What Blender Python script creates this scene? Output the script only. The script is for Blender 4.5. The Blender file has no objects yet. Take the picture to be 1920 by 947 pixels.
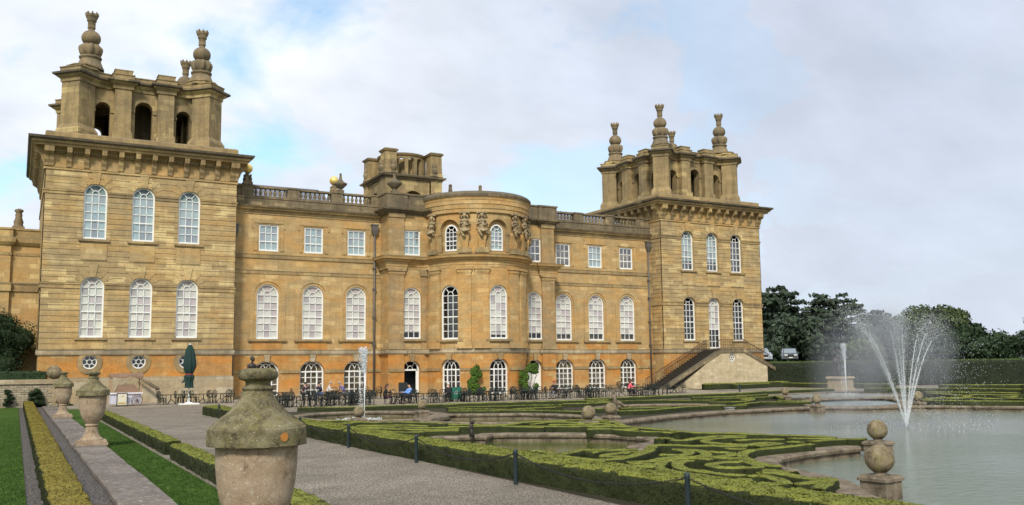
import bpy, math, random
import numpy as np
from mathutils import Vector, Matrix
PI=math.pi; R=math.radians
random.seed(7); rng=np.random.default_rng(7)
S=bpy.context.scene; COL=S.collection
# ------------------------------------------------------------ camera
cam=bpy.data.cameras.new('camera'); co=bpy.data.objects.new('camera',cam); COL.objects.link(co); S.camera=co
cam.sensor_width=36; cam.lens=1687.385/1920*36; cam.shift_y=33.061/1920; cam.clip_start=.2; cam.clip_end=6000
def _cam():
    yaw,pitch,roll=-.5025413,.1069394,-.0118468
    cy,sy=math.cos(yaw),math.sin(yaw); cp,sp=math.cos(pitch),math.sin(pitch)
    f=Vector((-sy*cp,cy*cp,sp)); r=Vector((cy,sy,0)); u=r.cross(f)
    r2=r*math.cos(roll)+u*math.sin(roll); u2=-r*math.sin(roll)+u*math.cos(roll)
    m=Matrix((r2,u2,-f)).transposed().to_4x4(); m.translation=(-39.991,-82.499,2.667); return m
co.matrix_world=_cam()
S.render.resolution_x=1024; S.render.resolution_y=505
S.view_settings.view_transform='Standard'; S.view_settings.look='None'; S.view_settings.gamma=1; S.view_settings.exposure=.50
# ------------------------------------------------------------ sky and sun
SUN_EL,SUN_AZ=R(42),R(212)        # azimuth measured from +y towards +x
w=bpy.data.worlds.new('World'); S.world=w; w.use_nodes=True; nt=w.node_tree; nt.nodes.clear()
def N(nt,t,**k):
    n=nt.nodes.new(t)
    for a,b in k.items():
        if a=='inp':
            for i,v in b.items(): n.inputs[i].default_value=v
        else: setattr(n,a,b)
    return n
def K(nt,a,b): nt.links.new(a,b)
def ramp(nt,stops,src=None,interp='LINEAR'):
    n=nt.nodes.new('ShaderNodeValToRGB'); cr=n.color_ramp; cr.interpolation=interp
    while len(cr.elements)<len(stops): cr.elements.new(.5)
    for e,(p,c) in zip(cr.elements,stops):
        e.position=p; e.color=(c if isinstance(c,(tuple,list)) else (c,c,c))+((1,) if not isinstance(c,(tuple,list)) or len(c)==3 else ())
    if src is not None: nt.links.new(src,n.inputs[0])
    return n
def mixc(nt,f,a,b,mode='MIX'):
    n=nt.nodes.new('ShaderNodeMix'); n.data_type='RGBA'; n.blend_type=mode
    for i,v in ((0,f),(6,a),(7,b)):
        if hasattr(v,'links') or hasattr(v,'is_linked'): nt.links.new(v,n.inputs[i])
        else: n.inputs[i].default_value=v if i==0 else tuple(v)+(1,)
    return n.outputs[2]
def math_(nt,op,a,b=None,clamp=False):
    n=nt.nodes.new('ShaderNodeMath'); n.operation=op; n.use_clamp=clamp
    for i,v in ((0,a),(1,b)):
        if v is None: continue
        if hasattr(v,'is_linked'): nt.links.new(v,n.inputs[i])
        else: n.inputs[i].default_value=v
    return n.outputs[0]
sky=N(nt,'ShaderNodeTexSky',sky_type='NISHITA',sun_disc=False,sun_elevation=SUN_EL,sun_rotation=SUN_AZ,altitude=100,air_density=1.0,dust_density=1.5,ozone_density=1.0)
tc=N(nt,'ShaderNodeTexCoord')
sep=N(nt,'ShaderNodeSeparateXYZ'); K(nt,tc.outputs['Generated'],sep.inputs[0])
# project the view direction on a cloud deck so the clouds flatten towards the horizon
zz=math_(nt,'MAXIMUM',sep.outputs[2],.0); zz=math_(nt,'ADD',zz,.42)
cx=math_(nt,'DIVIDE',sep.outputs[0],zz); cyy=math_(nt,'DIVIDE',sep.outputs[1],zz)
cmb=N(nt,'ShaderNodeCombineXYZ'); K(nt,cx,cmb.inputs[0]); K(nt,cyy,cmb.inputs[1])
n1=N(nt,'ShaderNodeTexNoise',inp={'Scale':2.6,'Detail':9.0,'Roughness':.56,'Distortion':.25}); K(nt,cmb.outputs[0],n1.inputs['Vector'])
n2=N(nt,'ShaderNodeTexNoise',inp={'Scale':1.4,'Detail':6.0,'Roughness':.55}); mp=N(nt,'ShaderNodeMapping',inp={'Location':(3.1,1.7,0)}); K(nt,cmb.outputs[0],mp.inputs[0]); K(nt,mp.outputs[0],n2.inputs['Vector'])
n3=N(nt,'ShaderNodeTexNoise',inp={'Scale':4.5,'Detail':7.0,'Roughness':.55}); mp3=N(nt,'ShaderNodeMapping',inp={'Location':(7.1,2.7,0),'Scale':(1,1.5,1)}); K(nt,cmb.outputs[0],mp3.inputs[0]); K(nt,mp3.outputs[0],n3.inputs['Vector'])
cov=ramp(nt,[(.36,0.15),(.49,1.0)],n1.outputs[0])
# more grey cloud towards +x (the right of the view)
side=math_(nt,'MULTIPLY_ADD',sep.outputs[0],.0); 
g=N(nt,'ShaderNodeMapRange',inp={'From Min':.15,'From Max':.75}); K(nt,sep.outputs[0],g.inputs[0])
covr=math_(nt,'MAXIMUM',cov.outputs[0],math_(nt,'MULTIPLY',g.outputs[0],.97),True)
lum=ramp(nt,[(.34,(.53,.59,.685)),(.62,(.79,.81,.845))],n2.outputs[0])
lum2=mixc(nt,math_(nt,'MULTIPLY',g.outputs[0],.8),lum.outputs[0],(.415,.465,.57))
n3r=ramp(nt,[(.35,.90),(.68,1.06)],n3.outputs[0])
cl=mixc(nt,1.0,lum2,n3r.outputs[0],'MULTIPLY')
hz=N(nt,'ShaderNodeMapRange',inp={'From Min':.32,'From Max':.0}); K(nt,sep.outputs[2],hz.inputs[0])
cl2=mixc(nt,math_(nt,'MULTIPLY',hz.outputs[0],.55),cl,(.55,.595,.67))
bl=N(nt,'ShaderNodeBackground',inp={1:.085}); skyb=mixc(nt,1.0,sky.outputs[0],(1.6,2.0,1.95),'MULTIPLY'); K(nt,skyb,bl.inputs[0])
bc=N(nt,'ShaderNodeBackground',inp={1:1.0}); K(nt,cl2,bc.inputs[0])
ms=N(nt,'ShaderNodeMixShader'); K(nt,covr,ms.inputs[0]); K(nt,bl.outputs[0],ms.inputs[1]); K(nt,bc.outputs[0],ms.inputs[2])
wo=N(nt,'ShaderNodeOutputWorld'); K(nt,ms.outputs[0],wo.inputs[0])
sl=bpy.data.lights.new('sun','SUN'); sl.energy=2.4; sl.angle=R(10); sl.color=(1,.93,.82); so=bpy.data.objects.new('sun',sl); COL.objects.link(so)
d=Vector((math.sin(SUN_AZ)*math.cos(SUN_EL),math.cos(SUN_AZ)*math.cos(SUN_EL),math.sin(SUN_EL)))
so.rotation_euler=(d).to_track_quat('Z','Y').to_euler(); so.location=(0,0,80)

# ------------------------------------------------------------ mesh helpers
def tag(o,label=None,cat=None,group=None,kind=None):
    if label: o['label']=label
    if cat: o['category']=cat
    if group: o['group']=group
    if kind: o['kind']=kind
    return o
def empty(name,loc=(0,0,0),rz=0,parent=None):
    o=bpy.data.objects.new(name,None); COL.objects.link(o); o.location=loc; o.rotation_euler.z=rz; o.parent=parent; o.empty_display_size=.3; return o
class MB:
    def __init__(s): s.v=[]; s.f=[]; s.sm=[]; s.cuts=[]
    def cut(s):
        if not s.cuts or s.cuts[-1]!=(len(s.v),len(s.f)): s.cuts.append((len(s.v),len(s.f)))
        return s
    def add(s,vs,fs,smooth=False):
        n=len(s.v); s.v+= [tuple(p) for p in vs]; s.f+=[tuple(i+n for i in f) for f in fs]; s.sm+=[smooth]*len(fs); return s
    def quad(s,a,b,c,d): return s.add([a,b,c,d],[(0,1,2,3)])
    def box(s,x0,x1,y0,y1,z0,z1):
        return s.add([(x0,y0,z0),(x1,y0,z0),(x1,y1,z0),(x0,y1,z0),(x0,y0,z1),(x1,y0,z1),(x1,y1,z1),(x0,y1,z1)],[(3,2,1,0),(4,5,6,7),(0,1,5,4),(1,2,6,5),(2,3,7,6),(3,0,4,7)])
    def tbox(s,cx,cy,z0,z1,a0,b0,a1,b1,rot=0):      # tapered box, half sizes
        c,sn=math.cos(rot),math.sin(rot); vs=[]
        for z,a,b in ((z0,a0,b0),(z1,a1,b1)):
            for x,y in ((-a,-b),(a,-b),(a,b),(-a,b)): vs.append((cx+x*c-y*sn,cy+x*sn+y*c,z))
        return s.add(vs,[(3,2,1,0),(4,5,6,7),(0,1,5,4),(1,2,6,5),(2,3,7,6),(3,0,4,7)])
    def lathe(s,prof,c=(0,0,0),seg=24,smooth=True,cap=True,fl=None):
        vs=[];fs=[]
        for i,(r,z) in enumerate(prof):
            for k in range(seg):
                a=2*PI*k/seg; rr=r if fl is None else r*fl(i,a)
                vs.append((c[0]+rr*math.cos(a),c[1]+rr*math.sin(a),c[2]+z))
        n=len(prof)
        for i in range(n-1):
            for k in range(seg):
                k2=(k+1)%seg; fs.append((i*seg+k,i*seg+k2,(i+1)*seg+k2,(i+1)*seg+k))
        s.add(vs,fs,smooth)
        if cap:
            s.add([vs[k] for k in range(seg)][::-1],[tuple(range(seg))]); s.add(vs[-seg:],[tuple(range(seg))])
        return s
    def tube(s,pts,r,seg=6,smooth=True):
        pts=[Vector(p) for p in pts]; n=len(pts); rs=r if isinstance(r,(list,tuple)) else [r]*n
        vs=[];fs=[]; up=Vector((0,0,1))
        for i,p in enumerate(pts):
            t=(pts[min(i+1,n-1)]-pts[max(i-1,0)]).normalized(); 
            ref=up if abs(t.z)<.9 else Vector((1,0,0)); a=t.cross(ref).normalized(); b=t.cross(a)
            for k in range(seg):
                th=2*PI*k/seg; vs.append(p+(a*math.cos(th)+b*math.sin(th))*rs[i])
        for i in range(n-1):
            for k in range(seg):
                k2=(k+1)%seg; fs.append((i*seg+k,i*seg+k2,(i+1)*seg+k2,(i+1)*seg+k))
        fs.append(tuple(range(seg))[::-1]); fs.append(tuple(range((n-1)*seg,n*seg)))
        return s.add(vs,fs,smooth)
    def ell(s,c,r,seg=10,rings=6,rot=None):
        vs=[];fs=[]; 
        for i in range(rings+1):
            ph=PI*i/rings
            for k in range(seg):
                a=2*PI*k/seg; p=Vector((r[0]*math.sin(ph)*math.cos(a),r[1]*math.sin(ph)*math.sin(a),-r[2]*math.cos(ph)))
                if rot is not None: p=rot@p
                vs.append(p+Vector(c))
        for i in range(rings):
            for k in range(seg):
                k2=(k+1)%seg; fs.append((i*seg+k,i*seg+k2,(i+1)*seg+k2,(i+1)*seg+k))
        return s.add(vs,fs,True)
    def sweep(s,path,prof,closed=False,cap=True):
        # path: plan points; outward = right hand side of travel; prof: [(d,z)] bottom to top
        n=len(path); P=[Vector(p) for p in path]; off=[]
        for i in range(n):
            if closed: a=P[i]-P[i-1]; b=P[(i+1)%n]-P[i]
            else: a=P[i]-P[i-1] if i>0 else P[1]-P[0]; b=P[i+1]-P[i] if i<n-1 else P[i]-P[i-1]
            na=Vector((a.y,-a.x)).normalized(); nb=Vector((b.y,-b.x)).normalized(); m=(na+nb); 
            if m.length<1e-4: m=na
            m=m.normalized(); c=max(.3,m.dot(na)); off.append(m/c)
        k=len(prof); vs=[(P[i].x+off[i].x*d_,P[i].y+off[i].y*d_,z) for i in range(n) for d_,z in prof]; fs=[]
        for i in range(n if closed else n-1):
            j=(i+1)%n
            for q in range(k-1): fs.append((i*k+q,j*k+q,j*k+q+1,i*k+q+1))
        if not closed and cap: fs.append(tuple(range(k))[::-1]) ; fs.append(tuple((n-1)*k+q for q in range(k)))
        return s.add(vs,fs)
    def prism(s,poly,z0,z1):
        n=len(poly); vs=[(p[0],p[1],z0) for p in poly]+[(p[0],p[1],z1) for p in poly]
        return s.add(vs,[tuple(range(n))[::-1],tuple(range(n,2*n))]+[(i,(i+1)%n,n+(i+1)%n,n+i) for i in range(n)])
    def build(s,name,mat=None,parent=None,loc=None):
        if s.cuts:
            c=[(0,0)]+s.cuts+[(len(s.v),len(s.f))]; c=sorted(set(c)); o=None
            for (v0,f0),(v1,f1) in zip(c[:-1],c[1:]):
                if f1<=f0: continue
                q=MB(); q.v=s.v[v0:v1]; q.f=[tuple(i-v0 for i in f) for f in s.f[f0:f1]]; q.sm=s.sm[f0:f1]; r=q.build(name,mat,parent,loc); o=o or r
            return o
        me=bpy.data.meshes.new(name); me.from_pydata([tuple(p) for p in s.v],[],s.f); 
        if any(s.sm): me.polygons.foreach_set('use_smooth',s.sm)
        if mat: me.materials.append(mat)
        me.update(); o=bpy.data.objects.new(name,me); COL.objects.link(o); o.parent=parent
        if loc: o.location=loc
        return o
# ---- facade space: M(u,z,d) -> world point; u along the wall, d outwards
def planar(ox,oy,dx,dy):         # outward = right of direction
    return lambda u,z,d_: (ox+dx*u+dy*d_, oy+dy*u-dx*d_, z)
BOWR=5.2; BOWY=-1.95
def bowmap(u,z,d_):
    a=u/BOWR; r=BOWR+d_; return (r*math.sin(a),BOWY-r*math.cos(a),z)
def fbox(mb,M,u0,u1,z0,z1,d0,d1,nu=1):
    us=[u0+(u1-u0)*i/nu for i in range(nu+1)]; vs=[];fs=[]
    for u in us: vs+=[M(u,z0,d0),M(u,z0,d1),M(u,z1,d1),M(u,z1,d0)]
    for i in range(nu):
        a=4*i;b=a+4
        fs+=[(a+1,b+1,b+2,a+2),(a+2,b+2,b+3,a+3),(a+0,b+0,b+1,a+1),(a+3,b+3,b+0,a+0)]
    fs+=[(0,1,2,3),(4*nu+3,4*nu+2,4*nu+1,4*nu)]
    mb.add(vs,fs)
def bar(mb,M,a,b,wd,d0,d1):      # a straight bar in the facade plane between (u,z) points
    (ua,za),(ub,zb)=a,b; L=math.hypot(ub-ua,zb-za) or 1e-6; nx,nz=-(zb-za)/L*wd/2,(ub-ua)/L*wd/2
    q=[(ua+nx,za+nz),(ua-nx,za-nz),(ub-nx,zb-nz),(ub+nx,zb+nz)]
    vs=[M(u,z,d0) for u,z in q]+[M(u,z,d1) for u,z in q]
    mb.add(vs,[(4,5,6,7),(0,3,2,1),(0,1,5,4),(1,2,6,5),(2,3,7,6),(3,0,4,7)])
def arcpts(uc,zs,rx,rz,n=12,a0=PI,a1=0):
    return [(uc+rx*math.cos(a0+(a1-a0)*i/n),zs+rz*math.sin(a0+(a1-a0)*i/n)) for i in range(n+1)]
def arcbar(mb,M,pts,wd,d0,d1):
    for a,b in zip(pts[:-1],pts[1:]): bar(mb,M,a,b,wd,d0,d1)
def outline(op,n=12):
    uc,w_,zb,zt,kind=op[:5]; r=w_/2
    if kind=='rect': return [(uc-r,zb),(uc-r,zt),(uc+r,zt),(uc+r,zb)]
    if kind=='round': zc=(zb+zt)/2; return [(uc+r*math.cos(PI-2*PI*i/24),zc+r*math.sin(PI-2*PI*i/24)) for i in range(24)]
    rz=op[5] if len(op)>5 else r
    return [(uc-r,zb)]+arcpts(uc,zt-rz,r,rz,n)+[(uc+r,zb)]
def wall(mb,M,u0,u1,z0,z1,ops,reveal=.35,nu=1,d=0,step=None):
    def strip(a,b,za,zb):
        n=1 if step is None else max(1,int(math.ceil((b-a)/step)))
        for i in range(n):
            p,q=a+(b-a)*i/n,a+(b-a)*(i+1)/n; mb.quad(M(p,za,d),M(q,za,d),M(q,zb,d),M(p,zb,d))
    ops=sorted(ops,key=lambda o:o[0]); cur=u0
    for op in ops:
        uc,w_,zb,zt,kind=op[:5]; r=w_/2
        strip(cur,uc-r,z0,z1)
        if kind=='round':
            pts=outline(op); zc=(zb+zt)/2
            top=pts[:13]; bot=[pts[0]]+pts[:11:-1]
            for a,b in zip(top[:-1],top[1:]): mb.quad(M(a[0],a[1],d),M(b[0],b[1],d),M(b[0],z1,d),M(a[0],z1,d))
            for a,b in zip(bot[:-1],bot[1:]): mb.quad(M(a[0],z0,d),M(b[0],z0,d),M(b[0],b[1],d),M(a[0],a[1],d))
        else:
            if zb>z0+1e-3: strip(uc-r,uc+r,z0,zb)
            if kind=='rect': strip(uc-r,uc+r,zt,z1)
            else:
                pts=outline(op)[1:-1]
                for a,b in zip(pts[:-1],pts[1:]): mb.quad(M(a[0],a[1],d),M(b[0],b[1],d),M(b[0],z1,d),M(a[0],z1,d))
        pts=outline(op); n=len(pts)
        for i in range(n):
            a,b=pts[i],pts[(i+1)%n]; mb.quad(M(a[0],a[1],d),M(a[0],a[1],d-reveal),M(b[0],b[1],d-reveal),M(b[0],b[1],d))
        cur=uc+r
    strip(cur,u1,z0,z1)
def halfw(op,z,extra=0):
    uc,w_,zb,zt,kind=op[:5]; r=w_/2
    if z<zb or z>zt: return 0
    if kind=='rect': return r
    if kind=='round': zc=(zb+zt)/2; return math.sqrt(max(0,r*r-(z-zc)**2))
    rz=op[5] if len(op)>5 else r; zs=zt-rz
    return r if z<=zs else r*math.sqrt(max(0,1-((z-zs)/rz)**2))
def rustic(mb,M,u0,u1,z0,z1,ops,h=.46,gap=.045,d=.06):
    n=max(1,round((z1-z0)/h)); h=(z1-z0)/n; c=.03
    for i in range(n):
        za,zb=z0+i*h+gap/2,z0+(i+1)*h-gap/2
        mid=[o for o in ops if halfw(o,za)>0 or halfw(o,zb)>0 or halfw(o,(za+zb)/2)>0]
        ns=5 if any(o[4]!='rect' and zb>o[3]-(o[5] if len(o)>5 else o[1]/2) for o in mid) else 1
        zs=[za+(zb-za)*k/ns for k in range(ns+1)]
        mid=sorted(mid,key=lambda o:o[0]); 
        for g in range(len(mid)+1):
            hz=lambda o,z: halfw(o,max(z,o[2]+1e-4) if o[4]!='round' else z)
            L=[(u0 if g==0 else mid[g-1][0]+hz(mid[g-1],z)) for z in zs]
            Rr=[(u1 if g==len(mid) else mid[g][0]-hz(mid[g],z)) for z in zs]
            for k in range(ns): mb.quad(M(L[k],zs[k],d),M(Rr[k],zs[k],d),M(Rr[k+1],zs[k+1],d),M(L[k+1],zs[k+1],d))
            mb.quad(M(L[0],za-c,0),M(Rr[0],za-c,0),M(Rr[0],za,d),M(L[0],za,d))
            mb.quad(M(L[-1],zb,d),M(Rr[-1],zb,d),M(Rr[-1],zb+c,0),M(L[-1],zb+c,0))
            for k in range(ns):
                mb.quad(M(L[k],zs[k],0),M(L[k],zs[k],d),M(L[k+1],zs[k+1],d),M(L[k+1],zs[k+1],0))
                mb.quad(M(Rr[k],zs[k],d),M(Rr[k],zs[k],0),M(Rr[k+1],zs[k+1],0),M(Rr[k+1],zs[k+1],d))
def smoothline(pts,step=.35,closed=False):
    P=[Vector(p) for p in pts]; n=len(P); out=[]
    if n==2: 
        L=(P[1]-P[0]).length; m=max(1,int(L/step)); return [P[0].lerp(P[1],i/m) for i in range(m+1)]
    rngi=range(n if closed else n-1)
    for i in rngi:
        if closed: p0,p1,p2,p3=P[i-1],P[i],P[(i+1)%n],P[(i+2)%n]
        else: p0,p1,p2,p3=P[max(i-1,0)],P[i],P[i+1],P[min(i+2,n-1)]
        m=max(2,int((p2-p1).length/step))
        for k in range(m):
            t=k/m; out.append(.5*((2*p1)+(p2-p0)*t+(2*p0-5*p1+4*p2-p3)*t*t+(3*p1-p0-3*p2+p3)*t**3))
    if not closed: out.append(P[-1])
    return out
# ------------------------------------------------------------ materials
def mat(name):
    m=bpy.data.materials.new(name); m.use_nodes=True; nt=m.node_tree; nt.nodes.clear()
    o=N(nt,'ShaderNodeOutputMaterial'); b=N(nt,'ShaderNodeBsdfPrincipled'); K(nt,b.outputs[0],o.inputs[0]); return m,nt,b
def setp(b,**k):
    for a,v in k.items(): b.inputs[a.replace('_',' ')].default_value=v
def noise(nt,vec,scale,detail=4,rough=.55,dist=0.):
    n=N(nt,'ShaderNodeTexNoise',inp={'Scale':scale,'Detail':detail,'Roughness':rough,'Distortion':dist}); K(nt,vec,n.inputs['Vector']); return n.outputs[0]
def maps(nt,vec,sc,loc=(0,0,0)):
    m=N(nt,'ShaderNodeMapping',inp={'Scale':sc,'Location':loc}); K(nt,vec,m.inputs[0]); return m.outputs[0]
def bump(nt,b,h,strength=.4,dist=.02):
    n=N(nt,'ShaderNodeBump',inp={'Strength':strength,'Distance':dist}); K(nt,h,n.inputs['Height']); K(nt,n.outputs[0],b.inputs['Normal'])
def upness(nt,lo=.45,hi=.9):
    g=N(nt,'ShaderNodeNewGeometry'); s=N(nt,'ShaderNodeSeparateXYZ'); K(nt,g.outputs['True Normal'],s.inputs[0])
    r=N(nt,'ShaderNodeMapRange',inp={'From Min':lo,'From Max':hi}); K(nt,s.outputs[2],r.inputs[0]); return r.outputs[0]
def simple(name,col,rough=.6,metal=0.,var=.0,vs=8.,bmp=0.):
    m,nt,b=mat(name); setp(b,Base_Color=tuple(col)+(1,),Roughness=rough,Metallic=metal)
    if var or bmp:
        t=N(nt,'ShaderNodeTexCoord').outputs['Object']; n=noise(nt,t,vs,5)
        c=mixc(nt,n,tuple(x*(1-var) for x in col),tuple(min(1,x*(1+var)) for x in col)); K(nt,c,b.inputs['Base Color'])
        if bmp: bump(nt,b,n,bmp)
    return m
def stone(name,base,alt,bright,stain,bw=1.0,bh=.46,contrast=1.,bow=False,stain_amt=.5,mortar=.75,top=(.13,.12,.085),patch=.88,streak=.35,warm=None,mort=.012,bumpd=.015,foot=None):
    m,nt,b=mat(name); t=N(nt,'ShaderNodeTexCoord').outputs['Object']; s=N(nt,'ShaderNodeSeparateXYZ'); K(nt,t,s.inputs[0])
    if bow: u=math_(nt,'MULTIPLY',math_(nt,'ARCTAN2',s.outputs[0],math_(nt,'MULTIPLY',math_(nt,'ADD',s.outputs[1],-BOWY),-1.)),BOWR)
    else: u=math_(nt,'ADD',s.outputs[0],s.outputs[1])
    c=N(nt,'ShaderNodeCombineXYZ'); K(nt,u,c.inputs[0]); K(nt,s.outputs[2],c.inputs[1]); v=c.outputs[0]
    br=N(nt,'ShaderNodeTexBrick',inp={'Color1':(0,0,0,1),'Color2':(1,1,1,1),'Mortar':(.5,.5,.5,1),'Scale':1.0,'Mortar Size':mort,'Mortar Smooth':.3,'Bias':0.,'Brick Width':bw,'Row Height':bh}); br.offset=.5; K(nt,v,br.inputs['Vector'])
    rp=ramp(nt,[(0,base),(.45,tuple(a*.5+c_*.5 for a,c_ in zip(base,alt))),(patch-.06,alt),(patch,bright),(1,bright)],br.outputs[0])
    big=noise(nt,maps(nt,t,(.22,.22,.3)),1.,5,.6); bigr=ramp(nt,[(.38,0.),(.68,1.)],big)
    col=mixc(nt,math_(nt,'MULTIPLY',bigr.outputs[0],stain_amt),rp.outputs[0],stain)
    st=noise(nt,maps(nt,t,(1.3,1.3,.16)),1.6,5,.65); str_=ramp(nt,[(.42,0.),(.72,1.)],st)
    col=mixc(nt,math_(nt,'MULTIPLY',str_.outputs[0],streak),col,tuple(x*.5 for x in stain))
    if warm:
        wn=ramp(nt,[(.45,0.),(.62,1.)],noise(nt,maps(nt,t,(.35,.35,.9),(5,2,7)),1.,4)); col=mixc(nt,math_(nt,'MULTIPLY',wn.outputs[0],.6),col,warm)
    md=ramp(nt,[(.35,.84),(.65,1.13)],noise(nt,maps(nt,t,(1,1,1.6),(3,3,3)),1.1,6,.7)); col=mixc(nt,1.,col,md.outputs[0],'MULTIPLY')
    fine=noise(nt,t,9.,6,.7); fr=ramp(nt,[(.3,.78),(.7,1.18)],fine); col=mixc(nt,1.,col,fr.outputs[0],'MULTIPLY')
    col=mixc(nt,math_(nt,'MULTIPLY',br.outputs[1],1-mortar),col,tuple(x*.45 for x in base))
    if foot:
        fz=N(nt,'ShaderNodeMapRange',inp={'From Min':2.0,'From Max':.5}); K(nt,math_(nt,'ADD',s.outputs[2],math_(nt,'MULTIPLY',big,1.2)),fz.inputs[0]); col=mixc(nt,math_(nt,'MULTIPLY',fz.outputs[0],.7),col,foot)
    col=mixc(nt,math_(nt,'MULTIPLY',upness(nt),.85),col,top)
    K(nt,col,b.inputs['Base Color']); setp(b,Roughness=.92); b.inputs['Specular IOR Level'].default_value=.25
    h=math_(nt,'SUBTRACT',fine,math_(nt,'MULTIPLY',br.outputs[1],.8)); bump(nt,b,h,.5,bumpd)
    return m
ST=dict(
 tower=stone('tower_stone',(.395,.282,.134),(.485,.350,.17),(.66,.50,.24),(.30,.228,.135),bw=1.25,bh=.454,stain_amt=.5,patch=.75,warm=(.47,.295,.11)),
 wall=stone('wall_stone',(.44,.298,.128),(.49,.338,.155),(.62,.45,.21),(.345,.262,.145),bw=1.1,bh=.42,stain_amt=.5,patch=.9,warm=(.49,.275,.09),streak=.3),
 bow=stone('bow_stone',(.45,.298,.125),(.49,.335,.148),(.62,.44,.20),(.35,.262,.14),bw=1.1,bh=.42,bow=True,stain_amt=.45,patch=.9,warm=(.50,.27,.085),streak=.3),
 orange=stone('orange_stone',(.45,.232,.072),(.48,.285,.10),(.53,.38,.17),(.38,.205,.08),bw=1.1,bh=.42,stain_amt=.5,patch=.9,warm=(.52,.205,.035),streak=.35,mortar=.85,foot=(.42,.30,.16)),
 bowor=stone('bow_orange_stone',(.45,.232,.072),(.48,.285,.10),(.53,.38,.17),(.38,.205,.08),bw=1.1,bh=.42,bow=True,stain_amt=.5,patch=.9,warm=(.52,.205,.035),streak=.35,mortar=.85,foot=(.42,.30,.16)),
 pale=stone('pale_stone',(.37,.285,.165),(.44,.34,.20),(.48,.40,.27),(.29,.25,.18),bw=1.5,bh=.62,stain_amt=.7,patch=.8,streak=.3),
 trim=stone('trim_stone',(.36,.245,.11),(.42,.29,.13),(.52,.37,.16),(.21,.165,.10),bw=1.3,bh=3.,stain_amt=.75,patch=.85,streak=.45,top=(.15,.14,.10)),
 dark=stone('weathered_stone',(.215,.165,.095),(.27,.205,.12),(.42,.32,.17),(.12,.10,.07),bw=1.1,bh=.5,stain_amt=.85,patch=.93,streak=.65,top=(.10,.095,.07)),
 belv=stone('belvedere_stone',(.335,.24,.115),(.395,.285,.135),(.56,.42,.19),(.21,.165,.095),bw=1.0,bh=.5,stain_amt=.8,patch=.88,streak=.6,top=(.11,.10,.075)),
 figure=stone('figure_stone',(.34,.25,.13),(.38,.285,.15),(.42,.32,.18),(.22,.17,.11),bw=9.,bh=9.,stain_amt=.7,streak=.5,mort=0.,top=(.18,.16,.11)),
 string=stone('string_stone',(.40,.31,.19),(.47,.375,.24),(.56,.46,.30),(.23,.195,.14),bw=1.3,bh=3.,stain_amt=.8,patch=.7,streak=.5,top=(.22,.20,.155)),
 pil=stone('pilaster_stone',(.36,.25,.12),(.41,.29,.14),(.54,.39,.19),(.27,.205,.125),bw=1.6,bh=.42,stain_amt=.65,patch=.88,streak=.45,warm=(.42,.25,.10)),
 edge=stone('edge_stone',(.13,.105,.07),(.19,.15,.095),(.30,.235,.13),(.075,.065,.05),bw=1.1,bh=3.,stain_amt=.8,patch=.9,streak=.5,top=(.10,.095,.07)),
 carved=stone('carved_stone',(.26,.19,.105),(.29,.215,.12),(.33,.25,.14),(.15,.13,.09),bw=9.,bh=9.,stain_amt=.8,streak=.6,mort=0.,top=(.12,.11,.08)),
)
def lichen_stone(name,base,low,dark,spot,scale=1.,ylw=(.22,.19,.06),bstr=1.,spf=30.):
    m,nt,b=mat(name); t=N(nt,'ShaderNodeTexCoord').outputs['Object']
    a=noise(nt,t,3.5*scale,8,.7); ar=ramp(nt,[(.36,dark),(.5,base),(.62,low)],a)
    yl=ramp(nt,[(.5,0.),(.64,1.)],noise(nt,maps(nt,t,(1,1,1),(4,1,3)),5.*scale,6,.7)); col=mixc(nt,math_(nt,'MULTIPLY',yl.outputs[0],.55),ar.outputs[0],ylw)
    sp=ramp(nt,[(.60,0.),(.66,1.)],noise(nt,maps(nt,t,(1,1,1),(9,5,2)),spf*scale,4,.65)); col=mixc(nt,math_(nt,'MULTIPLY',sp.outputs[0],.7),col,spot)
    dk=ramp(nt,[(.58,0.),(.66,1.)],noise(nt,maps(nt,t,(1,1,.6),(2,8,6)),11.*scale,6,.7)); col=mixc(nt,math_(nt,'MULTIPLY',dk.outputs[0],.6),col,tuple(x*.4 for x in dark))
    f=noise(nt,t,60.*scale,5,.7); fr=ramp(nt,[(.3,.8),(.7,1.2)],f); col=mixc(nt,1.,col,fr.outputs[0],'MULTIPLY')
    K(nt,col,b.inputs['Base Color']); setp(b,Roughness=.93); b.inputs['Specular IOR Level'].default_value=.2
    h=math_(nt,'ADD',f,math_(nt,'MULTIPLY',a,2.)); bump(nt,b,h,.7*bstr,.02); return m
URN_LID=lichen_stone('lichened_lid_stone',(.155,.13,.07),(.235,.205,.12),(.05,.042,.026),(.50,.48,.38),spf=55.)
URN_BODY=lichen_stone('urn_body_stone',(.33,.245,.165),(.40,.31,.22),(.22,.155,.10),(.50,.47,.38),ylw=(.27,.2,.11),bstr=.5,scale=.8)
POOL_STONE=lichen_stone('pool_kerb_stone',(.17,.135,.095),(.25,.205,.15),(.075,.058,.042),(.36,.33,.26),scale=.7,ylw=(.22,.17,.10))
BALL_STONE=lichen_stone('ball_stone',(.21,.165,.10),(.28,.23,.15),(.09,.07,.045),(.42,.40,.33),scale=1.)
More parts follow.
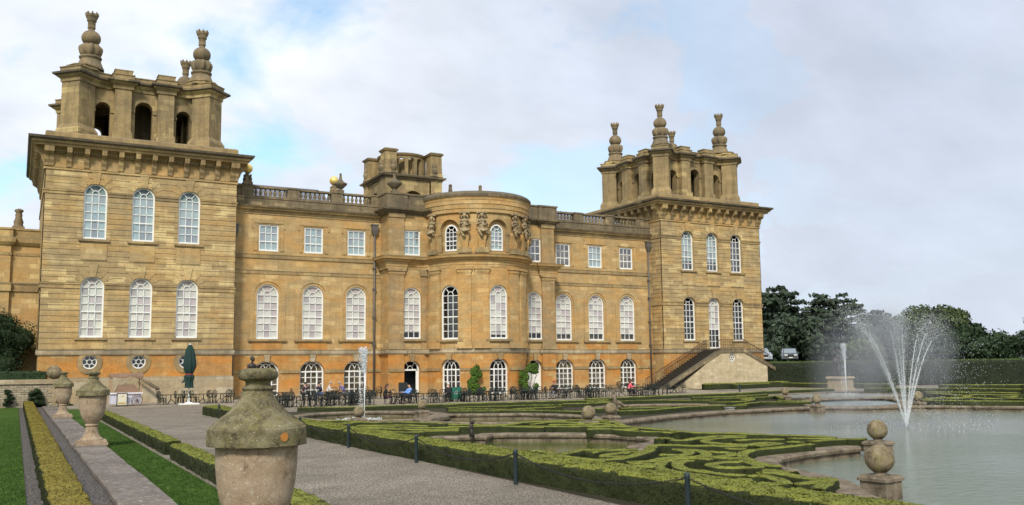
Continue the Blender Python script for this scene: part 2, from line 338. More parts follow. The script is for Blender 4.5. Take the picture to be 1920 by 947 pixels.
def coping_mat():
    m,nt,b=mat('coping_stone'); t=N(nt,'ShaderNodeTexCoord').outputs['Object']
    br=N(nt,'ShaderNodeTexBrick',inp={'Color1':(.125,.10,.083,1),'Color2':(.18,.15,.122,1),'Mortar':(.05,.045,.04,1),'Scale':1.,'Mortar Size':.012,'Brick Width':1.6,'Row Height':5.}); br.offset=0
    g_=N(nt,'ShaderNodeNewGeometry'); br=ramp(nt,[(0,(.105,.085,.072)),(1,(.175,.145,.118))],g_.outputs['Random Per Island'])
    a=noise(nt,maps(nt,t,(1,1,1)),2.,8,.7); ar=ramp(nt,[(.35,.7),(.65,1.25)],a); col=mixc(nt,1.,br.outputs[0],ar.outputs[0],'MULTIPLY')
    sp=ramp(nt,[(.565,0.),(.62,1.)],noise(nt,maps(nt,t,(6,24,6),(3,3,0)),1.,5,.7)); col=mixc(nt,math_(nt,'MULTIPLY',sp.outputs[0],.8),col,(.48,.46,.42))
    f=noise(nt,t,40.,5,.7); fr=ramp(nt,[(.3,.75),(.7,1.25)],f); col=mixc(nt,1.,col,fr.outputs[0],'MULTIPLY')
    K(nt,col,b.inputs['Base Color']); setp(b,Roughness=.9); bump(nt,b,math_(nt,'ADD',f,a),.6,.02); return m
COPING=coping_mat()
def rubble():
    m,nt,b=mat('rubble_wall_stone'); t=N(nt,'ShaderNodeTexCoord').outputs['Object']; s=N(nt,'ShaderNodeSeparateXYZ'); K(nt,t,s.inputs[0])
    c=N(nt,'ShaderNodeCombineXYZ'); K(nt,math_(nt,'ADD',s.outputs[0],s.outputs[1]),c.inputs[0]); K(nt,s.outputs[2],c.inputs[1])
    wv=noise(nt,t,1.5,3); v=N(nt,'ShaderNodeVectorMath',operation='ADD'); K(nt,c.outputs[0],v.inputs[0]); cc=N(nt,'ShaderNodeCombineXYZ'); K(nt,math_(nt,'MULTIPLY',wv,.08),cc.inputs[1]); K(nt,cc.outputs[0],v.inputs[1])
    br=N(nt,'ShaderNodeTexBrick',inp={'Color1':(.27,.225,.15,1),'Color2':(.42,.36,.25,1),'Mortar':(.12,.095,.065,1),'Scale':1.,'Mortar Size':.018,'Mortar Smooth':.5,'Brick Width':.52,'Row Height':.17}); br.offset=.43; K(nt,v.outputs[0],br.inputs['Vector'])
    f=noise(nt,t,10.,6,.7); fr=ramp(nt,[(.3,.75),(.7,1.2)],f); col=mixc(nt,1.,br.outputs[0],fr.outputs[0],'MULTIPLY'); K(nt,col,b.inputs['Base Color']); setp(b,Roughness=.95)
    bump(nt,b,math_(nt,'SUBTRACT',f,br.outputs[1]),.7,.03); return m
RUBBLE=rubble()
def ground_mat(name,stops,scales,rough=.95,bstr=.5,bd=.02):
    m,nt,b=mat(name); t=N(nt,'ShaderNodeTexCoord').outputs['Object']
    f=noise(nt,t,scales[0],5,.75); col=ramp(nt,stops,f).outputs[0]
    for s in scales[1:]:
        g=ramp(nt,[(.3,.84),(.7,1.14)],noise(nt,maps(nt,t,(1,1,1),(s,s,0)),s,4,.6)); col=mixc(nt,1.,col,g.outputs[0],'MULTIPLY')
    K(nt,col,b.inputs['Base Color']); setp(b,Roughness=rough); b.inputs['Specular IOR Level'].default_value=.2; bump(nt,b,f,bstr,bd); return m
GRAVEL=ground_mat('gravel',[(.38,(.055,.046,.034)),(.5,(.18,.152,.118)),(.62,(.44,.39,.32))],[20.,1.2,.25,4.,.6],bstr=1.)
GRAVEL_DARK=ground_mat('dark_gravel',[(.40,(.02,.018,.017)),(.5,(.085,.075,.070)),(.62,(.27,.25,.23))],[16.,1.5,5.],bstr=1.)
PAVING=ground_mat('paving',[(.3,(.22,.185,.14)),(.7,(.33,.285,.22))],[6.,1.,.3])
SOIL=ground_mat('parterre_soil',[(.35,(.022,.020,.012)),(.65,(.055,.048,.028))],[14.,1.2])
GRASS_FAR=ground_mat('park_grass',[(.35,(.05,.075,.02)),(.65,(.09,.13,.035))],[3.,.2])
def lawn_mat():
    m,nt,b=mat('lawn_grass'); t=N(nt,'ShaderNodeTexCoord').outputs['Object']
    f=noise(nt,maps(nt,t,(1,.45,1)),42.,6,.75); col=ramp(nt,[(.33,(.018,.048,.006)),(.5,(.042,.088,.011)),(.68,(.09,.155,.024))],f).outputs[0]
    g=ramp(nt,[(.3,.85),(.7,1.15)],noise(nt,t,.9,4,.6)); col=mixc(nt,1.,col,g.outputs[0],'MULTIPLY'); g2=ramp(nt,[(.35,.78),(.65,1.22)],noise(nt,maps(nt,t,(1,.35,1)),5.,4,.7)); col=mixc(nt,1.,col,g2.outputs[0],'MULTIPLY')
    K(nt,col,b.inputs['Base Color']); setp(b,Roughness=.9); b.inputs['Specular IOR Level'].default_value=.15; bump(nt,b,f,.9,.03); return m
LAWN=lawn_mat()
def foliage(name,a,b_,c,scale=6.,fs=30.,rough=.75,bstr=.8,tr=.0):
    m,nt,b=mat(name); t=N(nt,'ShaderNodeTexCoord').outputs['Object']; g=N(nt,'ShaderNodeNewGeometry')
    f=noise(nt,t,fs,4,.7); col=ramp(nt,[(.32,a),(.5,b_),(.68,c)],f).outputs[0]
    q=ramp(nt,[(.3,.72),(.7,1.25)],noise(nt,t,scale,4,.6)); col=mixc(nt,1.,col,q.outputs[0],'MULTIPLY')
    ri=ramp(nt,[(0,.86),(1,1.14)],g.outputs['Random Per Island']); col=mixc(nt,1.,col,ri.outputs[0],'MULTIPLY')
    K(nt,col,b.inputs['Base Color']); setp(b,Roughness=rough); b.inputs['Specular IOR Level'].default_value=.25; bump(nt,b,f,bstr,.03); return m
HEDGE=foliage('box_hedge_leaves',(.115,.128,.020),(.175,.188,.030),(.25,.255,.045),2.5,60.)
HEDGE_GOLD=foliage('golden_hedge_leaves',(.12,.095,.014),(.20,.16,.025),(.28,.235,.045),3.,40.)
HEDGE_SHADE=foliage('hedge_shaded_side_leaves',(.014,.019,.006),(.028,.036,.010),(.06,.07,.02),2.5,50.)  # older side leaves, with the shade of the hedge sides painted in
YEW=foliage('yew_leaves',(.010,.020,.008),(.018,.036,.012),(.035,.062,.020),1.2,12.)
LIME=foliage('climber_leaves',(.018,.045,.006),(.06,.125,.016),(.19,.29,.05),3.5,18.)
CEDAR=foliage('cedar_leaves',(.022,.034,.020),(.038,.056,.033),(.065,.085,.05),.15,1.2)  # leaf greens lightened in place of haze over the far cedars
BROAD=foliage('broadleaf_leaves',(.034,.05,.018),(.055,.078,.026),(.085,.115,.04),.15,1.2)
REDLEAF=foliage('copper_leaves',(.05,.025,.02),(.09,.045,.035),(.14,.08,.055),.2,1.2)
BARK=simple('bark',(.09,.07,.05),.95,0,.4,5.,.5)
PALEBARK=simple('pale_bark',(.26,.22,.17),.9,0,.4,5.,.5)
WHITE=simple('white_painted_wood',(.78,.78,.74),.45,0,.05,3.)
BLIND=simple('white_blind',(.60,.575,.53),.9,0,.13,1.3)
SKYBLIND=simple('sky_tinted_blind',(.27,.36,.37),.9,0,.3,1.1)  # bluish tint paints the sky's reflection into the upper windows
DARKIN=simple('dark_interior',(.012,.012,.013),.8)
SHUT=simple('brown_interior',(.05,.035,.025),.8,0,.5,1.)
def glass_mat(name,refl,tint=(.98,.99,.98)):
    m=bpy.data.materials.new(name); m.use_nodes=True; nt=m.node_tree; nt.nodes.clear(); o=N(nt,'ShaderNodeOutputMaterial')
    t=N(nt,'ShaderNodeBsdfTransparent',inp={0:tint+(1,)}); g=N(nt,'ShaderNodeBsdfGlossy',inp={'Roughness':.03}); mx=N(nt,'ShaderNodeMixShader')
    g9=N(nt,'ShaderNodeNewGeometry'); rt=ramp(nt,[(0,(.70,.69,.72)),(.3,(.86,.82,.85)),(.6,(.93,.95,.93)),(1,(1,1,.99))],g9.outputs['Random Per Island']); K(nt,rt.outputs[0],t.inputs[0])
    fr=N(nt,'ShaderNodeFresnel',inp={'IOR':refl}); tc_=N(nt,'ShaderNodeTexCoord').outputs['Object']; nz=noise(nt,tc_,1.6,2); bp=N(nt,'ShaderNodeBump',inp={'Strength':.12,'Distance':.05}); K(nt,nz,bp.inputs['Height'])
    K(nt,bp.outputs[0],g.inputs['Normal']); gg=N(nt,'ShaderNodeNewGeometry'); K(nt,math_(nt,'MULTIPLY',fr.outputs[0],math_(nt,'SUBTRACT',1.,gg.outputs['Backfacing'])),mx.inputs[0]); K(nt,t.outputs[0],mx.inputs[1]); K(nt,g.outputs[0],mx.inputs[2]); K(nt,mx.outputs[0],o.inputs[0]); return m
GLASS=glass_mat('window_glass',1.75); GLASS_SKY=glass_mat('reflective_window_glass',2.8)
IRON=simple('dark_green_iron',(.018,.026,.024),.5,.3,.3,6.)
BLACKIRON=simple('wrought_iron',(.022,.020,.018),.6,.3,.2,5.)
RAILIRON=simple('weathered_rail_iron',(.10,.055,.035),.75,.2,.5,4.)
POSTPAINT=simple('post_paint',(.012,.024,.028),.55,0,.2,5.)
LEAD=simple('lead_pipe',(.13,.12,.11),.6,.3,.3,3.)
SLATE=simple('lead_roof',(.17,.18,.21),.6,0,.3,.8)
GOLD=simple('gilded_copper',(.86,.62,.18),.42,.45,.12,3.)
BRONZE=simple('dark_bronze',(.05,.04,.035),.5,.5,.3,6.)
BRONZEG=simple('verdigris_bronze',(.16,.19,.17),.7,.1,.4,8.)
GREENCANVAS=simple('dark_green_canvas',(.006,.030,.024),.85,0,.25,4.,.2)
WHITEP=simple('white_plastic',(.75,.74,.70),.5)
def water_mat(name,a,b_,rough,bs,scale,foam=None):
    m,nt,b=mat(name); t=N(nt,'ShaderNodeTexCoord').outputs['Object']
    n=noise(nt,maps(nt,t,(1,1,1)),.12,3); col=ramp(nt,[(.4,a),(.6,b_)],n).outputs[0]
    K(nt,col,b.inputs['Base Color']); setp(b,Roughness=rough); b.inputs['IOR'].default_value=1.33
    w1=noise(nt,maps(nt,t,(1.,2.2,1)),scale,5,.6,.3); w2=noise(nt,t,scale*4.,4,.6); h=math_(nt,'ADD',w1,math_(nt,'MULTIPLY',w2,.25)); bump(nt,b,h,bs,.08); return m
WATER_BIG=water_mat('big_pool_water',(.15,.175,.12),(.20,.22,.185),.10,.6,2.6)
WATER_GREEN=water_mat('green_pool_water',(.075,.10,.02),(.13,.135,.035),.05,.10,2.2)
WATER_PALE=water_mat('pale_pool_water',(.15,.18,.13),(.2,.23,.2),.16,.32,1.6)
def drop_mat():
    m,nt,b=mat('water_droplets'); setp(b,Base_Color=(.86,.9,.93,1),Roughness=.25); b.inputs['Transmission Weight'].default_value=.0; return m
DROP=drop_mat()
def thin_drop_mat():
    m=bpy.data.materials.new('thin_falling_water'); m.use_nodes=True; nt=m.node_tree; nt.nodes.clear(); o=N(nt,'ShaderNodeOutputMaterial')
    t=N(nt,'ShaderNodeBsdfTransparent'); g=N(nt,'ShaderNodeBsdfPrincipled',inp={'Base Color':(.86,.9,.93,1),'Roughness':.3}); mx=N(nt,'ShaderNodeMixShader',inp={0:.26}); K(nt,t.outputs[0],mx.inputs[1]); K(nt,g.outputs[0],mx.inputs[2]); K(nt,mx.outputs[0],o.inputs[0]); return m
THIN=thin_drop_mat()
def mist_mat(name,dens):
    m=bpy.data.materials.new(name); m.use_nodes=True; nt=m.node_tree; nt.nodes.clear(); o=N(nt,'ShaderNodeOutputMaterial')
    v=N(nt,'ShaderNodeVolumePrincipled',inp={'Color':(.95,.96,1,1),'Anisotropy':.2}); t=N(nt,'ShaderNodeTexCoord').outputs['Object']
    n=noise(nt,t,.9,3); r=ramp(nt,[(.3,0.),(.7,1.)],n); ln=N(nt,'ShaderNodeVectorMath',operation='LENGTH'); K(nt,t,ln.inputs[0])
    fo=N(nt,'ShaderNodeMapRange',inp={'From Min':1.,'From Max':.15}); K(nt,ln.outputs[1],fo.inputs[0])
    K(nt,math_(nt,'MULTIPLY',math_(nt,'MULTIPLY',math_(nt,'ADD',r.outputs[0],.35),fo.outputs[0]),dens),v.inputs['Density']); K(nt,v.outputs[0],o.inputs['Volume']); return m
# ------------------------------------------------------------ ground (setting)
g=MB(); g.quad((-3000,-600,-.35),(3000,-600,-.35),(3000,4000,-.35),(-3000,4000,-.35)); tag(g.build('ground',GRASS_FAR),kind='structure')
# ------------------------------------------------------------ palace
pal=empty('country_palace'); tag(pal,'long honey coloured stone baroque palace with two square corner towers and a curved central bow','palace')
FRONT=planar(0,0,1,0); TY=-1.967; TF=planar(0,TY,1,0); X0,X1=23.56,38.53
def window(M,uc,zb,zt,w_,kind,cols,rows,sb=.26,rz=None,blind=None,low=0,glass=None,style='fan',sill=True,sillw=.35,sillz=.2,parent=pal,name='window',label=None,fw=.125,open_=False,back=.5):
    r=w_/2; f=MB(); d0,d1=-sb-.03,-sb+.03; arch=kind=='arch'; rz=(r if rz is None else rz) if arch else 0; zs=zt-rz
    # frame
    bar(f,M,(uc-r+fw/2,zb),(uc-r+fw/2,zs),fw,d0-.03,d1+.05); bar(f,M,(uc+r-fw/2,zb),(uc+r-fw/2,zs),fw,d0-.03,d1+.05)
    fbox(f,M,uc-r,uc+r,zb,zb+fw*1.3,d0-.02,d1+.06,2)
    if arch:
        arcbar(f,M,arcpts(uc,zs,r-fw/2,rz-fw/2,12),fw*1.1,d0-.03,d1+.05)
    else: fbox(f,M,uc-r+fw,uc+r-fw,zt-fw,zt,d0-.02,d1+.04,2)
    m=.058; iw=w_-2*fw
    topz=zs if arch else zt
    if style=='ground':
        fbox(f,M,uc-r+fw,uc+r-fw,zs-.09,zs+.03,d0,d1+.05,2)
        for k in (1,3): bar(f,M,(uc-r+fw+iw*(.24 if k==1 else .76),zb),(uc-r+fw+iw*(.24 if k==1 else .76),zs),.12,d0-.01,d1+.04)
        bar(f,M,(uc,zb),(uc,zs),m,d0,d1)
        for i in range(1,rows): bar(f,M,(uc-r+fw,zb+(zs-zb)*i/rows),(uc+r-fw,zb+(zs-zb)*i/rows),m,d0,d1)
        rr=(r-fw)*.52; rzz=(rz-fw)*.95
        for c_ in (-.5,.0,.5):
            pts=[(uc+c_*(r-fw)*1.+rr*math.cos(a),zs+rzz*math.sin(a)*.86) for a in [PI*i/8 for i in range(9)]]
            pts=[p for p in pts if ((p[0]-uc)/(r-fw*.7))**2+((p[1]-zs)/(rz-fw*.7))**2<1]
            if len(pts)>1: arcbar(f,M,pts,m,d0,d1)
    elif style=='door':
        fbox(f,M,uc-r+fw,uc+r-fw,zs-.12,zs+.03,d0,d1+.06,2)
    else:
        for i in range(1,cols): bar(f,M,(uc-r+fw+iw*i/cols,zb+fw),(uc-r+fw+iw*i/cols,topz),m,d0,d1)
        for i in range(1,rows+(1 if arch else 0)): 
            z=zb+fw+(topz-zb-fw)*i/rows; bar(f,M,(uc-r+fw,z),(uc+r-fw,z),m*(1.7 if i==rows//2 else 1),d0,d1+(.03 if i==rows//2 else 0))
    if arch and style!='ground':
        q=.36; arcbar(f,M,arcpts(uc,zs,(r-fw)*q,(rz-fw)*q*1.25,8),m,d0,d1)
        for a in (PI*.3,PI*.7): bar(f,M,(uc+(r-fw)*q*math.cos(a),zs+(rz-fw)*q*1.2*math.sin(a)),(uc+(r-fw)*.97*math.cos(a),zs+(rz-fw)*.97*math.sin(a)),m,d0,d1)
    o=f.build(name,WHITE,parent)
    if label: o['label']=label
    # pane
    op=(uc,w_-.04,zb+.02,zt-.02,kind)+((rz,) if arch else ()); zlo=zs-.1 if open_ else None
    p=MB(); ol=outline(op)
    if open_: ol=[(uc-r,zs)]+ol[1:-1]+[(uc+r,zs)]
    cz=sum(z for u,z in ol)/len(ol)
    def fan(mb,pts,d_):
        c=M(uc,(min(z for _,z in pts)+max(z for _,z in pts))/2,d_); vs=[M(u,z,d_) for u,z in pts]+[c]; n=len(pts); mb.add(vs,[(i,n,(i+1)%n) for i in range(n)])
    rr_=random.Random(int(abs(uc*37+zb*11)*10)); jt=lambda:rr_.uniform(-.012,.012)
    if arch:
        al=[q_ for q_ in ol if q_[1]>=zs-1e-6]; al=([(uc-r+.02,zs)]+al+[(uc+r-.02,zs)]) if al and al[0][1]>zs+.01 else al
        ns_=3 if style!='ground' else 5; k_=len(al)-1
        for i in range(ns_):
            seg_=al[i*k_//ns_:(i+1)*k_//ns_+1]; pts_=[(uc,zs)]+seg_; a_,b_=jt(),jt(); p.add([M(u,z,-sb+a_*(u-uc)/r*1.2+b_*(z-zs)/r*1.2) for u,z in pts_],[tuple(range(len(pts_)))])
    if not open_:
        cu=[uc-r+.02+(w_-.04)*i/cols for i in range(cols+1)]; cz_=[zb+.02+(topz-(0 if arch else .02)-zb-.02)*i/rows for i in range(rows+1)]
        for i in range(cols):
            for j in range(rows):
                a_,b_=jt(),jt(); p.add([M(u,z,-sb+a_*(1 if u>cu[i]+.01 else -1)*.5+b_*(1 if z>cz_[j]+.01 else -1)*.5) for u,z in ((cu[i],cz_[j]),(cu[i+1],cz_[j]),(cu[i+1],cz_[j+1]),(cu[i],cz_[j+1]))],[(0,1,2,3)])
    p.build('pane',glass or GLASS,o)
    if blind:
        bm=MB(); zl=zb+low*(topz-zb); bl=[(max(min(u,uc+r-.02),uc-r+.02),max(z,zl)) for u,z in outline(op)]; fan(bm,bl,-sb-.07); bm.build('blind',blind,o)
    # room behind
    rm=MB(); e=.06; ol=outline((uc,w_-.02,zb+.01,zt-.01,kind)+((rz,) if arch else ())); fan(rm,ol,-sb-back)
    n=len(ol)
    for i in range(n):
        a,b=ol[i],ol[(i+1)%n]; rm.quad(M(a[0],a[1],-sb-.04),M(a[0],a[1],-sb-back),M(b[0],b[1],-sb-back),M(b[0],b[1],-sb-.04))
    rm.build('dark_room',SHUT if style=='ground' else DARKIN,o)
    if sill:
        s=MB(); fbox(s,M,uc-r-sillw,uc+r+sillw,zb-sillz,zb-.005,-sb+.04,.22,4); fbox(s,M,uc-r-sillw+.08,uc+r+sillw-.08,zb-sillz-.1,zb-sillz-.003,-.02,.13,4); s.build('sill',ST['trim'],o)
    return o
# ---- entablature / string courses along the main front
def arc_path(r_extra=0,a=68,n=16): return [( (BOWR)*math.sin(R(t)),BOWY-(BOWR)*math.cos(R(t))) for t in [-a+2*a*i/n for i in range(n+1)]]
BX=math.sqrt(BOWR**2-(TY-BOWY+.0)**2); BAYY=-2.04
def front_path(p=.0):
    a=[(-X0,0),(-9.25,0),(-9.25,BAYY),(-7.65,BAYY)]; a=[(-X0,0),(-9.25-p,0),(-9.25-p,BAYY-p),(-7.65+p,BAYY-p),(-7.65+p,BAYY),(-5.6,BAYY)]
    arc=[(BOWR*math.sin(R(t)),BOWY-BOWR*math.cos(R(t))) for t in [-82+164*i/22 for i in range(23)]]
    b=[(-x,y) for x,y in a[::-1]]; return a+arc+b
WS=[-20.104,-15.904,-11.704,11.704,15.904,20.104]
# wing walls, three storeys
gops=[(x,2.3,.18,3.46,'arch',1.0) for x in WS]; pops=[(x,2.0,5.424,10.431,'arch') for x in WS]; uops=[(x,1.8,13.474,15.92,'rect') for x in WS]
for sgn in (-1,1):
    a,b=(-X0,-9.25) if sgn<0 else (9.25,X0); sel=lambda ops:[o for o in ops if a<o[0]<b]
    m=MB(); wall(m,FRONT,a,b,0,4.42,sel(gops),.5); m.build('ground_floor_wall',ST['orange'],pal)
    m=MB(); wall(m,FRONT,a,b,4.42,13.12,sel(pops),.4); m.build('main_floor_wall',ST['wall'],pal)
    m=MB(); wall(m,FRONT,a,b,13.12,17.25,sel(uops),.35); m.build('upper_floor_wall',ST['wall'],pal)
    # rusticated piers between ground floor openings + impost band
    m=MB(); xs=[a]+[c for o in sel(gops) for c in (o[0]-1.15,o[0]+1.15)]+[b]
    for l,r_ in zip(xs[::2],xs[1::2]): m.cut(); fbox(m,FRONT,l,r_-.0,2.32,2.62,.002,.10)
    m.build('impost_block',ST['trim'],pal); m=MB()
    for l,r_ in zip(xs[::2],xs[1::2]): m.cut(); fbox(m,FRONT,l,r_,.0,.32,.003,.09)
    m.build('plinth_block',ST['trim'],pal)
    m=MB()
    for o in sel(gops):
        m.cut(); u=o[0]; vs=[FRONT(u+x,z,d_) for d_ in (0,.16) for x,z in ((-.2,3.36),(.2,3.36),(.3,4.02),(-.3,4.02))]; m.add(vs,[(4,5,6,7),(0,1,5,4),(1,2,6,5),(2,3,7,6),(3,0,4,7)])
    m.build('keystone',ST['pale'],pal)
    # aprons + arched surrounds
    m=MB()
    for o in sel(pops): m.cut(); fbox(m,FRONT,o[0]-1.35,o[0]+1.35,4.46,5.16,.0,.05)
    m.build('apron_panel',ST['orange'],pal)
    m=MB()
    for o in sel(pops):
        u=o[0]; m.cut()
        for s in (-1,1): fbox(m,FRONT,min(u+s*1.25,u+s*1.62),max(u+s*1.25,u+s*1.62),5.42,9.43,.0,.07)
        A=arcpts(u,9.431,1.62,1.62,16); B=arcpts(u,9.431,1.25,1.25,16)
        for i in range(16):
            vs=[FRONT(*p,.07) for p in (A[i],A[i+1],B[i+1],B[i])]+[FRONT(*p,0) for p in (A[i],A[i+1],B[i+1],B[i])]; m.add(vs,[(0,3,2,1),(0,1,5,4),(3,7,6,2)])
    for o in sel(uops):
        u=o[0]; m.cut()
        for x0,x1,z0,z1 in ((u-1.35,u-1.05,13.5,16.0),(u+1.05,u+1.35,13.5,16.0),(u-1.35,u+1.35,16.05,16.42),(u-1.5,u-1.352,15.55,16.35),(u+1.352,u+1.5,15.55,16.35)): fbox(m,FRONT,x0,x1,z0,z1,.0,.07)
    m.build('window_surround',ST['wall'],pal)
PNB=[.0,.0,.0,.16,.18,.2]
for i,x in enumerate(WS):
    L=x<0
    window(FRONT,x,.18,3.46,2.3,'arch',4,4,sb=.38,rz=1.0,style='ground',sill=False,name='ground_window')
    window(FRONT,x,5.424,10.431,2.0,'arch',3,6,blind=BLIND,low=PNB[i],sillw=.75,name='tall_window',sb=.2)
    window(FRONT,x,13.474,15.92,1.8,'rect',3,3,blind=SKYBLIND if i in(0,1,2,4) else None,glass=GLASS_SKY,sill=False,name='small_window',sb=.16)
# bay side walls (between wing and bow)
BAY=planar(0,BAYY,1,0); BJ=5.19
for s in (-1,1):
    a,b=(-9.25,-BJ) if s<0 else (BJ,9.25); bx=s*6.82
    m=MB(); wall(m,BAY,a,b,0,4.42,[(bx,1.75,.15,3.4,'arch')],.6); fbox(m,BAY,min(s*9.25,s*7.65),max(s*9.25,s*7.65),.0,4.42,.0,.14); 
    m.quad((s*9.25,BAYY,0),(s*9.25,0,0),(s*9.25,0,4.42),(s*9.25,BAYY,4.42)); m.build('ground_floor_wall',ST['orange'],pal)
    m=MB(); wall(m,BAY,a,b,4.42,13.12,[(bx,1.9,5.424,10.38,'arch')],.45); m.quad((s*9.25,BAYY,4.42),(s*9.25,0,4.42),(s*9.25,0,13.12),(s*9.25,BAYY,13.12)); m.build('main_floor_wall',ST['wall'],pal)
    m=MB(); wall(m,BAY,a,b,13.12,17.6,[(bx,1.75,13.5,15.95,'rect')],.35); m.quad((s*9.25,BAYY,13.12),(s*9.25,0,13.12),(s*9.25,0,17.6),(s*9.25,BAYY,17.6)); m.build('upper_floor_wall',ST['wall'],pal)
    m=MB(); u0,u1=min(s*9.25,s*7.65),max(s*9.25,s*7.65)
    fbox(m,BAY,u0-.1,u1+.1,4.44,4.78,0,.34); fbox(m,BAY,u0-.04,u1+.04,4.783,5.02,0,.28); fbox(m,BAY,u0+.06,u1-.06,5.022,11.5,0,.2)
    for z0,z1,e in ((11.5,11.62,.0),(11.622,11.9,.05),(11.902,12.1,.14)): fbox(m,BAY,u0+.03-e,u1-.03+e,z0,z1,0,.23+e)
    m.cut()
    v0,v1=min(s*5.9,s*5.25),max(s*5.9,s*5.25); fbox(m,BAY,v0,v1,4.44,4.9,0,.16); fbox(m,BAY,v0+.05,v1-.05,4.902,11.5,0,.1); fbox(m,BAY,v0-.05,v1,11.502,12.1,0,.2)
    m.build('pilaster',ST['pil'],pal)
    m=MB(); fbox(m,BAY,u0+.04,u1-.04,13.6,17.1,0,.2); fbox(m,BAY,u0-.02,u1+.02,17.102,17.5,0,.3); fbox(m,BAY,u0-.02,u1+.02,13.3,13.6,0,.28)
    m.build('upper_pilaster',ST['pil'],pal)
    m=MB(); fbox(m,BAY,u0,u1,2.323,2.618,.142,.24); m.cut(); fbox(m,BAY,min(s*7.65,s*7.695),max(s*7.65,s*7.695),2.32,2.62,.0,.1); fbox(m,BAY,min(s*5.94,s*5.19),max(s*5.94,s*5.19),2.32,2.62,0,.1)
    m.cut(); u=bx; vs=[BAY(u+x,z,d_) for d_ in (0,.16) for x,z in ((-.19,3.3),(.19,3.3),(.28,4.02),(-.28,4.02))]; m.add(vs,[(4,5,6,7),(0,1,5,4),(1,2,6,5),(2,3,7,6),(3,0,4,7)])
    for z0 in (9.3,): 
        for q in (-1,1): m.cut(); fbox(m,BAY,min(u+q*.96,u+q*(1.45 if q*s>0 else .92+.0)),max(u+q*.96,u+q*(1.45 if q*s>0 else .92)),9.12,9.42,.0,.115) if q*s>0 else fbox(m,BAY,min(u+q*.96,u+q*.9),max(u+q*.96,u+q*.9),9.12,9.42,.0,.115)
    m.build('trim_block',ST['trim'],pal)
    window(BAY,bx,5.424,10.38,1.9,'arch',3,6,blind=BLIND,low=.16,sillw=.45,name='tall_window',sb=.2)
    window(BAY,bx,13.5,15.95,1.75,'rect',3,3,blind=SKYBLIND if s<0 else None,glass=GLASS_SKY,sill=False,name='small_window',sb=.16)
    # door
    dr=window(BAY,bx,.15,3.4,1.75,'arch',2,2,sb=.45,style='door',sill=False,name='door_frame',open_=True,back=1.2,label='open white garden door with fanlight' if s<0 else 'white garden door with fanlight')
    m=MB()
    if s<0: bar(m,BAY,(bx+.72,.15),(bx+.72,2.5),.3,-.44,-.36)
    else: bar(m,BAY,(bx,.15),(bx,2.5),1.5,-.5,-.44)
    m.build('door',WHITE,dr)
# bow
bd=lambda t:R(t)*BOWR
m=MB(); wall(m,bowmap,bd(-89.5),bd(89.5),0,4.42,[(bd(t),2.1,.15,3.5,'arch',1.0) for t in (-54,0,54)],.5,step=.35); m.build('bow_ground_floor_wall',ST['bowor'],pal)
m=MB(); wall(m,bowmap,bd(-89.5),bd(89.5),4.42,13.12,[(bd(t),1.95,5.3,10.43,'arch') for t in (-54,0,54)],.4,step=.35); m.build('bow_main_floor_wall',ST['bow'],pal)
m=MB(); wall(m,bowmap,bd(-89.5),bd(89.5),13.12,17.6,[(bd(t),2.15,13.55,16.75,'arch') for t in (-54,0,54)],.45,step=.35)
for t in (-54,0,54): wall(m,bowmap,bd(t)-1.12,bd(t)+1.12,13.5,16.8,[(bd(t),1.5,13.75,16.3,'arch')],.3,d=-.42,step=.35)
m.build('bow_upper_floor_wall',ST['bow'],pal)
m=MB()
for t in (-72,-37,-19,19,37,72):
    c=bd(t); w2=.62; m.cut()
    fbox(m,bowmap,c-w2-.1,c+w2+.1,4.44,4.78,0,.32,3); fbox(m,bowmap,c-w2-.04,c+w2+.04,4.783,5.02,0,.26,3); fbox(m,bowmap,c-w2,c+w2,5.022,11.5,0,.18,3)
    for z0,z1,e in ((11.5,11.62,.0),(11.622,11.9,.05),(11.902,12.1,.13)): fbox(m,bowmap,c-w2-e,c+w2+e,z0,z1,0,.21+e,3)
m.build('bow_pilaster',ST['bow'],pal)
m=MB()
xs=[-89]+[v for t in (-54,0,54) for v in (t-1.05/BOWR*180/PI,t+1.05/BOWR*180/PI)]+[89]
for l,r_ in zip(xs[::2],xs[1::2]): m.cut(); fbox(m,bowmap,bd(l),bd(r_),2.36,2.62,.003,.1,5); m.cut(); fbox(m,bowmap,bd(l),bd(r_),.0,.32,.003,.09,5)
for t in (-54,0,54):
    m.cut(); u=bd(t); vs=[bowmap(u+x,z,d_) for d_ in (0,.17) for x,z in ((-.2,3.4),(.2,3.4),(.32,4.02),(-.32,4.02))]; m.add(vs,[(4,5,6,7),(0,1,5,4),(1,2,6,5),(2,3,7,6),(3,0,4,7)])
    for q in (-1,1): m.cut(); fbox(m,bowmap,min(u+q*.99,u+q*1.4),max(u+q*.99,u+q*1.4),9.18,9.45,.0,.1); m.cut(); fbox(m,bowmap,min(u+q*.8,u+q*1.22),max(u+q*.8,u+q*1.22),15.25,15.55,.0,.12); m.cut(); fbox(m,bowmap,min(u+q*.82,u+q*1.2),max(u+q*.82,u+q*1.2),13.62,15.248,.0,.06)
m.build('bow_trim_block',ST['trim'],pal)
for t in (-54,0,54):
    window(bowmap,bd(t),.15,3.5,2.1,'arch',4,4,sb=.38,rz=1.0,style='ground',sill=False,name='ground_window')
    window(bowmap,bd(t),5.3,10.43,1.95,'arch',3,6,blind=BLIND if t==0 else None,low=.1,sillw=.4,name='tall_window',sb=.22)
    window(bowmap,bd(t),13.75,16.3,1.5,'arch',3,4,blind=SKYBLIND if t==0 else None,sill=False,name='arched_upper_window',sb=.46,glass=GLASS_SKY if t==0 else GLASS)
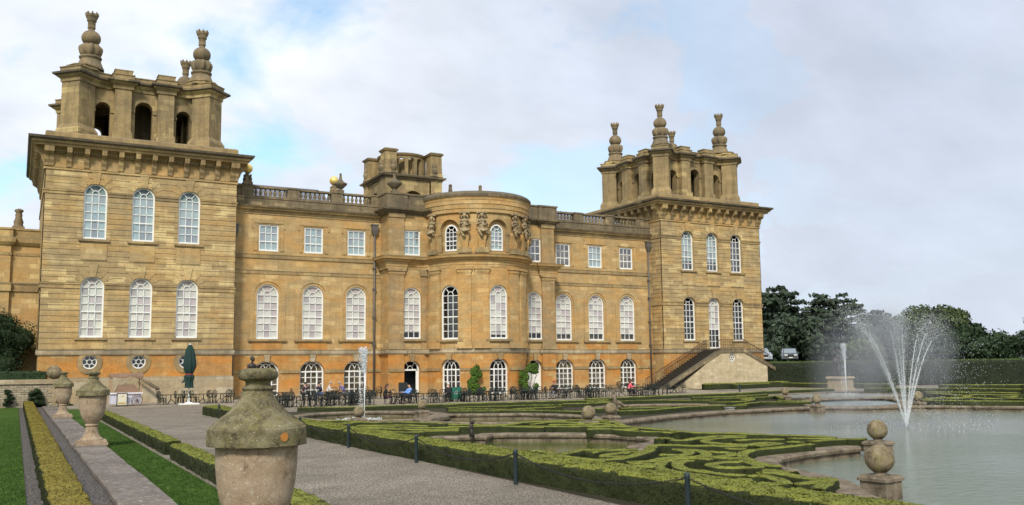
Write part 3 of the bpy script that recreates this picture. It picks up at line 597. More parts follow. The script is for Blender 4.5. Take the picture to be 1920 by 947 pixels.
# horizontal mouldings along the whole front
P1=front_path(.14)
m=MB(); m.sweep(P1,[(0,3.98),(.06,3.98),(.06,4.05),(.12,4.08),(.12,4.38),(.16,4.42),(.16,4.44),(0,4.45)]); m.build('string_course',ST['string'],pal)
P2=front_path(.22)
wing=[(-X0,0),(-9.25,0)]; wing2=[(9.25,0),(X0,0)]
for pth in (wing,wing2):
    m=MB(); m.sweep(pth,[(0,11.36),(.05,11.36),(.05,11.62),(.09,11.66),(0,11.70)]); m.sweep(pth,[(0,12.78),(.1,12.80),(.1,13.10),(.14,13.13),(0,13.16)]); m.build('sill_course',ST['trim'],pal)
    m=MB(); m.sweep(pth,[(0,16.85),(.06,16.85),(.06,17.0),(.12,17.02),(.14,17.2),(.34,17.26),(.40,17.42),(.50,17.46),(.55,17.6),(.1,17.68),(.1,18.3),(.16,18.32),(.16,18.42),(0,18.44)]); m.build('wing_cornice',ST['trim'],pal)
    m=MB(); m.sweep(pth,[(.5,17.455),(.555,17.60),(.105,17.69),(.105,18.3),(.165,18.32),(.165,18.43),(0,18.45)]); m.build('parapet_course',ST['dark'],pal)
mid=[p for p in P2 if abs(p[0])<9.6]; mid=[(-9.47,0)]+mid[0:]+[(9.47,0)] if mid[0][1]<-.1 else mid
m=MB(); m.sweep(mid,[(0,12.1),(.03,12.1),(.03,12.35),(.07,12.37),(.07,12.6),(.10,12.62),(.12,12.75),(.3,12.85),(.34,12.98),(.56,13.05),(.60,13.2),(.66,13.3),(.1,13.4),(0,13.42)]); m.build('main_cornice',ST['bow'],pal)
bayL=[p for p in mid if p[0]<-4.9]; bayR=[p for p in mid if p[0]>4.9]
for pth in (bayL,bayR):
    m=MB(); m.sweep(pth,[(0,17.4),(.05,17.4),(.05,17.55),(.25,17.62),(.3,17.75),(.48,17.8),(.52,17.95),(.08,18.02),(.08,19.3),(.16,19.34),(.16,19.5),(0,19.52),(-1.2,19.53)]); m.build('attic_wall',ST['dark'],pal)
arc=[(BOWR*math.sin(R(t)),BOWY-BOWR*math.cos(R(t))) for t in [-90+180*i/30 for i in range(31)]]
arcc=arc+[(5.2,3.0),(-5.2,3.0)]
m=MB(); m.sweep(arcc,[(0,17.35),(.2,17.35),(.2,17.7),(.26,17.72),(.28,18.1),(.34,18.15),(.33,18.5),(.36,18.55),(.38,18.75),(.48,18.85)],closed=True); m.build('bow_entablature',ST['bow'],pal)
m=MB(); m.sweep(arcc,[(.48,18.852),(.52,18.95),(.54,19.12),(.48,19.2),(.35,19.32),(.2,19.4),(-3,19.6)],closed=True); m.build('bow_roof',ST['dark'],pal)
# herm figures on the bow
def herm(t,i):
    a=bd(t); m=MB(); P=lambda u,z,d_: Vector(bowmap(a+u,z,d_)); rot=Matrix.Rotation(R(t),3,'Z')
    vs=[P(x,z,d_) for z,hw,dd in ((13.95,.26,.26),(15.2,.42,.40),(15.5,.36,.38)) for x,d_ in ((-hw,.0),(-hw,dd),(hw,dd),(hw,.0))]
    m.add(vs,[(0,1,5,4),(1,2,6,5),(2,3,7,6),(4,5,9,8),(5,6,10,9),(6,7,11,10),(8,9,10,11)])
    m.build('herm_pillar',ST['bow'],pal)
    m=MB(); rr=random.Random(i)
    m.ell(P(0,16.05,.36),(.31,.28,.55),12,8,rot); m.ell(P(0,15.62,.38),(.38,.33,.26),12,6,rot); m.ell(P(0,16.5,.36),(.42,.27,.2),12,6,rot)
    m.tube([P(0,16.6,.36),P(0,16.85,.38)],.10,7); m.ell(P(0,17.0,.42),(.16,.18,.22),10,8,rot); m.ell(P(0,17.08,.32),(.21,.18,.22),10,8,rot)
    for s in (-1,1):
        m.tube([P(s*.40,16.5,.34),P(s*.48,16.12,.46),P(s*.08,16.02 if s>0 else 16.3,.68)],[.11,.095,.07],7)
    m.tube([P(-.46,15.75,.6),P(0,15.45,.78),P(.5,15.62,.62)],.11,6); m.tube([P(-.3,15.6,.66),P(-.1,15.1,.6),P(.05,14.95,.5)],.12,6); m.tube([P(.3,15.6,.6),P(.42,15.2,.5)],.1,6)
    for s in (-1,1): m.tube([P(s*.22,17.05,.3),P(s*.3,16.7,.34)],.08,6)
    fbox(m,lambda u,z,d_:bowmap(a+u,z,d_),-.42,.42,17.25,17.4,.0,.5)
    for s in (-1,1): m.ell(P(s*.38,17.25,.4),(.13,.13,.12),8,6)
    m.build('herm_figure',ST['figure'],pal)
    m=MB(); fbox(m,lambda u,z,d_:bowmap(a+u,z,d_),-.62,.62,13.42,13.72,.02,.5,3); fbox(m,lambda u,z,d_:bowmap(a+u,z,d_),-.5,.5,13.722,13.95,.02,.42,3); m.build('herm_base',ST['belv'],pal)
for i,t in enumerate((-74,-36,-19,19,36,74)): herm(t,i)
# balustrades
def baluster(mb,x,y,z):
    mb.lathe([(.12,0),(.12,.07),(.08,.10),(.10,.18),(.155,.34),(.13,.46),(.075,.60),(.07,.66),(.12,.72),(.12,.78)],(x,y,z),7,True,False)
for s in (-1,1):
    piers=[9.7,13.7,17.9,22.1]
    m=MB(); y0,y1=-.08,.42
    for i,c in enumerate(piers): m.cut(); m.box(s*c-.55,s*c+.55,y0-.05,y1,18.44,19.36); m.box(s*c-.62,s*c+.62,y0-.12,y1+.07,19.362,19.5)
    m.build('parapet_pier',ST['dark'],pal)
    e=[(10.25,13.15),(14.25,17.35),(18.45,21.55),(22.65,X0)]
    for a,b in e:
        m=MB(); u0,u1=min(s*a,s*b),max(s*a,s*b); m.box(u0,u1,y0+.02,y1-.05,18.44,18.56); m.box(u0,u1,y0-.04,y1,19.28,19.46)
        n=int((b-a)/.40) 
        if b-a<1.5: m.box(u0,u1,y0+.05,y1-.1,18.56,19.28)
        else:
            for k in range(n): baluster(m,u0+(u1-u0)*(k+.5)/n,.16,18.53)
        m.build('balustrade',ST['dark'],pal)
# roof behind the balustrades, core and back of the house
m=MB()
for s in (-1,1):
    x0,x1=(min(s*13,s*X0),max(s*13,s*X0)); m.add([(x0,3.4,18.75),(x1,3.4,18.75),(x1,8.5,21.2),(x0,8.5,21.2),(x0,16,18.9),(x1,16,18.9)],[(0,1,2,3),(3,2,5,4),(0,3,4),(1,5,2)])
    n=14; m.cut()
    for k in range(n+1):
        x=x0+(x1-x0)*k/n; m.tube([(x,3.4,18.78),(x,8.5,21.23)],.05,5)
m.tube([(-X0,8.5,21.2),(-13,8.5,21.2)],.12,6); m.build('roof',SLATE,pal)
m=MB(); m.box(-X0,X0,.6,24,0,18.6); m.box(-8.9,8.9,-1.4,.61,0,.02); m.box(-9,9,-1.3,.6,17.9,19.0); m.box(-9.2,9.2,.5,18,18.4,19.55); m.build('house_core',ST['dark'],pal)
# paired pedestals on parapet: gilded balls and vase finial
def vase_finial(x,y,z,s=1.,name='vase_finial',parent=pal):
    m=MB(); m.box(x-.35*s,x+.35*s,y-.35*s,y+.35*s,z,z+.3*s); m.lathe([(r*s,h*s) for r,h in ((.25,.3),(.2,.42),(.3,.5),(.75,.95),(.8,1.1),(.55,1.2),(.35,1.35),(.18,1.6),(.12,2.2),(.16,2.25),(.03,2.35))],(x,y,z),14); return m.build(name,ST['dark'],parent)
def ball_finial(x,y,z):
    m=MB(); m.tbox(x,y,z,z+.25,.42,.42,.4,.4); m.tbox(x,y,z+.25,z+.75,.34,.34,.18,.18)
    for k in range(4):
        a=PI/4+k*PI/2; m.ell((x+.3*math.cos(a),y+.3*math.sin(a),z+.5),(.17,.17,.3),8,6); m.ell((x+.34*math.cos(a),y+.34*math.sin(a),z+.86),(.1,.1,.14),7,5)
    m.lathe([(.2,.7),(.12,.95),(.2,1.1)],(x,y,z),10); o=m.build('ball_stand',ST['carved'],pal); q=MB(); q.ell((x,y,z+1.52),(.45,.45,.45),20,12); q.build('gilded_ball',GOLD,o)
ball_finial(-22.1,.15,19.5); ball_finial(-13.2,2.5,19.6); vase_finial(-13.3,.15,19.5,.82)
vase_finial(-8.45,-1.6,19.53,.95)
for x,y,z,h in ((-.35,3.0,19.6,2.2),(3.2,3.0,19.6,2.4)):
    m=MB(); m.tbox(x,y,z,z+.5,.34,.34,.3,.3); m.tbox(x,y,z+.5,z+h,.26,.26,.12,.12); m.lathe([(.2,0),(.2,.1),(.02,.25)],(x,y,z+h),8); m.build('small_obelisk',ST['dark'],pal)
# central turret
tur=MB(); tcx,tcy,th=-4.55,6.1,3.1
for (ox,oy,dx,dy) in ((0,tcy-th,1,0),(tcx-th,0,0,-1)):
    M=planar(ox,oy,dx,dy); c=tcx if dx else -tcy
    wall(tur,M,c-th,c+th,19.2,22.3,[(c,2.1,19.4,20.95,'arch',.9)],1.2)
tur.box(tcx-th+1.3,tcx+th,tcy-th+1.3,tcy+th,19.2,22.2); tur.box(tcx+th-1.3,tcx+th,tcy-th,tcy+th,19.2,22.3); tur.box(tcx-th,tcx+th,tcy+th-.5,tcy+th,19.2,22.3)
for sx in (-1,1):
    tur.box(tcx+sx*2.55-.62,tcx+sx*2.55+.62,tcy-th-.14,tcy-th-.001,19.2,22.25)
    tur.box(tcx-th-.14,tcx-th-.001,tcy+sx*2.5-.6,tcy+sx*2.5+.6,19.2,22.25)
to=tur.build('turret',ST['belv'],pal)
m=MB(); sq=lambda c,d_,h:[(c-h,d_-h),(c+h,d_-h),(c+h,d_+h),(c-h,d_+h)]
m.sweep(sq(tcx,tcy,th),[(0,22.1),(.15,22.1),(.18,22.25),(.42,22.32),(.48,22.48),(.1,22.6),(-.3,22.62),(-3.1,22.63)],closed=True); m.build('turret_cornice',ST['dark'],to)
m=MB()
for i in range(28):
    a=2*PI*i/28
m2=MB(); rr=2.5; CM=lambda u,z,d_:(tcx+(rr+d_)*math.sin(u/rr),tcy-(rr+d_)*math.cos(u/rr),z)
ops=[]
for k in range(4):
    for t in (-24,0,24): ops.append((R(k*90+t-90)*rr,.68,22.8,24.6,'arch'))
wall(m2,CM,R(-135)*rr,R(225)*rr,22.6,24.9,ops,.4,step=.3); m2.sweep([(tcx+rr*math.cos(2*PI*i/32),tcy+rr*math.sin(2*PI*i/32)) for i in range(32)],[(.0,24.8),(.12,24.82),(.2,25.0),(.0,25.1),(-.5,25.12),(-.5,24.7)],closed=True)
inner=[(tcx+2.1*math.cos(2*PI*i/24),tcy+2.1*math.sin(2*PI*i/24)) for i in range(24)]
for k in range(4):
    a=PI/4+k*PI/2; x,y=tcx+2.55*math.copysign(1,math.cos(a)),tcy+2.55*math.copysign(1,math.sin(a)); m2.tbox(x,y,22.62,24.98,.66,.66,.62,.62); m2.sweep(sq(x,y,.62),[(0,24.85),(.1,24.9),(.2,25.08),(.0,25.22),(-.61,25.24)],closed=True); m2.tbox(x,y,22.62,22.95,.74,.74,.7,.7)
m2.lathe([(1.35,22.6),(1.35,24.7)],(tcx+.5,tcy-.2,0),16,False); m2.build('open_lantern',ST['belv'],to)
for k in range(4):
    for da in (-1,1):
        sx=(-1,1,1,-1)[k]; sy=(-1,-1,1,1)[k]; x=tcx+sx*(3.25 if da<0 else 2.3); y=tcy+sy*(2.3 if da<0 else 3.25)
        v=MB(); v.tbox(x,y,22.6,22.8,.26,.26,.24,.24); v.lathe([(.12,.2),(.2,.3),(.32,.6),(.3,.85),(.18,.95),(.26,1.05),(.2,1.3),(.05,1.5)],(x,y,22.6),9); v.build('small_vase',ST['carved'],to)
# ------------------------------------------------------------ corner towers
def tower(s):
    cx=s*(X0+X1)/2; y0=TY; hw=(X1-X0)/2; cyy=y0+hw; root=pal
    xs=[s*(27.417+i*3.688) for i in range(3)]; a,b=cx-hw,cx+hw
    low=[(x,1.78,5.424,10.41,'arch') for x in xs]; up=[(x,1.78,13.47,18.08,'arch') for x in xs]
    if s>0: low=[(x,1.78,4.5 if i==1 else 5.424,10.41,'arch') for i,x in enumerate(xs)]
    rd=[(x,1.15,3.44-.575,3.44+.575,'round') for x in xs]
    if s<0:
        m=MB(); wall(m,TF,a,b,2.18,4.05,rd,.35); m.build('base_wall',ST['orange'],root)
        m=MB(); m.sweep([(a,cyy),(a,y0),(b,y0),(b,cyy)],[(.12,0),(.12,2.1),(.0,2.2)]); m.build('plinth',ST['pale'],root)
        for x in xs:
            r=MB(); A=[(x+.95*math.cos(2*PI*i/24),3.4+.95*1.02*math.sin(2*PI*i/24)) for i in range(25)]; B=[(x+.575*math.cos(2*PI*i/24),3.44+.575*math.sin(2*PI*i/24)) for i in range(25)]
            A=[(u,min(max(z,2.5),4.0)) for u,z in A]
            for i in range(24): r.add([TF(*A[i],.07),TF(*A[i+1],.07),TF(*B[i+1],.1),TF(*B[i],.1),TF(*A[i],0),TF(*A[i+1],0),TF(*B[i],-.02),TF(*B[i+1],-.02)],[(0,1,2,3),(0,4,5,1),(3,2,7,6)])
            fbox(r,TF,x-.3,x+.3,3.98,4.06,0,.2); r.build('round_window_surround',ST['trim'],root)
            f=MB(); arcbar(f,TF,[(x+.52*math.cos(2*PI*i/20),3.44+.52*math.sin(2*PI*i/20)) for i in range(21)],.09,-.22,-.1); arcbar(f,TF,[(x+.2*math.cos(2*PI*i/12),3.44+.2*math.sin(2*PI*i/12)) for i in range(13)],.055,-.2,-.12)
            for k in range(6): q=PI/2+k*PI/3; bar(f,TF,(x+.2*math.cos(q),3.44+.2*math.sin(q)),(x+.5*math.cos(q),3.44+.5*math.sin(q)),.055,-.2,-.12)
            fo=f.build('round_window',WHITE,root); g=MB(); g.add([TF(x+.55*math.cos(2*PI*i/20),3.44+.55*math.sin(2*PI*i/20),-.17) for i in range(20)],[tuple(range(20))]); g.build('pane',GLASS,fo); g=MB(); g.add([TF(x+.56*math.cos(2*PI*i/20),3.44+.56*math.sin(2*PI*i/20),-.34) for i in range(20)],[tuple(range(20))]); g.build('dark_room',DARKIN,fo)
    else:
        m=MB(); wall(m,TF,a,b,0,4.05,[],.3); m.build('base_wall',ST['orange'],root)
    SIDEL=planar(a,0,0,-1); SIDER=planar(b,0,0,1)  # left face: u=-y ; right face: u=y
    m=MB(); 
    m.quad((a,y0,0),(a,y0+2*hw,0),(a,y0+2*hw,19.3),(a,y0,19.3)); m.quad((b,y0,0),(b,y0+2*hw,0),(b,y0+2*hw,19.3),(b,y0,19.3)); m.quad((a,y0+2*hw,0),(b,y0+2*hw,0),(b,y0+2*hw,19.3),(a,y0+2*hw,19.3)); m.quad((a,y0,22),(b,y0,22),(b,y0+2*hw,22),(a,y0+2*hw,22))
    m.build('side_wall',ST['tower'],root)
    m=MB(); wall(m,TF,a,b,4.05,12.0,low,.4); wall(m,TF,a,b,12.0,19.3,up,.4); m.build('tower_wall',ST['tower'],root)
    m=MB(); d_=.06
    bands=((4.5,9.4,low),(9.8,16.95,None),(17.4,19.0,up))
    allo=low+up
    rustic(m,TF,a-d_,b+d_,4.46,9.36,low); rustic(m,TF,a-d_,b+d_,9.84,17.02,allo); rustic(m,TF,a-d_,b+d_,17.42,19.0,up)
    for z0,z1 in ((4.46,9.36),(9.84,17.02),(17.42,19.0)):
        rustic(m,SIDEL,-(y0+2*hw)-d_,-y0+d_,z0,z1,[]); 
        if s>0: rustic(m,SIDER,y0-d_,y0+2*hw+d_,z0,z1,[])
    m.build('rusticated_courses',ST['tower'],root)
    # bands at the springing of the arches
    m=MB()
    for z0,z1,ops in ((9.38,9.82,low),(17.04,17.4,up)):
        e=[a-.1]+[v for o in sorted(ops) for v in (o[0]-.89,o[0]+.89)]+[b+.1]
        for l,r_ in zip(e[::2],e[1::2]): m.cut(); fbox(m,TF,l,r_,z0,z1-.12,.0,.12); fbox(m,TF,l-(.06 if l==e[0] else 0),r_+(.06 if r_==e[-1] else 0),z1-.118,z1,.0,.18)
        m.cut(); fbox(m,SIDEL,-(y0+2*hw),-y0-.002,z0,z1,0,.13); m.cut(); fbox(m,SIDER,y0+.002,y0+2*hw,z0,z1,0,.13)
    m.build('impost_band',ST['trim'],root)
    m=MB(); m.sweep([(a,cyy+hw),(a,y0),(b,y0),(b,cyy+hw)],[(0,4.0),(.1,4.0),(.14,4.1),(.16,4.38),(.2,4.42),(0,4.46)]); m.build('string_course',ST['string'],root)
    # keystones and aprons
    m=MB()
    for x in xs:
        for zt in (10.41,18.08):
            m.cut()
            vs=[TF(x+q,z,dd) for dd in (0,.13) for q,z in ((-.2,zt-.05),(.2,zt-.05),(.36,zt+.98),(-.36,zt+.98))]; m.add(vs,[(4,5,6,7),(0,1,5,4),(1,2,6,5),(2,3,7,6),(3,0,4,7)])
            for q in (-1,1):
                for t0,t1,L in ((24,40,.85),(44,62,.7)):
                    p=lambda t,rr:(x+q*rr*math.sin(R(t)),zt-.89+rr*math.cos(R(t)))
                    A=[p(t0,.92),p(t1,.92),p(t1,.92+L),p(t0,.92+L*1.1)]; 
                    if q<0: A=A[::-1]
                    vs=[TF(*v,.088) for v in A]+[TF(*v,0) for v in A]; m.add(vs,[(0,1,2,3),(0,4,5,1),(1,5,6,2),(2,6,7,3),(3,7,4,0)])
        m.cut(); fbox(m,TF,x-.98,x+.98,11.75,13.1,.0,.12)
        if not(s>0 and x==xs[1]): m.cut(); fbox(m,TF,x-.98,x+.98,4.48,5.14,.0,.10)
    m.build('keystone',ST['tower'],root)
    for i,x in enumerate(xs):
        door=s>0 and i==1
        window(TF,x,4.5 if door else 5.424,10.41,1.78,'arch',3,7 if door else 6,sb=.2 if s<0 else .3,blind=BLIND if s<0 or i==1 else None,low=0 if s<0 else .45,sill=not door,sillw=.3,name='tower_window')
        window(TF,x,13.47,18.08,1.78,'arch',3,5,sb=.2 if s<0 else .3,blind=SKYBLIND if s<0 or i<2 else None,low=0 if s<0 else .3,glass=GLASS_SKY,sillw=.3,name='tower_upper_window')
    # frieze, brackets, cornice
    rect=[(a,y0+2*hw),(a,y0),(b,y0),(b,y0+2*hw)]
    m=MB(); m.sweep(rect,[(.07,18.98),(.16,19.02),(.16,19.14),(.2,19.2),(.05,19.22),(.05,20.5),(.2,20.55),(.25,20.7),(.5,20.8)],closed=True); m.build('frieze',ST['wall'],root)
    m=MB(); nb=12
    prof=[(.05,19.28),(.16,19.28),(.2,19.5),(.34,19.75),(.4,20.1),(.78,20.35),(.84,20.78),(.05,20.78)]
    def brk(M,u):
        w2=.19; k=len(prof); vs=[M(u-w2,z,dd) for dd,z in prof]+[M(u+w2,z,dd) for dd,z in prof]
        m.add(vs,[tuple(range(k)),tuple(range(k,2*k))[::-1]]+[(i,(i+1)%k,k+(i+1)%k,k+i) for i in range(k)])
    SB=planar(0,y0+2*hw,-1,0)
    for M,c0,c1 in ((TF,a,b),(SIDEL,-(y0+2*hw),-y0),(SIDER,y0,y0+2*hw)):
        for k in range(nb): 
            u=c0+.35+(c1-c0-.7)*k/(nb-1); m.cut(); brk(M,u)
        for k in range(nb-1):
            u=c0+.35+(c1-c0-.7)*(k+.5)/(nb-1)
            m.cut(); fbox(m,M,u-.38,u+.38,20.47,20.56,.05,.34)
            for q in (-.27,-.09,.09,.27): fbox(m,M,u+q-.055,u+q+.055,20.3,20.48,.05,.3)
        for q in (c0+.02,c1-.02): m.cut(); brk(M,q)
    m.build('bracket',ST['trim'],root)
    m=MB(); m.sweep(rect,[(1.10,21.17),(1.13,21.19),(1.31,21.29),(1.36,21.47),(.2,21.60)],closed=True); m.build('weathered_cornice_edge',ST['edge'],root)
    m=MB(); m.sweep(rect,[(.45,20.79),(.86,20.8),(.9,20.95),(1.05,21.02),(1.12,21.2),(1.3,21.3),(1.34,21.46),(.2,21.58),(.14,21.6),(.14,22.08),(.05,22.18),(-2,22.2),(-7.4,22.24)],closed=True); m.build('cornice',ST['trim'],root)
    # belvedere
    B=MB(); by=cyy; Wd=4.85
    sides=[planar(cx,by-Wd,1,0),planar(cx+Wd,by,0,1),planar(cx,by+Wd,-1,0),planar(cx-Wd,by,0,-1)]
    ops=[(0,1.45,22.5,26.15,'arch'),(-3.3,1.2,22.6,25.8,'arch'),(3.3,1.2,22.6,25.8,'arch')]
    for M in sides:
        wall(B,M,-4.3,4.3,22.2,27.0,ops,.9)
        for q in (-1,1): B.quad(M(q*4.3,22.2,0),M(q*4.3,22.2,-.9),M(q*4.3,27,-.9),M(q*4.3,27,0))
        for q in (-1,1):
            u0,u1=min(q*1.08,q*2.42),max(q*1.08,q*2.42); fbox(B,M,u0,u1,22.2,27.0,.0,.62); 
            fbox(B,M,u0-.12,u1+.12,22.2,23.1,.0,.78); fbox(B,M,u0-.05,u1+.05,23.1,23.25,.0,.69)
            # imposts of arches
            for uu in (q*.73,): fbox(B,M,min(uu,uu+q*.33),max(uu,uu+q*.33),25.15,25.42,-.2,.1)
            for uu in (q*3.3-.6-.25,q*3.3+.6): fbox(B,M,uu,uu+.3,24.9,25.15,-.2,.1)
        A=arcpts(0,25.43,.98,.98,12); Bp=arcpts(0,25.43,.74,.74,12)
        for i in range(12): B.add([M(*A[i],.07),M(*A[i+1],.07),M(*Bp[i+1],.07),M(*Bp[i],.07),M(*A[i],0),M(*A[i+1],0)],[(0,1,2,3),(0,4,5,1)])
    bo=B.build('belvedere',ST['belv'],root)
    C=MB(); D=MB(); c_=5.25; hd=1.28
    quarter=[(-c_,-c_-hd),(-3.95,-5.25),(-3.3,-4.98),(-2.55,-4.86),(-2.5,-Wd-.64),(-1.03,-Wd-.64),(-1.03,-Wd-.01),(1.03,-Wd-.01),(1.03,-Wd-.64),(2.5,-Wd-.64),(2.55,-4.86),(3.3,-4.98),(3.95,-5.25),(c_,-c_-hd)]
    path=[]
    for k in range(4):
        ca,sa=[(1,0),(0,1),(-1,0),(0,-1)][k]
        for x,y in quarter: path.append((cx+x*ca-y*sa,by+x*sa+y*ca))
    D.sweep(path,[(.0,26.98),(.08,26.98),(.10,27.25),(.32,27.42),(.38,27.5),(.50,27.58),(.53,27.74),(.14,27.86),(.12,28.18),(.18,28.2),(.18,28.28),(0,28.32)],closed=True)
    D.prism(path,26.975,28.3)
    for M in sides:
        for k in range(20): 
            uu=-4.4+8.8*k/19; fbox(D,M,uu-.05,uu+.05,27.3,27.42,.08,.3)
    D.build('belvedere_entablature',ST['belv'],bo)
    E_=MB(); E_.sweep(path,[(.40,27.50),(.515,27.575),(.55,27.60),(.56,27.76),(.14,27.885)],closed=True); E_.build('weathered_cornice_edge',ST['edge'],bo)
    for k in range(4):
        sx=(-1,1,1,-1)[k]; sy=(-1,-1,1,1)[k]; px,py=cx+sx*c_,by+sy*c_
        dm=lambda h,X=px,Y=py:[(X-h,Y),(X,Y-h),(X+h,Y),(X,Y+h)]
        C.cut(); C.sweep(dm(hd),[(0,22.2),(.24,22.2),(.24,22.85),(.18,23.0),(.02,23.3),(0,23.3),(0,27.0)],closed=True)
        q=MB(); px,py=cx+sx*4.85,by+sy*4.85; q.sweep([(px-1.35,py),(px-.8,py-.95),(px,py-1.35),(px+.95,py-.8),(px+1.35,py),(px+.8,py+.95),(px,py+1.35),(px-.95,py+.8)],[(0,28.28),(.0,28.5),(.06,28.52),(.06,28.6),(-1.2,28.66)],closed=True); q.build('attic_block',ST['belv'],bo)
    C.build('corner_pier',ST['belv'],bo)
    for M in sides:
        for q in (-1,1):
            t_=MB(); fbox(t_,M,min(q*1.06,q*2.46),max(q*1.06,q*2.46),28.27,28.62,-.5,.62); fbox(t_,M,min(q*1.0,q*2.52),max(q*1.0,q*2.52),28.622,28.70,-.5,.65); t_.build('attic_block',ST['belv'],bo)
    rf=MB(); rf.box(cx-4.6,cx+4.6,by-4.6,by+4.6,22.21,22.3); rf.box(cx-1.0,cx+1.0,by-1.0,by+1.0,22.3,27); rf.build('belvedere_floor',ST['dark'],bo)
    for k in range(4):
        sx=(-1,1,1,-1)[k]; sy=(-1,-1,1,1)[k]; px,py=cx+sx*4.6-s*.2,by+sy*4.6; z=28.5
        ZS=1.07; f=MB(); f.lathe([(1.12,0),(1.12,.12),(1.0,.35),(.86,.7),(.80,.9),(.90,.94),(.92,1.06),(.84,1.12),(.6,1.15)],(px,py,z),24)
        f.lathe([(.55,1.12),(.72,1.25),(.80,1.5),(.84,1.75),(.80,1.95),(.62,2.1),(.45,2.15)],(px,py,z),40,fl=lambda i,t:1+.17*math.cos(8*t) if 0<i<6 else 1)
        f.ell((px,py,z+2.66),(.78,.78,.66),20,14); f.lathe([(.36,3.18),(.25,3.32),(.27,3.45),(.33,3.5),(.31,3.6),(.31,4.05),(.40,4.1),(.38,4.2),(.48,4.4)],(px,py,z),18)
        f.lathe([(.3,4.3),(.49,4.42),(.52,4.66),(.46,4.66),(.4,4.5)],(px,py,z),24,fl=lambda i,t:1+.08*math.cos(8*t) if i in(2,3) else 1)
        for q in range(8): t=q*PI/4; f.tbox(px+.48*math.cos(t),py+.48*math.sin(t),z+4.6,z+4.8,.08,.08,.05,.05,t)
        f.v=[(x,y,z+(zz-z)*ZS) for x,y,zz in f.v]; f.build('corner_finial',ST['carved'],bo)
    # small chimney vase inside
    f=MB(); f.lathe([(.5,0),(.5,.2),(.26,.3),(.24,.9),(.36,1.0),(.4,1.25),(.5,1.4)],(cx-s*(-1.5 if s<0 else -1.)*1.,by+(1 if s<0 else -1.5),28.2),12); f.build('small_finial',ST['carved'],bo)
tower(-1); tower(1)
# lower west wing seen beyond the left tower
m=MB(); LW=planar(0,3.0,1,0); fbox(m,LW,-70,-X1,0,13.3,-6,0); fbox(m,LW,-70,-40.75,0,13.3,.0,.35); m.build('side_wing_wall',ST['wall'],pal)
m=MB(); m.sweep([(-70,2.65),(-40.75,2.65),(-40.75,3),(-38.5,3)],[(0,9.35),(.12,9.4),(.12,9.9),(.2,10.05),(0,10.15)]); m.sweep([(-70,2.65),(-40.75,2.65),(-40.75,3),(-38.5,3)],[(0,12.4),(.05,12.4),(.08,12.6),(.0,12.65)])
m.sweep([(-70,2.65),(-40.75,2.65),(-40.75,3),(-38.5,3)],[(0,13.2),(.12,13.25),(.3,13.5),(.36,13.85),(.1,13.95),(.1,14.5),(.18,14.55),(.18,14.7),(-3,14.72)]); m.build('side_wing_cornice',ST['trim'],pal)
m=MB(); m.tbox(-40.3,3.4,14.7,14.9,.5,.5,.45,.45); m.lathe([(.38,.2),(.3,.4),(.34,.6),(.22,1.0),(.25,1.2),(.2,1.4),(.3,1.5),(.3,1.65),(.1,1.75)],(-40.3,3.4,14.7),10,fl=lambda i,t:1+.12*math.cos(4*t)); m.build('side_wing_finial',ST['carved'],pal)
# downpipes
def pipe(x,y,z0,z1,hopper=True):
    m=MB(); m.tube([(x,y,z0),(x,y,z1)],.1,8)
    if hopper: m.tbox(x,y,z1-.1,z1+.35,.14,.12,.3,.24); m.tbox(x,y,z1+.35,z1+.85,.3,.24,.3,.24); m.tbox(x,y,z1+.85,z1+.98,.34,.28,.34,.28)
    for z in (z0+.3,4.9,7.5,10.2,12.2): 
        if z0<z<z1: m.box(x-.17,x+.17,y-.13,y+.1,z,z+.16)
    m.build('downpipe',LEAD,pal)
pipe(-9.95,-.2,.0,15.6); pipe(-23.2,-.2,.1,14.8); pipe(23.1,-.2,.2,15.8)
# ------------------------------------------------------------ entrance stairs of the right tower
SY0,SY1=-4.7,-2.05
m=MB(); poly=[(20.6,0),(35.9,0),(35.9,2.75),(32.6,4.42),(29.6,4.42),(22.2,.35)]
rw=[(23.0,0),(36.4,0),(36.4,2.6),(32.9,4.18),(29.5,4.18)]
k=len(rw)
st=empty('entrance_staircase'); tag(st,'pale stone double flight staircase with iron rails rising to the right tower door','staircase')
# front face with round opening
FM=planar(0,SY0,1,0)
ring=[(31.1+.5*math.cos(2*PI*i/24),3.42+.5*math.sin(2*PI*i/24)) for i in range(24)]
def fill_front(mb,outer,ring):
    cx_,cz_=31.1,3.42; n=len(ring)
    def hit(a):
        dx,dz=math.cos(a),math.sin(a); best=1e9
        for i in range(len(outer)):
            x0,z0=outer[i]; x1,z1=outer[(i+1)%len(outer)]; ex,ez=x1-x0,z1-z0; den=dx*ez-dz*ex
            if abs(den)<1e-9: continue
            t=((x0-cx_)*ez-(z0-cz_)*ex)/den; q=((x0-cx_)*dz-(z0-cz_)*dx)/den
            if t>0 and -1e-6<=q<=1+1e-6: best=min(best,t)
        return (cx_+dx*best,cz_+dz*best)
    angs=sorted([math.atan2(z-cz_,x-cx_) for x,z in outer]+[-PI+2*PI*i/24 for i in range(24)])
    for a,b in zip(angs,angs[1:]+[angs[0]+2*PI]):
        if b-a<1e-4: continue
        ra=(cx_+.5*math.cos(a),cz_+.5*math.sin(a)); rb=(cx_+.5*math.cos(b),cz_+.5*math.sin(b)); ha,hb=hit(a),hit(b)
        mb.quad(FM(*ra,0),FM(*rb,0),FM(*hb,0),FM(*ha,0)); mb.quad(FM(*ra,0),FM(*ra,-.3),FM(*rb,-.3),FM(*rb,0))
fill_front(m,rw,ring)
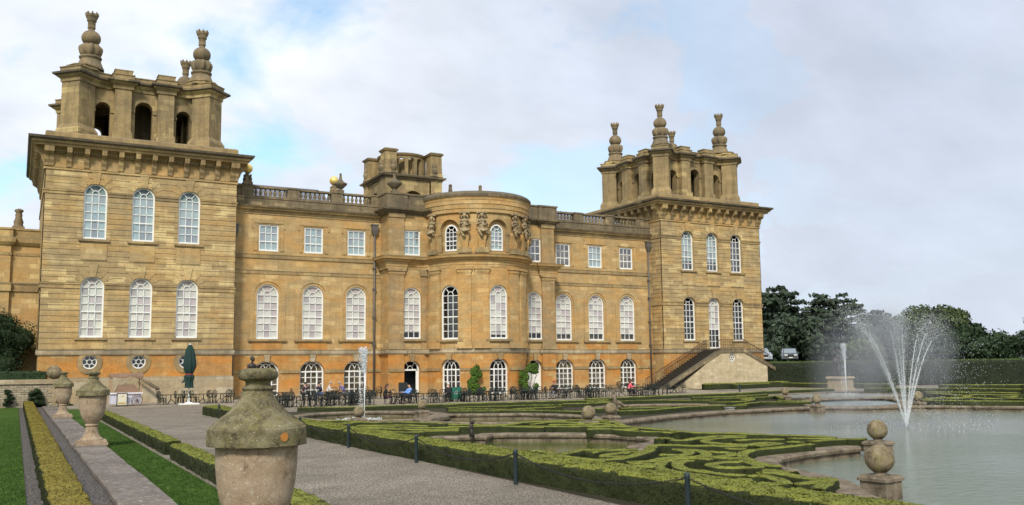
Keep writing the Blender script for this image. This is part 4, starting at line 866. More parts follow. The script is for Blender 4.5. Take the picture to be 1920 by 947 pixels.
m.add([FM(x,z,0) for x,z in rw]+[(x,SY1,z) for x,z in rw],[(k+i,k+(i+1)%k,(i+1)%k,i) for i in range(k)]); m.quad((30.4,SY0+.3,2.8),(31.8,SY0+.3,2.8),(31.8,SY0+.3,4.05),(30.4,SY0+.3,4.05))
m.build('stair_block',stone('stair_stone',(.50,.41,.26),(.57,.47,.31),(.64,.54,.37),(.45,.35,.2),bw=.9,bh=.36,stain_amt=.55,patch=.85,streak=.25),st)
# sloping stone stringer
m=MB()
for pts in ([(21.0,.18),(29.5,4.38),(32.9,4.38)],[(32.9,4.38),(37.6,2.3)]):
    for (xa,za),(xb,zb) in zip(pts[:-1],pts[1:]):
        m.add([(xa,SY0-.1,za-.42),(xb,SY0-.1,zb-.42),(xb,SY0-.1,zb-.02),(xa,SY0-.1,za-.02),(xa,SY0+.45,za-.42),(xb,SY0+.45,zb-.42),(xb,SY0+.45,zb-.02),(xa,SY0+.45,za-.02)],[(0,1,2,3),(3,2,6,7),(0,4,5,1),(4,7,6,5),(0,3,7,4),(1,5,6,2)])
m.prism([(29.3,SY0-.12),(33.1,SY0-.12),(33.1,TY-.12),(29.3,TY-.12)],4.3,4.47)
m.build('stringer',ST['dark'],st)
m=MB(); n=22
for i in range(n):
    x0=20.9+(29.35-20.9)*i/n; z=.1+4.25*(i+.6)/n; m.box(x0,29.4,SY0+.45,TY-.15,max(0,z-.2),z)
    m.box(x0-.04,x0+.1,SY0+.45,TY-.15,z-.045,z+.003)
for i in range(9):
    x1=37.4-(37.4-32.95)*i/9; z=2.4+1.9*(i+.7)/9; m.box(33.1,x1,SY0+.45,TY-.15,z-.25,z)
m.build('steps',simple('dark_step_stone',(.055,.048,.036),.9,0,.4,3.),st)
m=MB()
def rail(pts,y,scroll=True):
    for (xa,za),(xb,zb) in zip(pts[:-1],pts[1:]):
        m.tube([(xa,y,za+1.02),(xb,y,zb+1.02)],.045,6); m.tube([(xa,y,za+.1),(xb,y,zb+.1)],.025,5); L=math.hypot(xb-xa,zb-za); q=int(L/.3)
        for i in range(q+1):
            t=i/q; x=xa+(xb-xa)*t; z=za+(zb-za)*t; m.tube([(x,y,z),(x,y,z+1.02)],.018,4)
            if scroll and i<q:
                xc=x+(xb-xa)/q/2; zc=z+(zb-za)/q/2
                for h in (.35,.72): m.tube([(xc+.11*math.cos(2*PI*w_/8),y,zc+h+.14*math.sin(2*PI*w_/8)) for w_ in range(9)],.014,4)
rail([(28.9,4.1),(29.6,4.45),(32.9,4.45),(36.3,2.9)],SY0+.1); rail([(37.0,2.6),(36.3,2.9)],SY0+.1,False); rail([(20.6,.1),(29.5,4.45)],TY-.35,True)
m.build('iron_railing',RAILIRON,st)
f=MB(); arcbar(f,FM,[(31.1+.44*math.cos(2*PI*i/20),3.42+.44*math.sin(2*PI*i/20)) for i in range(21)],.07,-.22,-.1); arcbar(f,FM,[(31.1+.17*math.cos(2*PI*i/12),3.42+.17*math.sin(2*PI*i/12)) for i in range(13)],.05,-.2,-.12)
for k in range(6): q=PI/2+k*PI/3; bar(f,FM,(31.1+.17*math.cos(q),3.42+.17*math.sin(q)),(31.1+.42*math.cos(q),3.42+.42*math.sin(q)),.05,-.2,-.12)
f.build('round_grille',WHITE,st)
HEDGES={'back': [[(-24.15,-25.37),(-21.34,-26.93),(-17.32,-26.95),(-14.15,-27.92)],[(-14.51,-27.01),(-10.44,-27.82),(-6.54,-28.09),(-3.01,-29.15)],[(-2.77,-26.04),(2.14,-25.68),(7.84,-24.82),(14.25,-24.73)],[(12.86,-24.94),(18.69,-22.85),(24.68,-22.06),(27.88,-21.64)]],
 'backrow': [[(-16.91,-32.23),(-15.12,-32.08),(-13.18,-32.67),(-11.72,-32.43),(-9.74,-33.69)],[(-17.83,-34.25),(-16.19,-34.8),(-15.23,-36.67),(-13.96,-36.19),(-11.24,-36.11)],[(-18.61,-35.93),(-17.17,-36.98),(-14.99,-38.21),(-14.08,-39.81),(-13.34,-41.71)],[(-8.82,-32.31),(-7.47,-32.75),(-5.39,-32.57)],
             [(-6.07,-31.03),(-3.82,-31.3),(-0.92,-31.75),(0.68,-33.88),(1.97,-34.81)],[(-11.45,-42.31),(-9.2,-42.49),(-5.61,-41.01),(-3.85,-41.19),(-2.11,-42.11)],[(-9.7,-40.01),(-8.03,-40.17),(-6.65,-40.76)],[(-11.68,-39.53),(-10.4,-39.35)],[(4.31,-29.47),(5.97,-30.0),(8.83,-30.48)],[(-0.4,-36.85),(0.54,-37.8),(2.19,-37.54)],
             [(3.18,-33.18),(4.86,-32.62),(5.05,-34.5)],[(8.7,-29.46),(10.58,-29.29),(12.91,-28.34)],[(3.36,-35.91),(7.07,-32.97),(8.25,-33.02)],[(-2.19,-41.3),(1.79,-39.26),(2.85,-40.35),(4.19,-41.17)],[(5.15,-33.32),(6.67,-32.54),(4.85,-35.3),(1.52,-38.04)],[(8.98,-32.53),(10.65,-31.7),(7.31,-35.67)],[(4.42,-38.08),(4.16,-39.8),(4.5,-40.74)]],
 'lobe': [[(-19.24,-63.01),(-20.22,-63.1),(-21.42,-63.27),(-22.33,-63.6),(-23.18,-64.35),(-23.78,-65.17),(-24.15,-65.93),(-24.31,-66.53),(-24.19,-66.73)],[(-18.4,-62.21),(-17.81,-62.24),(-17.03,-62.32)],[(-17.05,-62.39),(-16.52,-62.71)],[(-18.14,-58.62),(-17.66,-59.4),(-17.17,-60.13),(-16.88,-60.84),(-16.78,-61.71)],
          [(-18.13,-61.04),(-17.73,-61.44),(-17.0,-61.9)],[(-20.04,-60.69),(-19.3,-60.81),(-18.93,-61.1),(-18.55,-61.16)],[(-21.43,-62.21),(-20.5,-61.96),(-19.86,-61.85),(-19.77,-62.31),(-20.28,-62.39),(-21.09,-62.64)],[(-18.92,-62.35),(-18.98,-61.9)],[(-24.23,-65.25),(-24.18,-65.66),(-24.53,-66.38),(-24.94,-66.55),(-25.18,-66.27)],
          [(-25.63,-67.55),(-25.33,-67.56),(-25.25,-68.01),(-25.41,-68.65),(-25.02,-68.92)],[(-26.22,-67.73),(-25.83,-67.8),(-25.99,-68.43),(-26.36,-68.96),(-26.67,-68.92),(-26.75,-68.7)],[(-26.27,-69.19),(-25.87,-69.21),(-25.16,-69.09)],[(-25.13,-69.02),(-26.0,-69.62),(-26.5,-69.9)],[(-25.05,-67.03),(-24.9,-67.34),(-24.87,-67.77)],
          [(-26.76,-68.0),(-26.58,-68.03),(-26.85,-68.38)]],
 'mid': [[(-24.55,-48.87),(-23.76,-49.19),(-23.09,-49.4),(-22.37,-49.66)],[(-22.46,-50.03),(-21.73,-50.49),(-20.87,-51.3)],[(-20.92,-51.44),(-20.21,-52.2),(-19.28,-52.57)],[(-24.04,-47.76),(-23.22,-48.09),(-22.77,-49.15),(-22.18,-50.94),(-21.65,-51.69)],[(-22.82,-49.1),(-21.96,-49.12),(-20.71,-48.33),(-19.4,-48.27),(-18.04,-48.2),(-17.01,-49.31)],
         [(-21.0,-49.56),(-19.77,-48.88),(-19.21,-49.35),(-19.06,-50.44),(-20.05,-50.69),(-20.59,-50.24)],[(-21.13,-51.47),(-20.61,-52.21),(-19.87,-52.3),(-19.02,-52.2)],[(-20.19,-51.25),(-19.24,-51.35),(-18.03,-50.78)],[(-27.5,-41.06),(-26.71,-41.73),(-25.99,-43.71),(-24.93,-44.59),(-23.93,-46.04),(-23.45,-47.54)],
         [(-27.44,-43.51),(-26.61,-43.82),(-26.63,-43.18)],[(-27.87,-43.91),(-27.66,-46.85),(-26.41,-47.4),(-25.38,-49.0),(-24.22,-49.17)],[(-27.21,-45.53),(-26.34,-46.24),(-25.44,-46.84),(-24.96,-48.04)],[(-27.81,-48.29),(-27.43,-50.05),(-27.0,-50.66),(-26.45,-50.82)],[(-26.33,-50.63),(-25.72,-50.83),(-25.14,-51.12)],
         [(-27.97,-46.92),(-27.42,-47.68),(-26.78,-48.81),(-25.94,-49.79),(-24.73,-50.26)],[(-20.87,-53.45),(-20.44,-53.67),(-20.12,-54.33),(-19.37,-54.64)],[(-17.93,-49.0),(-17.67,-49.61),(-17.51,-50.52),(-18.86,-53.23),(-18.73,-54.57)],[(-18.9,-50.47),(-18.57,-51.11),(-18.78,-52.31),(-19.69,-52.87),(-20.07,-52.25)]],
 'near': [[(-24.44,-64.62),(-24.59,-64.18),(-24.98,-63.98),(-25.45,-64.23),(-25.91,-64.45),(-26.4,-64.92),(-26.74,-65.44),(-26.92,-65.94),(-26.93,-66.37),(-26.93,-66.94),(-26.91,-67.46),(-26.91,-67.98),(-26.81,-68.35)],[(-25.04,-64.52),(-25.36,-64.55),(-25.78,-64.89),(-26.21,-65.49),(-26.37,-66.08),(-26.37,-66.72),(-26.34,-67.31),(-26.12,-67.61)],
          [(-24.2,-65.58),(-24.53,-65.3),(-25.08,-65.38),(-25.41,-65.72),(-25.51,-66.16),(-25.13,-66.57)],[(-25.99,-61.29),(-25.37,-61.12),(-24.8,-61.22),(-24.4,-61.41)],[(-24.76,-61.97),(-25.05,-61.82),(-25.45,-61.98),(-26.08,-62.24),(-26.25,-62.53),(-25.98,-62.65),(-25.78,-62.79)],
          [(-27.03,-62.78),(-26.82,-63.06),(-26.5,-63.16),(-25.99,-63.0),(-25.15,-62.49),(-24.45,-61.94),(-24.06,-61.59)],[(-24.12,-61.55),(-23.24,-60.68),(-22.92,-60.67),(-22.55,-61.01),(-22.27,-61.4),(-21.76,-61.6),(-21.56,-62.1),(-21.19,-62.37)],[(-23.38,-62.1),(-23.3,-62.47),(-23.23,-62.83),(-23.77,-63.62),(-24.13,-63.87),(-24.22,-63.72)],
          [(-24.73,-62.93),(-24.6,-63.17),(-24.26,-63.27),(-23.67,-62.82),(-23.44,-62.21),(-23.62,-61.98)],[(-26.6,-63.96),(-26.26,-64.08),(-25.82,-64.02),(-25.15,-63.72),(-24.61,-63.71),(-24.44,-64.1)],[(-27.02,-63.78),(-27.08,-64.33),(-26.98,-64.74),(-26.79,-65.09),(-26.41,-64.45),(-26.59,-64.08)],
          [(-23.2,-63.0),(-23.05,-63.27),(-22.87,-63.55),(-23.35,-64.07),(-23.94,-64.27),(-24.11,-64.34),(-23.9,-64.67),(-23.61,-64.95)],[(-21.47,-59.31),(-21.28,-59.66),(-20.58,-59.36),(-19.98,-59.16),(-19.19,-59.09),(-18.51,-59.52)],[(-20.9,-62.06),(-21.27,-61.42),(-21.21,-60.71),(-20.86,-60.18),(-20.15,-59.68),(-19.4,-59.73),(-19.05,-60.09)],
          [(-21.61,-58.79),(-21.11,-58.51),(-21.29,-59.03)],[(-22.13,-62.52),(-21.96,-62.75),(-21.78,-63.0)],[(-20.89,-53.49),(-20.24,-53.83),(-20.09,-54.82),(-19.87,-55.82),(-19.52,-56.36),(-19.56,-57.11)],[(-19.88,-51.95),(-19.24,-52.79),(-18.9,-54.0),(-18.86,-55.51),(-18.81,-56.65),(-18.75,-57.74),(-17.72,-58.69)],
          [(-27.13,-59.94),(-26.82,-60.01),(-26.88,-60.59),(-27.09,-61.47)],[(-27.05,-61.49),(-27.12,-62.27),(-27.02,-63.0),(-26.86,-63.49)],[(-26.91,-61.31),(-26.37,-60.96),(-25.66,-60.53),(-25.02,-60.84)],[(-26.0,-62.25),(-26.18,-62.26)]],
 'right': [[(8.31,-46.11),(8.82,-48.51),(10.55,-51.03)],[(27.45,-25.73),(30.93,-30.8),(32.38,-37.51)],[(21.44,-36.4),(22.44,-37.68),(22.98,-40.7),(22.99,-43.21)],[(19.25,-38.59),(17.27,-42.02),(16.37,-43.58),(13.42,-45.02),(11.24,-44.81),(9.19,-45.68)],[(17.81,-42.65),(19.17,-42.91),(18.93,-43.98),(20.65,-44.67)],
           [(11.14,-45.76),(13.91,-45.56),(12.72,-47.48),(14.09,-47.94),(13.36,-49.19)],[(16.82,-45.35),(15.97,-46.75),(17.52,-46.16)]],
 'rightfar': [[(27.35,-9.22),(33.09,-6.99),(36.82,-6.56),(36.73,-13.75),(38.15,-20.49)],[(37.52,-26.02),(40.5,-32.5)]]}
BALLS=[((-19.94,-35.36),0.28),((-25.45,-40.6),0.27),((-15.02,-46.67),0.29),((-18.1,-49.4),0.31),((-23.82,-69.19),0.3),((-16.91,-63.48),0.3),((10.08,-33.19),0.27),((0.48,-45.09),0.28),((7.43,-46.47),0.3)]
# ------------------------------------------------------------ garden ground with pool basins
from mathutils.geometry import tessellate_polygon
def ccw(p):
    a=sum(p[i-1][0]*p[i][1]-p[i][0]*p[i-1][1] for i in range(len(p))); return p if a>0 else p[::-1]
def ellp(cx,cy,rx,ry,n=40,rot=0): return [(cx+rx*math.cos(t)*math.cos(rot)-ry*math.sin(t)*math.sin(rot),cy+rx*math.cos(t)*math.sin(rot)+ry*math.sin(t)*math.cos(rot)) for t in [2*PI*i/n for i in range(n)]]
POOLS=dict(
 big=ccw([(-16.2,-48.8),(-14.6,-47.6),(-13.3,-47.1),(-10.6,-45.7),(-6.2,-44.3),(-3.9,-44.1),(-1.3,-43.9),(1.7,-44.0),(3.2,-45.9),(6.9,-46.6),(9.,-49.4),(10.6,-52.5),(12,-57),(11,-64),(7,-71),(-2,-77),(-12,-80),(-20,-79.5),(-24.2,-77),(-25.3,-73.5),(-25.7,-71),(-25.2,-70.0),(-24.5,-69.2),(-23.9,-68.4),(-23.6,-67.6),(-23.4,-66.8),(-23.0,-65.6),(-22.3,-64.6),(-21.4,-63.9),(-20,-63.4),(-18.4,-63.1),(-17.1,-63.0),(-16.2,-61.6),(-16.6,-58),(-17.4,-54),(-17.2,-50.6)]),
 mid=ccw([(-25.9,-51.4),(-24.8,-51.6),(-24.4,-51.9),(-23.8,-51.3),(-23.2,-51.5),(-22.3,-52.2),(-21.6,-52.7),(-20.8,-53.4),(-20.3,-54.3),(-20.05,-55.5),(-20.3,-56.7),(-20.9,-57.6),(-21.9,-58.1),(-22.6,-58.5),(-22.7,-59.3),(-23.4,-60.0),(-24.8,-60.3),(-26.2,-60.0),(-27.3,-59.0),(-27.9,-57.4),(-28.05,-55.6),(-27.9,-54.0),(-27.3,-52.6),(-26.6,-51.8)]),
 small=ccw(ellp(-22.7,-34.6,3.7,4.7)),
 long=ccw([(-19.2,-36.6),(-18.3,-36.9),(-17.5,-37.4),(-16.1,-38.2),(-14.9,-39.4),(-14.3,-41.5),(-14.4,-43.6),(-15.2,-45.6),(-17,-45.9),(-19.3,-45.2),(-21.3,-43.5),(-22,-41.2),(-20.6,-38.6)]),
 back=ccw(ellp(-4.6,-37.1,4.0,3.1)),
 strip=ccw([(2.6,-43.4),(7.4,-37.9),(10.5,-35.9),(14.5,-35.9),(15.6,-37.6),(12.5,-41.2),(9.2,-44.0),(5.0,-45.2)]),
 right=ccw(ellp(17.6,-31.1,5.2,4.3,40,-.35)))
HOLES=[[Vector((x,y,0)) for x,y in p] for p in POOLS.values()]
def sheet(name,poly,z,m_,holes=True,kind='structure'):
    outer=[Vector((x,y,0)) for x,y in ccw(poly)]; loops=[outer]+([h[::-1] for h in HOLES] if holes else [])
    tr=tessellate_polygon(loops); pts=[v for l in loops for v in l]; mb=MB(); mb.add([(v.x,v.y,z) for v in pts],[t if (pts[t[1]]-pts[t[0]]).cross(pts[t[2]]-pts[t[0]]).z>0 else t[::-1] for t in tr])
    return tag(mb.build(name,m_),kind=kind)
GR=[(-60,-120),(60,-120),(60,-4),(36.5,-1),(36,.7),(-60,.7)]
sheet('gravel_path',[(-37.2,-120),(70,-120),(70,-3),(60,.9),(-37.2,.9)],.0,GRAVEL)
sheet('parterre_soil',[(-29.9,-119),(69,-119),(69,-33),(40,-27),(26.5,-23.5),(12,-25.8),(-4,-26.6),(-15,-27.3),(-24.6,-25.6),(-29.5,-24.6)],.006,SOIL)
tag(MB().box(-36.6,-26.4,-11.0,.8,-.2,.10).box(-26.398,20.4,-14.5,.8,-.2,.10).build('terrace_paving',PAVING),kind='structure')
sheet('lower_terrace',[(-26.4,-21.0),(24,-21.0),(24,-14.3),(-26.4,-14.3)],.012,PAVING,False)
sheet('lawn',[(-37.25,-120),(-35.95,-120),(-35.95,-9.5),(-37.25,-9.5)],.03,LAWN,False)
sheet('left_lawn',[(-58,-110),(-39.70,-110),(-39.70,-4.1),(-58,-4.1)],.03,LAWN,False)
sheet('dark_gravel_strip',[(-60,-110),(-38.0,-110),(-38.0,-3.0),(-60,-3.0)],.0,GRAVEL_DARK,False)
sheet('raised_park',[(36.4,3.0),(43.2,3.0),(51.6,-10.9),(62.6,-18.4),(82,-34),(3000,-1200),(3000,3500),(36.4,3500)],2.95,GRASS_FAR,False)
m=MB(); m.quad((43.2,3,-.3),(51.6,-10.9,-.3),(51.6,-10.9,2.95),(43.2,3,2.95)); m.quad((51.6,-10.9,-.3),(62.6,-18.4,-.3),(62.6,-18.4,2.95),(51.6,-10.9,2.95)); m.quad((62.6,-18.4,-.3),(82,-34,-.3),(82,-34,2.95),(62.6,-18.4,2.95)); m.quad((36.4,3.,-.3),(43.2,3,-.3),(43.2,3,2.95),(36.4,3,2.95)); m.quad((82,-34,-.3),(3000,-1200,-.3),(3000,-1200,2.95),(82,-34,2.95)); tag(m.build('park_bank',GRASS_FAR),kind='structure')
tag(MB().box(-70,-37.4,-2.6,2.8,-.3,2.0).build('raised_bed',SOIL),kind='structure')
KL={'big':'weathered stone kerb round the largest pool with the spreading fountain','mid':'stone kerb of the round green pool just behind the chained hedge','small':'stone kerb of the pool with the single narrow jet nearest the terrace chairs','long':'stone kerb of the long green pool between two pairs of stone balls','back':'pale stone kerb of the small far pool beside the seated stone figure','strip':'stone kerb of the narrow pool between the largest pool and the far jet pool','right':'stone kerb of the far pool with the jet near the tall dark hedge'}
WM={'big':WATER_BIG,'mid':WATER_GREEN,'small':WATER_GREEN,'long':WATER_GREEN,'back':WATER_GREEN,'strip':WATER_PALE,'right':WATER_PALE}
def inset(poly,d_):
    n=len(poly); P=[Vector(p) for p in poly]; o=[]
    for i in range(n):
        a=(P[i]-P[i-1]).normalized(); b=(P[(i+1)%n]-P[i]).normalized(); na=Vector((a.y,-a.x)); nb=Vector((b.y,-b.x)); m_=(na+nb).normalized(); o.append(tuple(P[i]+m_*(d_/max(.4,m_.dot(na)))))
    return o
for k,p in POOLS.items():
    P=smoothline(p,.5,True) if k in('big','long','strip') else [Vector(q) for q in p]
    if k=='big': P=[Vector(q) for q in p]
    m=MB(); w_=.5 if k!='big' else .62
    m.sweep([tuple(q) for q in P],[(.02,-.6),(.02,-.06),(-.06,-.04),(-.08,.04),(-.02,.10),(w_-.04,.11),(w_,.06),(w_,-.1)],closed=True)
    tag(m.build('pool_kerb',POOL_STONE),KL[k],'pool kerb','kerbs of the garden pools')
    wl=.035 if k=='right' else (-.1 if k=='strip' else -.2)
    q=inset([tuple(v) for v in P],.1); outer=[Vector((x,y,0)) for x,y in q]; tr=tessellate_polygon([outer]); mb=MB(); mb.add([(v.x,v.y,wl) for v in outer],[t if (outer[t[1]]-outer[t[0]]).cross(outer[t[2]]-outer[t[0]]).z>0 else t[::-1] for t in tr]); tag(mb.build('water',WM[k]),kind='structure')
# ------------------------------------------------------------ hedges
def leafquads(pts,nrm,size,rg):
    n=len(pts); a=rg.normal(size=(n,3)); a/=np.linalg.norm(a,axis=1)[:,None]; nn=nrm+a*.75; nn/=np.linalg.norm(nn,axis=1)[:,None]
    r_=rg.normal(size=(n,3)); t=np.cross(nn,r_); t/=np.linalg.norm(t,axis=1)[:,None]+1e-9; b=np.cross(nn,t); s=(size*(.6+.8*rg.random(n)))[:,None]
    t=t*s; b=b*s*.6; v=np.empty((n,4,3)); v[:,0]=pts-t; v[:,1]=pts-b; v[:,2]=pts+t; v[:,3]=pts+b; return v.reshape(-1,3)
def fastmesh(name,parts,mat_,parent=None):   # parts: list of (verts Nx3, faces list or 'quads')
    V=[];F=[];n=0; loops=[];starts=[];tot=0
    for v,f in parts:
        v=np.asarray(v,dtype=np.float32); V.append(v)
        if isinstance(f,str):
            k=len(v)//4; idx=np.arange(len(v))+n; loops.append(idx); starts.append(tot+4*np.arange(k)); tot+=4*k
        else:
            f=np.asarray(f,dtype=np.int64); k,c=f.shape; loops.append((f+n).ravel()); starts.append(tot+c*np.arange(k)); tot+=c*k
        n+=len(v)
    V=np.concatenate(V); L=np.concatenate(loops).astype(np.int32); St=np.concatenate(starts).astype(np.int32)
    me=bpy.data.meshes.new(name); me.vertices.add(len(V)); me.vertices.foreach_set('co',V.ravel()); me.loops.add(len(L)); me.loops.foreach_set('vertex_index',L); me.polygons.add(len(St)); me.polygons.foreach_set('loop_start',St); me.update(calc_edges=True); me.validate()
    me.materials.append(mat_); o=bpy.data.objects.new(name,me); COL.objects.link(o); o.parent=parent; return o
def hedge(path,w_,h,mat_,leafn=120,leafs=.035,step=.3,base=0.,name='box_hedge',jit=.018,seed=0,smooth=True):
    rg=np.random.default_rng(seed+11); P=smoothline(path,step) if smooth else [Vector(p) for p in path]
    P=[Vector(p) for p in P]; n=len(P); cs=[(-.5,0),(-.5,.35),(-.5,.7),(-.49,.94),(-.44,1.),(-.2,1.01),(0,1.015),(.2,1.01),(.44,1.),(.49,.94),(.5,.7),(.5,.35),(.5,0)]; K_=len(cs)
    V=np.zeros((n,K_,3)); Nn=[]
    for i,p in enumerate(P):
        t=(P[min(i+1,n-1)]-P[max(i-1,0)]).normalized(); nx,ny=t.y,-t.x; ww=w_*(1+.05*math.sin(i*.9+seed)); hh=h*(1+.02*math.sin(i*.5+seed*2))
        for j,(a,b) in enumerate(cs): V[i,j]=(p.x+nx*a*ww,p.y+ny*a*ww,base+b*hh)
    V+=rg.normal(size=V.shape)*jit*np.array([1,1,.8])
    V2=V.reshape(-1,3); F=[]
    for i in range(n-1):
        for j in range(K_-1): F.append((i*K_+j,(i+1)*K_+j,(i+1)*K_+j+1,i*K_+j+1))
    caps=[]
    for e in (0,(n-1)*K_):
        for j in range(K_//2): caps.append((e+j,e+j+1,e+K_-2-j,e+K_-1-j))
    F=np.array(F+caps); parts=[(V2,F)]
    if leafn:
        q=V2[F]; A=np.linalg.norm(np.cross(q[:,2]-q[:,0],q[:,3]-q[:,1]),axis=1)/2; N_=int(A.sum()*leafn)
        if N_>10:
            pick=rg.choice(len(F),N_,p=A/A.sum()); u=rg.random((N_,1)); v=rg.random((N_,1)); qq=q[pick]
            pts=(qq[:,0]*(1-u)+qq[:,1]*u)*(1-v)+(qq[:,3]*(1-u)+qq[:,2]*u)*v; nr=np.cross(qq[:,1]-qq[:,0],qq[:,3]-qq[:,0]); nr/=np.linalg.norm(nr,axis=1)[:,None]+1e-9
            c=V2.mean(0); nr*=np.sign((nr*np.array([0,0,1])).sum(1)+1e-6)[:,None]*0+1
            # orient outwards from the hedge core
            mid=np.array([[p.x,p.y,base+h*.5] for p in P]); core=mid[np.minimum(pick//(K_-1),n-1)]; sg=np.sign(((pts-core)*nr).sum(1)); sg[sg==0]=1; nr*=sg[:,None]
            pts=pts+nr*(rg.random((N_,1))*leafs*.9-.2*leafs); parts.append((leafquads(pts,nr,leafs*np.ones(N_),rg),'quads'))
    o=fastmesh(name,parts,mat_); side=HEDGE_SHADE if mat_ in(HEDGE,HEDGE_GOLD) else (TALLSHADE if name=='hedge_wall' else None)
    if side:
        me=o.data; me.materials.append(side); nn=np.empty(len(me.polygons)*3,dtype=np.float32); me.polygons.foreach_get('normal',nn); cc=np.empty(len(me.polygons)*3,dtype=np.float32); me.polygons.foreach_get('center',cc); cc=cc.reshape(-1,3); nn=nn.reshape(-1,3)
        nf=len(F); zt=base+h*(.93+rg.normal(size=len(cc))*.03); mi=(cc[:,2]<zt).astype(np.int32); me.polygons.foreach_set('material_index',mi)  # faces below the top get the painted side shade
    return o
TALLSHADE=foliage('tall_hedge_shaded_leaves',(.006,.009,.004),(.012,.018,.007),(.024,.034,.013),1.2,10.)  # shaded copy of the yew green for the tall hedge's sides
TALLLIT=foliage('tall_hedge_lit_top_leaves',(.02,.035,.01),(.045,.07,.018),(.08,.11,.03),1.2,10.)  # lit top edge of the tall hedge painted as a lighter green
hs=0
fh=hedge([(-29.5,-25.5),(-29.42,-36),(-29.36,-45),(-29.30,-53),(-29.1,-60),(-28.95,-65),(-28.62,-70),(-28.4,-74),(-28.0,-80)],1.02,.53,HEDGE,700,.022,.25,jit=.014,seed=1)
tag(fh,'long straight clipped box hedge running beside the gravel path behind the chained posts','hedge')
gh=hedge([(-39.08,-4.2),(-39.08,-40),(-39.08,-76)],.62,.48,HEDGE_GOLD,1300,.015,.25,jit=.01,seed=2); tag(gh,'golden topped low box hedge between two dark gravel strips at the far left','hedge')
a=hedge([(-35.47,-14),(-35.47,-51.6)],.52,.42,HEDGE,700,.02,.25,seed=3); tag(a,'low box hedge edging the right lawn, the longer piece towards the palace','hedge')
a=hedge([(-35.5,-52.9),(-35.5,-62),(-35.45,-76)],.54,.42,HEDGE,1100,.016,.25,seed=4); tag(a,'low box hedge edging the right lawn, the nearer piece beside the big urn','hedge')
HL={'near':('clipped box scrollwork hedge in the maze between the green round pool and the chained hedge','box scrollwork nearest the gravel path',.31,.29,520),
 'lobe':('clipped box scrollwork hedge hugging the near left bay of the largest pool','box scrollwork beside the near pool bay',.31,.29,560),
 'mid':('low box hedge in the rows between the round green pool and the long green pool','box rows between the green pools',.30,.29,260),
 'back':('outermost box hedge along the terrace where the iron chairs stand','box hedge pieces along the chair terrace',.6,.26,60),
 'backrow':('low box hedge in the rows between the chair terrace and the pool kerbs','box rows below the chair terrace',.38,.25,80),
 'right':('low box hedge in the flat parterre right of the spreading fountain','box rows right of the fountain',.45,.38,40),
 'rightfar':('long low box hedge in front of the tall dark hedge wall','low box hedges below the tall hedge wall',.8,.5,30)}
HLAB={'near':['largest outer C shaped box hedge curl nearest the last chained post','second C shaped box hedge curl nested inside the largest curl','small innermost hook of box hedge inside the nested curls','box hedge line skirting the near edge of the round green pool','small S shaped box hedge loop below the round green pool edge','box hedge rising rightwards from the chained hedge behind the small S loop','long box hedge running right from the right tip of the round green pool','short hooked box hedge at the centre of the maze','small closed oval of box hedge at the centre of the maze','gently rising straight box hedge between the two groups of curls','flat triangular box hedge loop just behind the chained hedge','stepped zigzag box hedge right of the maze centre','upper arching box hedge of the maze towards the largest pool','long oval box hedge loop in the upper right of the maze','tiny box hedge stub beside the right end of the round green pool','short straight box hedge below the long oval loop','box hedge line just behind the round green pool running right','farthest box hedge line of the maze along the largest pool','short curved box hedge at the left end of the maze beside the chained hedge','thin box hedge parallel to the chained hedge below the S loop','leaning box hedge arc closing the left end of the maze loops','tiny box hedge stub inside the leftmost maze loop'],
'lobe':['thick curved box hedge wrapping round the near left bay of the largest pool','box hedge behind the bay kerb left of the short straight piece','short straight box hedge ending at the rear ball plinth','farthest thin box hedge line above the bay against the open water','second thin box hedge line above the bay','box hedge left of the bay meeting a square corner','narrow oval box hedge loop left of the bay','tiny linking box hedge joining two lines above the bay','hooked box hedge below the left tip of the bay kerb','box hedge strip along the lower side of the bay kerb','flattened box hedge loop below the bay just behind the chained hedge','short box hedge rising to the corner block below the bay','box hedge corner block at the lower right end of the maze','short box hedge strip touching the lower bay kerb','small box hedge stub at the left of the flattened loop']}
for gname,lines in HEDGES.items():
    lab0,grp,w_,h,ln=HL[gname]
    for li,p in enumerate(lines):
        lab=HLAB[gname][li] if gname in HLAB and li<len(HLAB[gname]) else lab0
        hs+=1
        if gname in('right','backrow','back','rightfar'): p=[q for q in p]
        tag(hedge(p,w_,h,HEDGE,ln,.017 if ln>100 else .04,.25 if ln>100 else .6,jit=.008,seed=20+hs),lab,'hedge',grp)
th=hedge([(38.2,2.0),(42.9,1.9),(51.1,-11.9),(62.1,-19.4),(81.6,-35),(110,-58)],1.8,2.82,TALLLIT,25,.09,1.0,jit=.05,seed=90,smooth=False,name='hedge_wall'); 
tag(th,'tall dark clipped yew hedge wall behind the fountain at the right','hedge')
a=hedge([(24.0,-8.2),(28,-7.7),(33,-6.6),(38,-6.0)],1.0,.62,HEDGE,60,.06,.4,seed=91); tag(a,'low box hedge at the foot of the pale staircase wall','hedge')
def blades(name,x0,x1,y0,y1,n,label,seed):
    rg=np.random.default_rng(seed); f=(rg.random(n))**.6; P=np.stack([x0+(x1-x0)*rg.random(n),y1+(y0-y1)*f,np.full(n,.03)],1); h=(.018+.03*rg.random(n))[:,None]; a=rg.random(n)*6.28; w_=np.stack([np.cos(a),np.sin(a),np.zeros(n)],1)*.009; tip=P+np.stack([rg.normal(size=n)*.012,rg.normal(size=n)*.012,np.zeros(n)],1)+h*np.array([0,0,1])
    v=np.stack([P-w_,P+w_,tip],1).reshape(-1,3); F=np.arange(n*3).reshape(-1,3); tag(fastmesh(name,[(v,F)],BLADE),label,'grass',None,'stuff')
BLADE=foliage('grass_blades',(.02,.05,.007),(.048,.10,.014),(.11,.19,.034),1.5,9.)
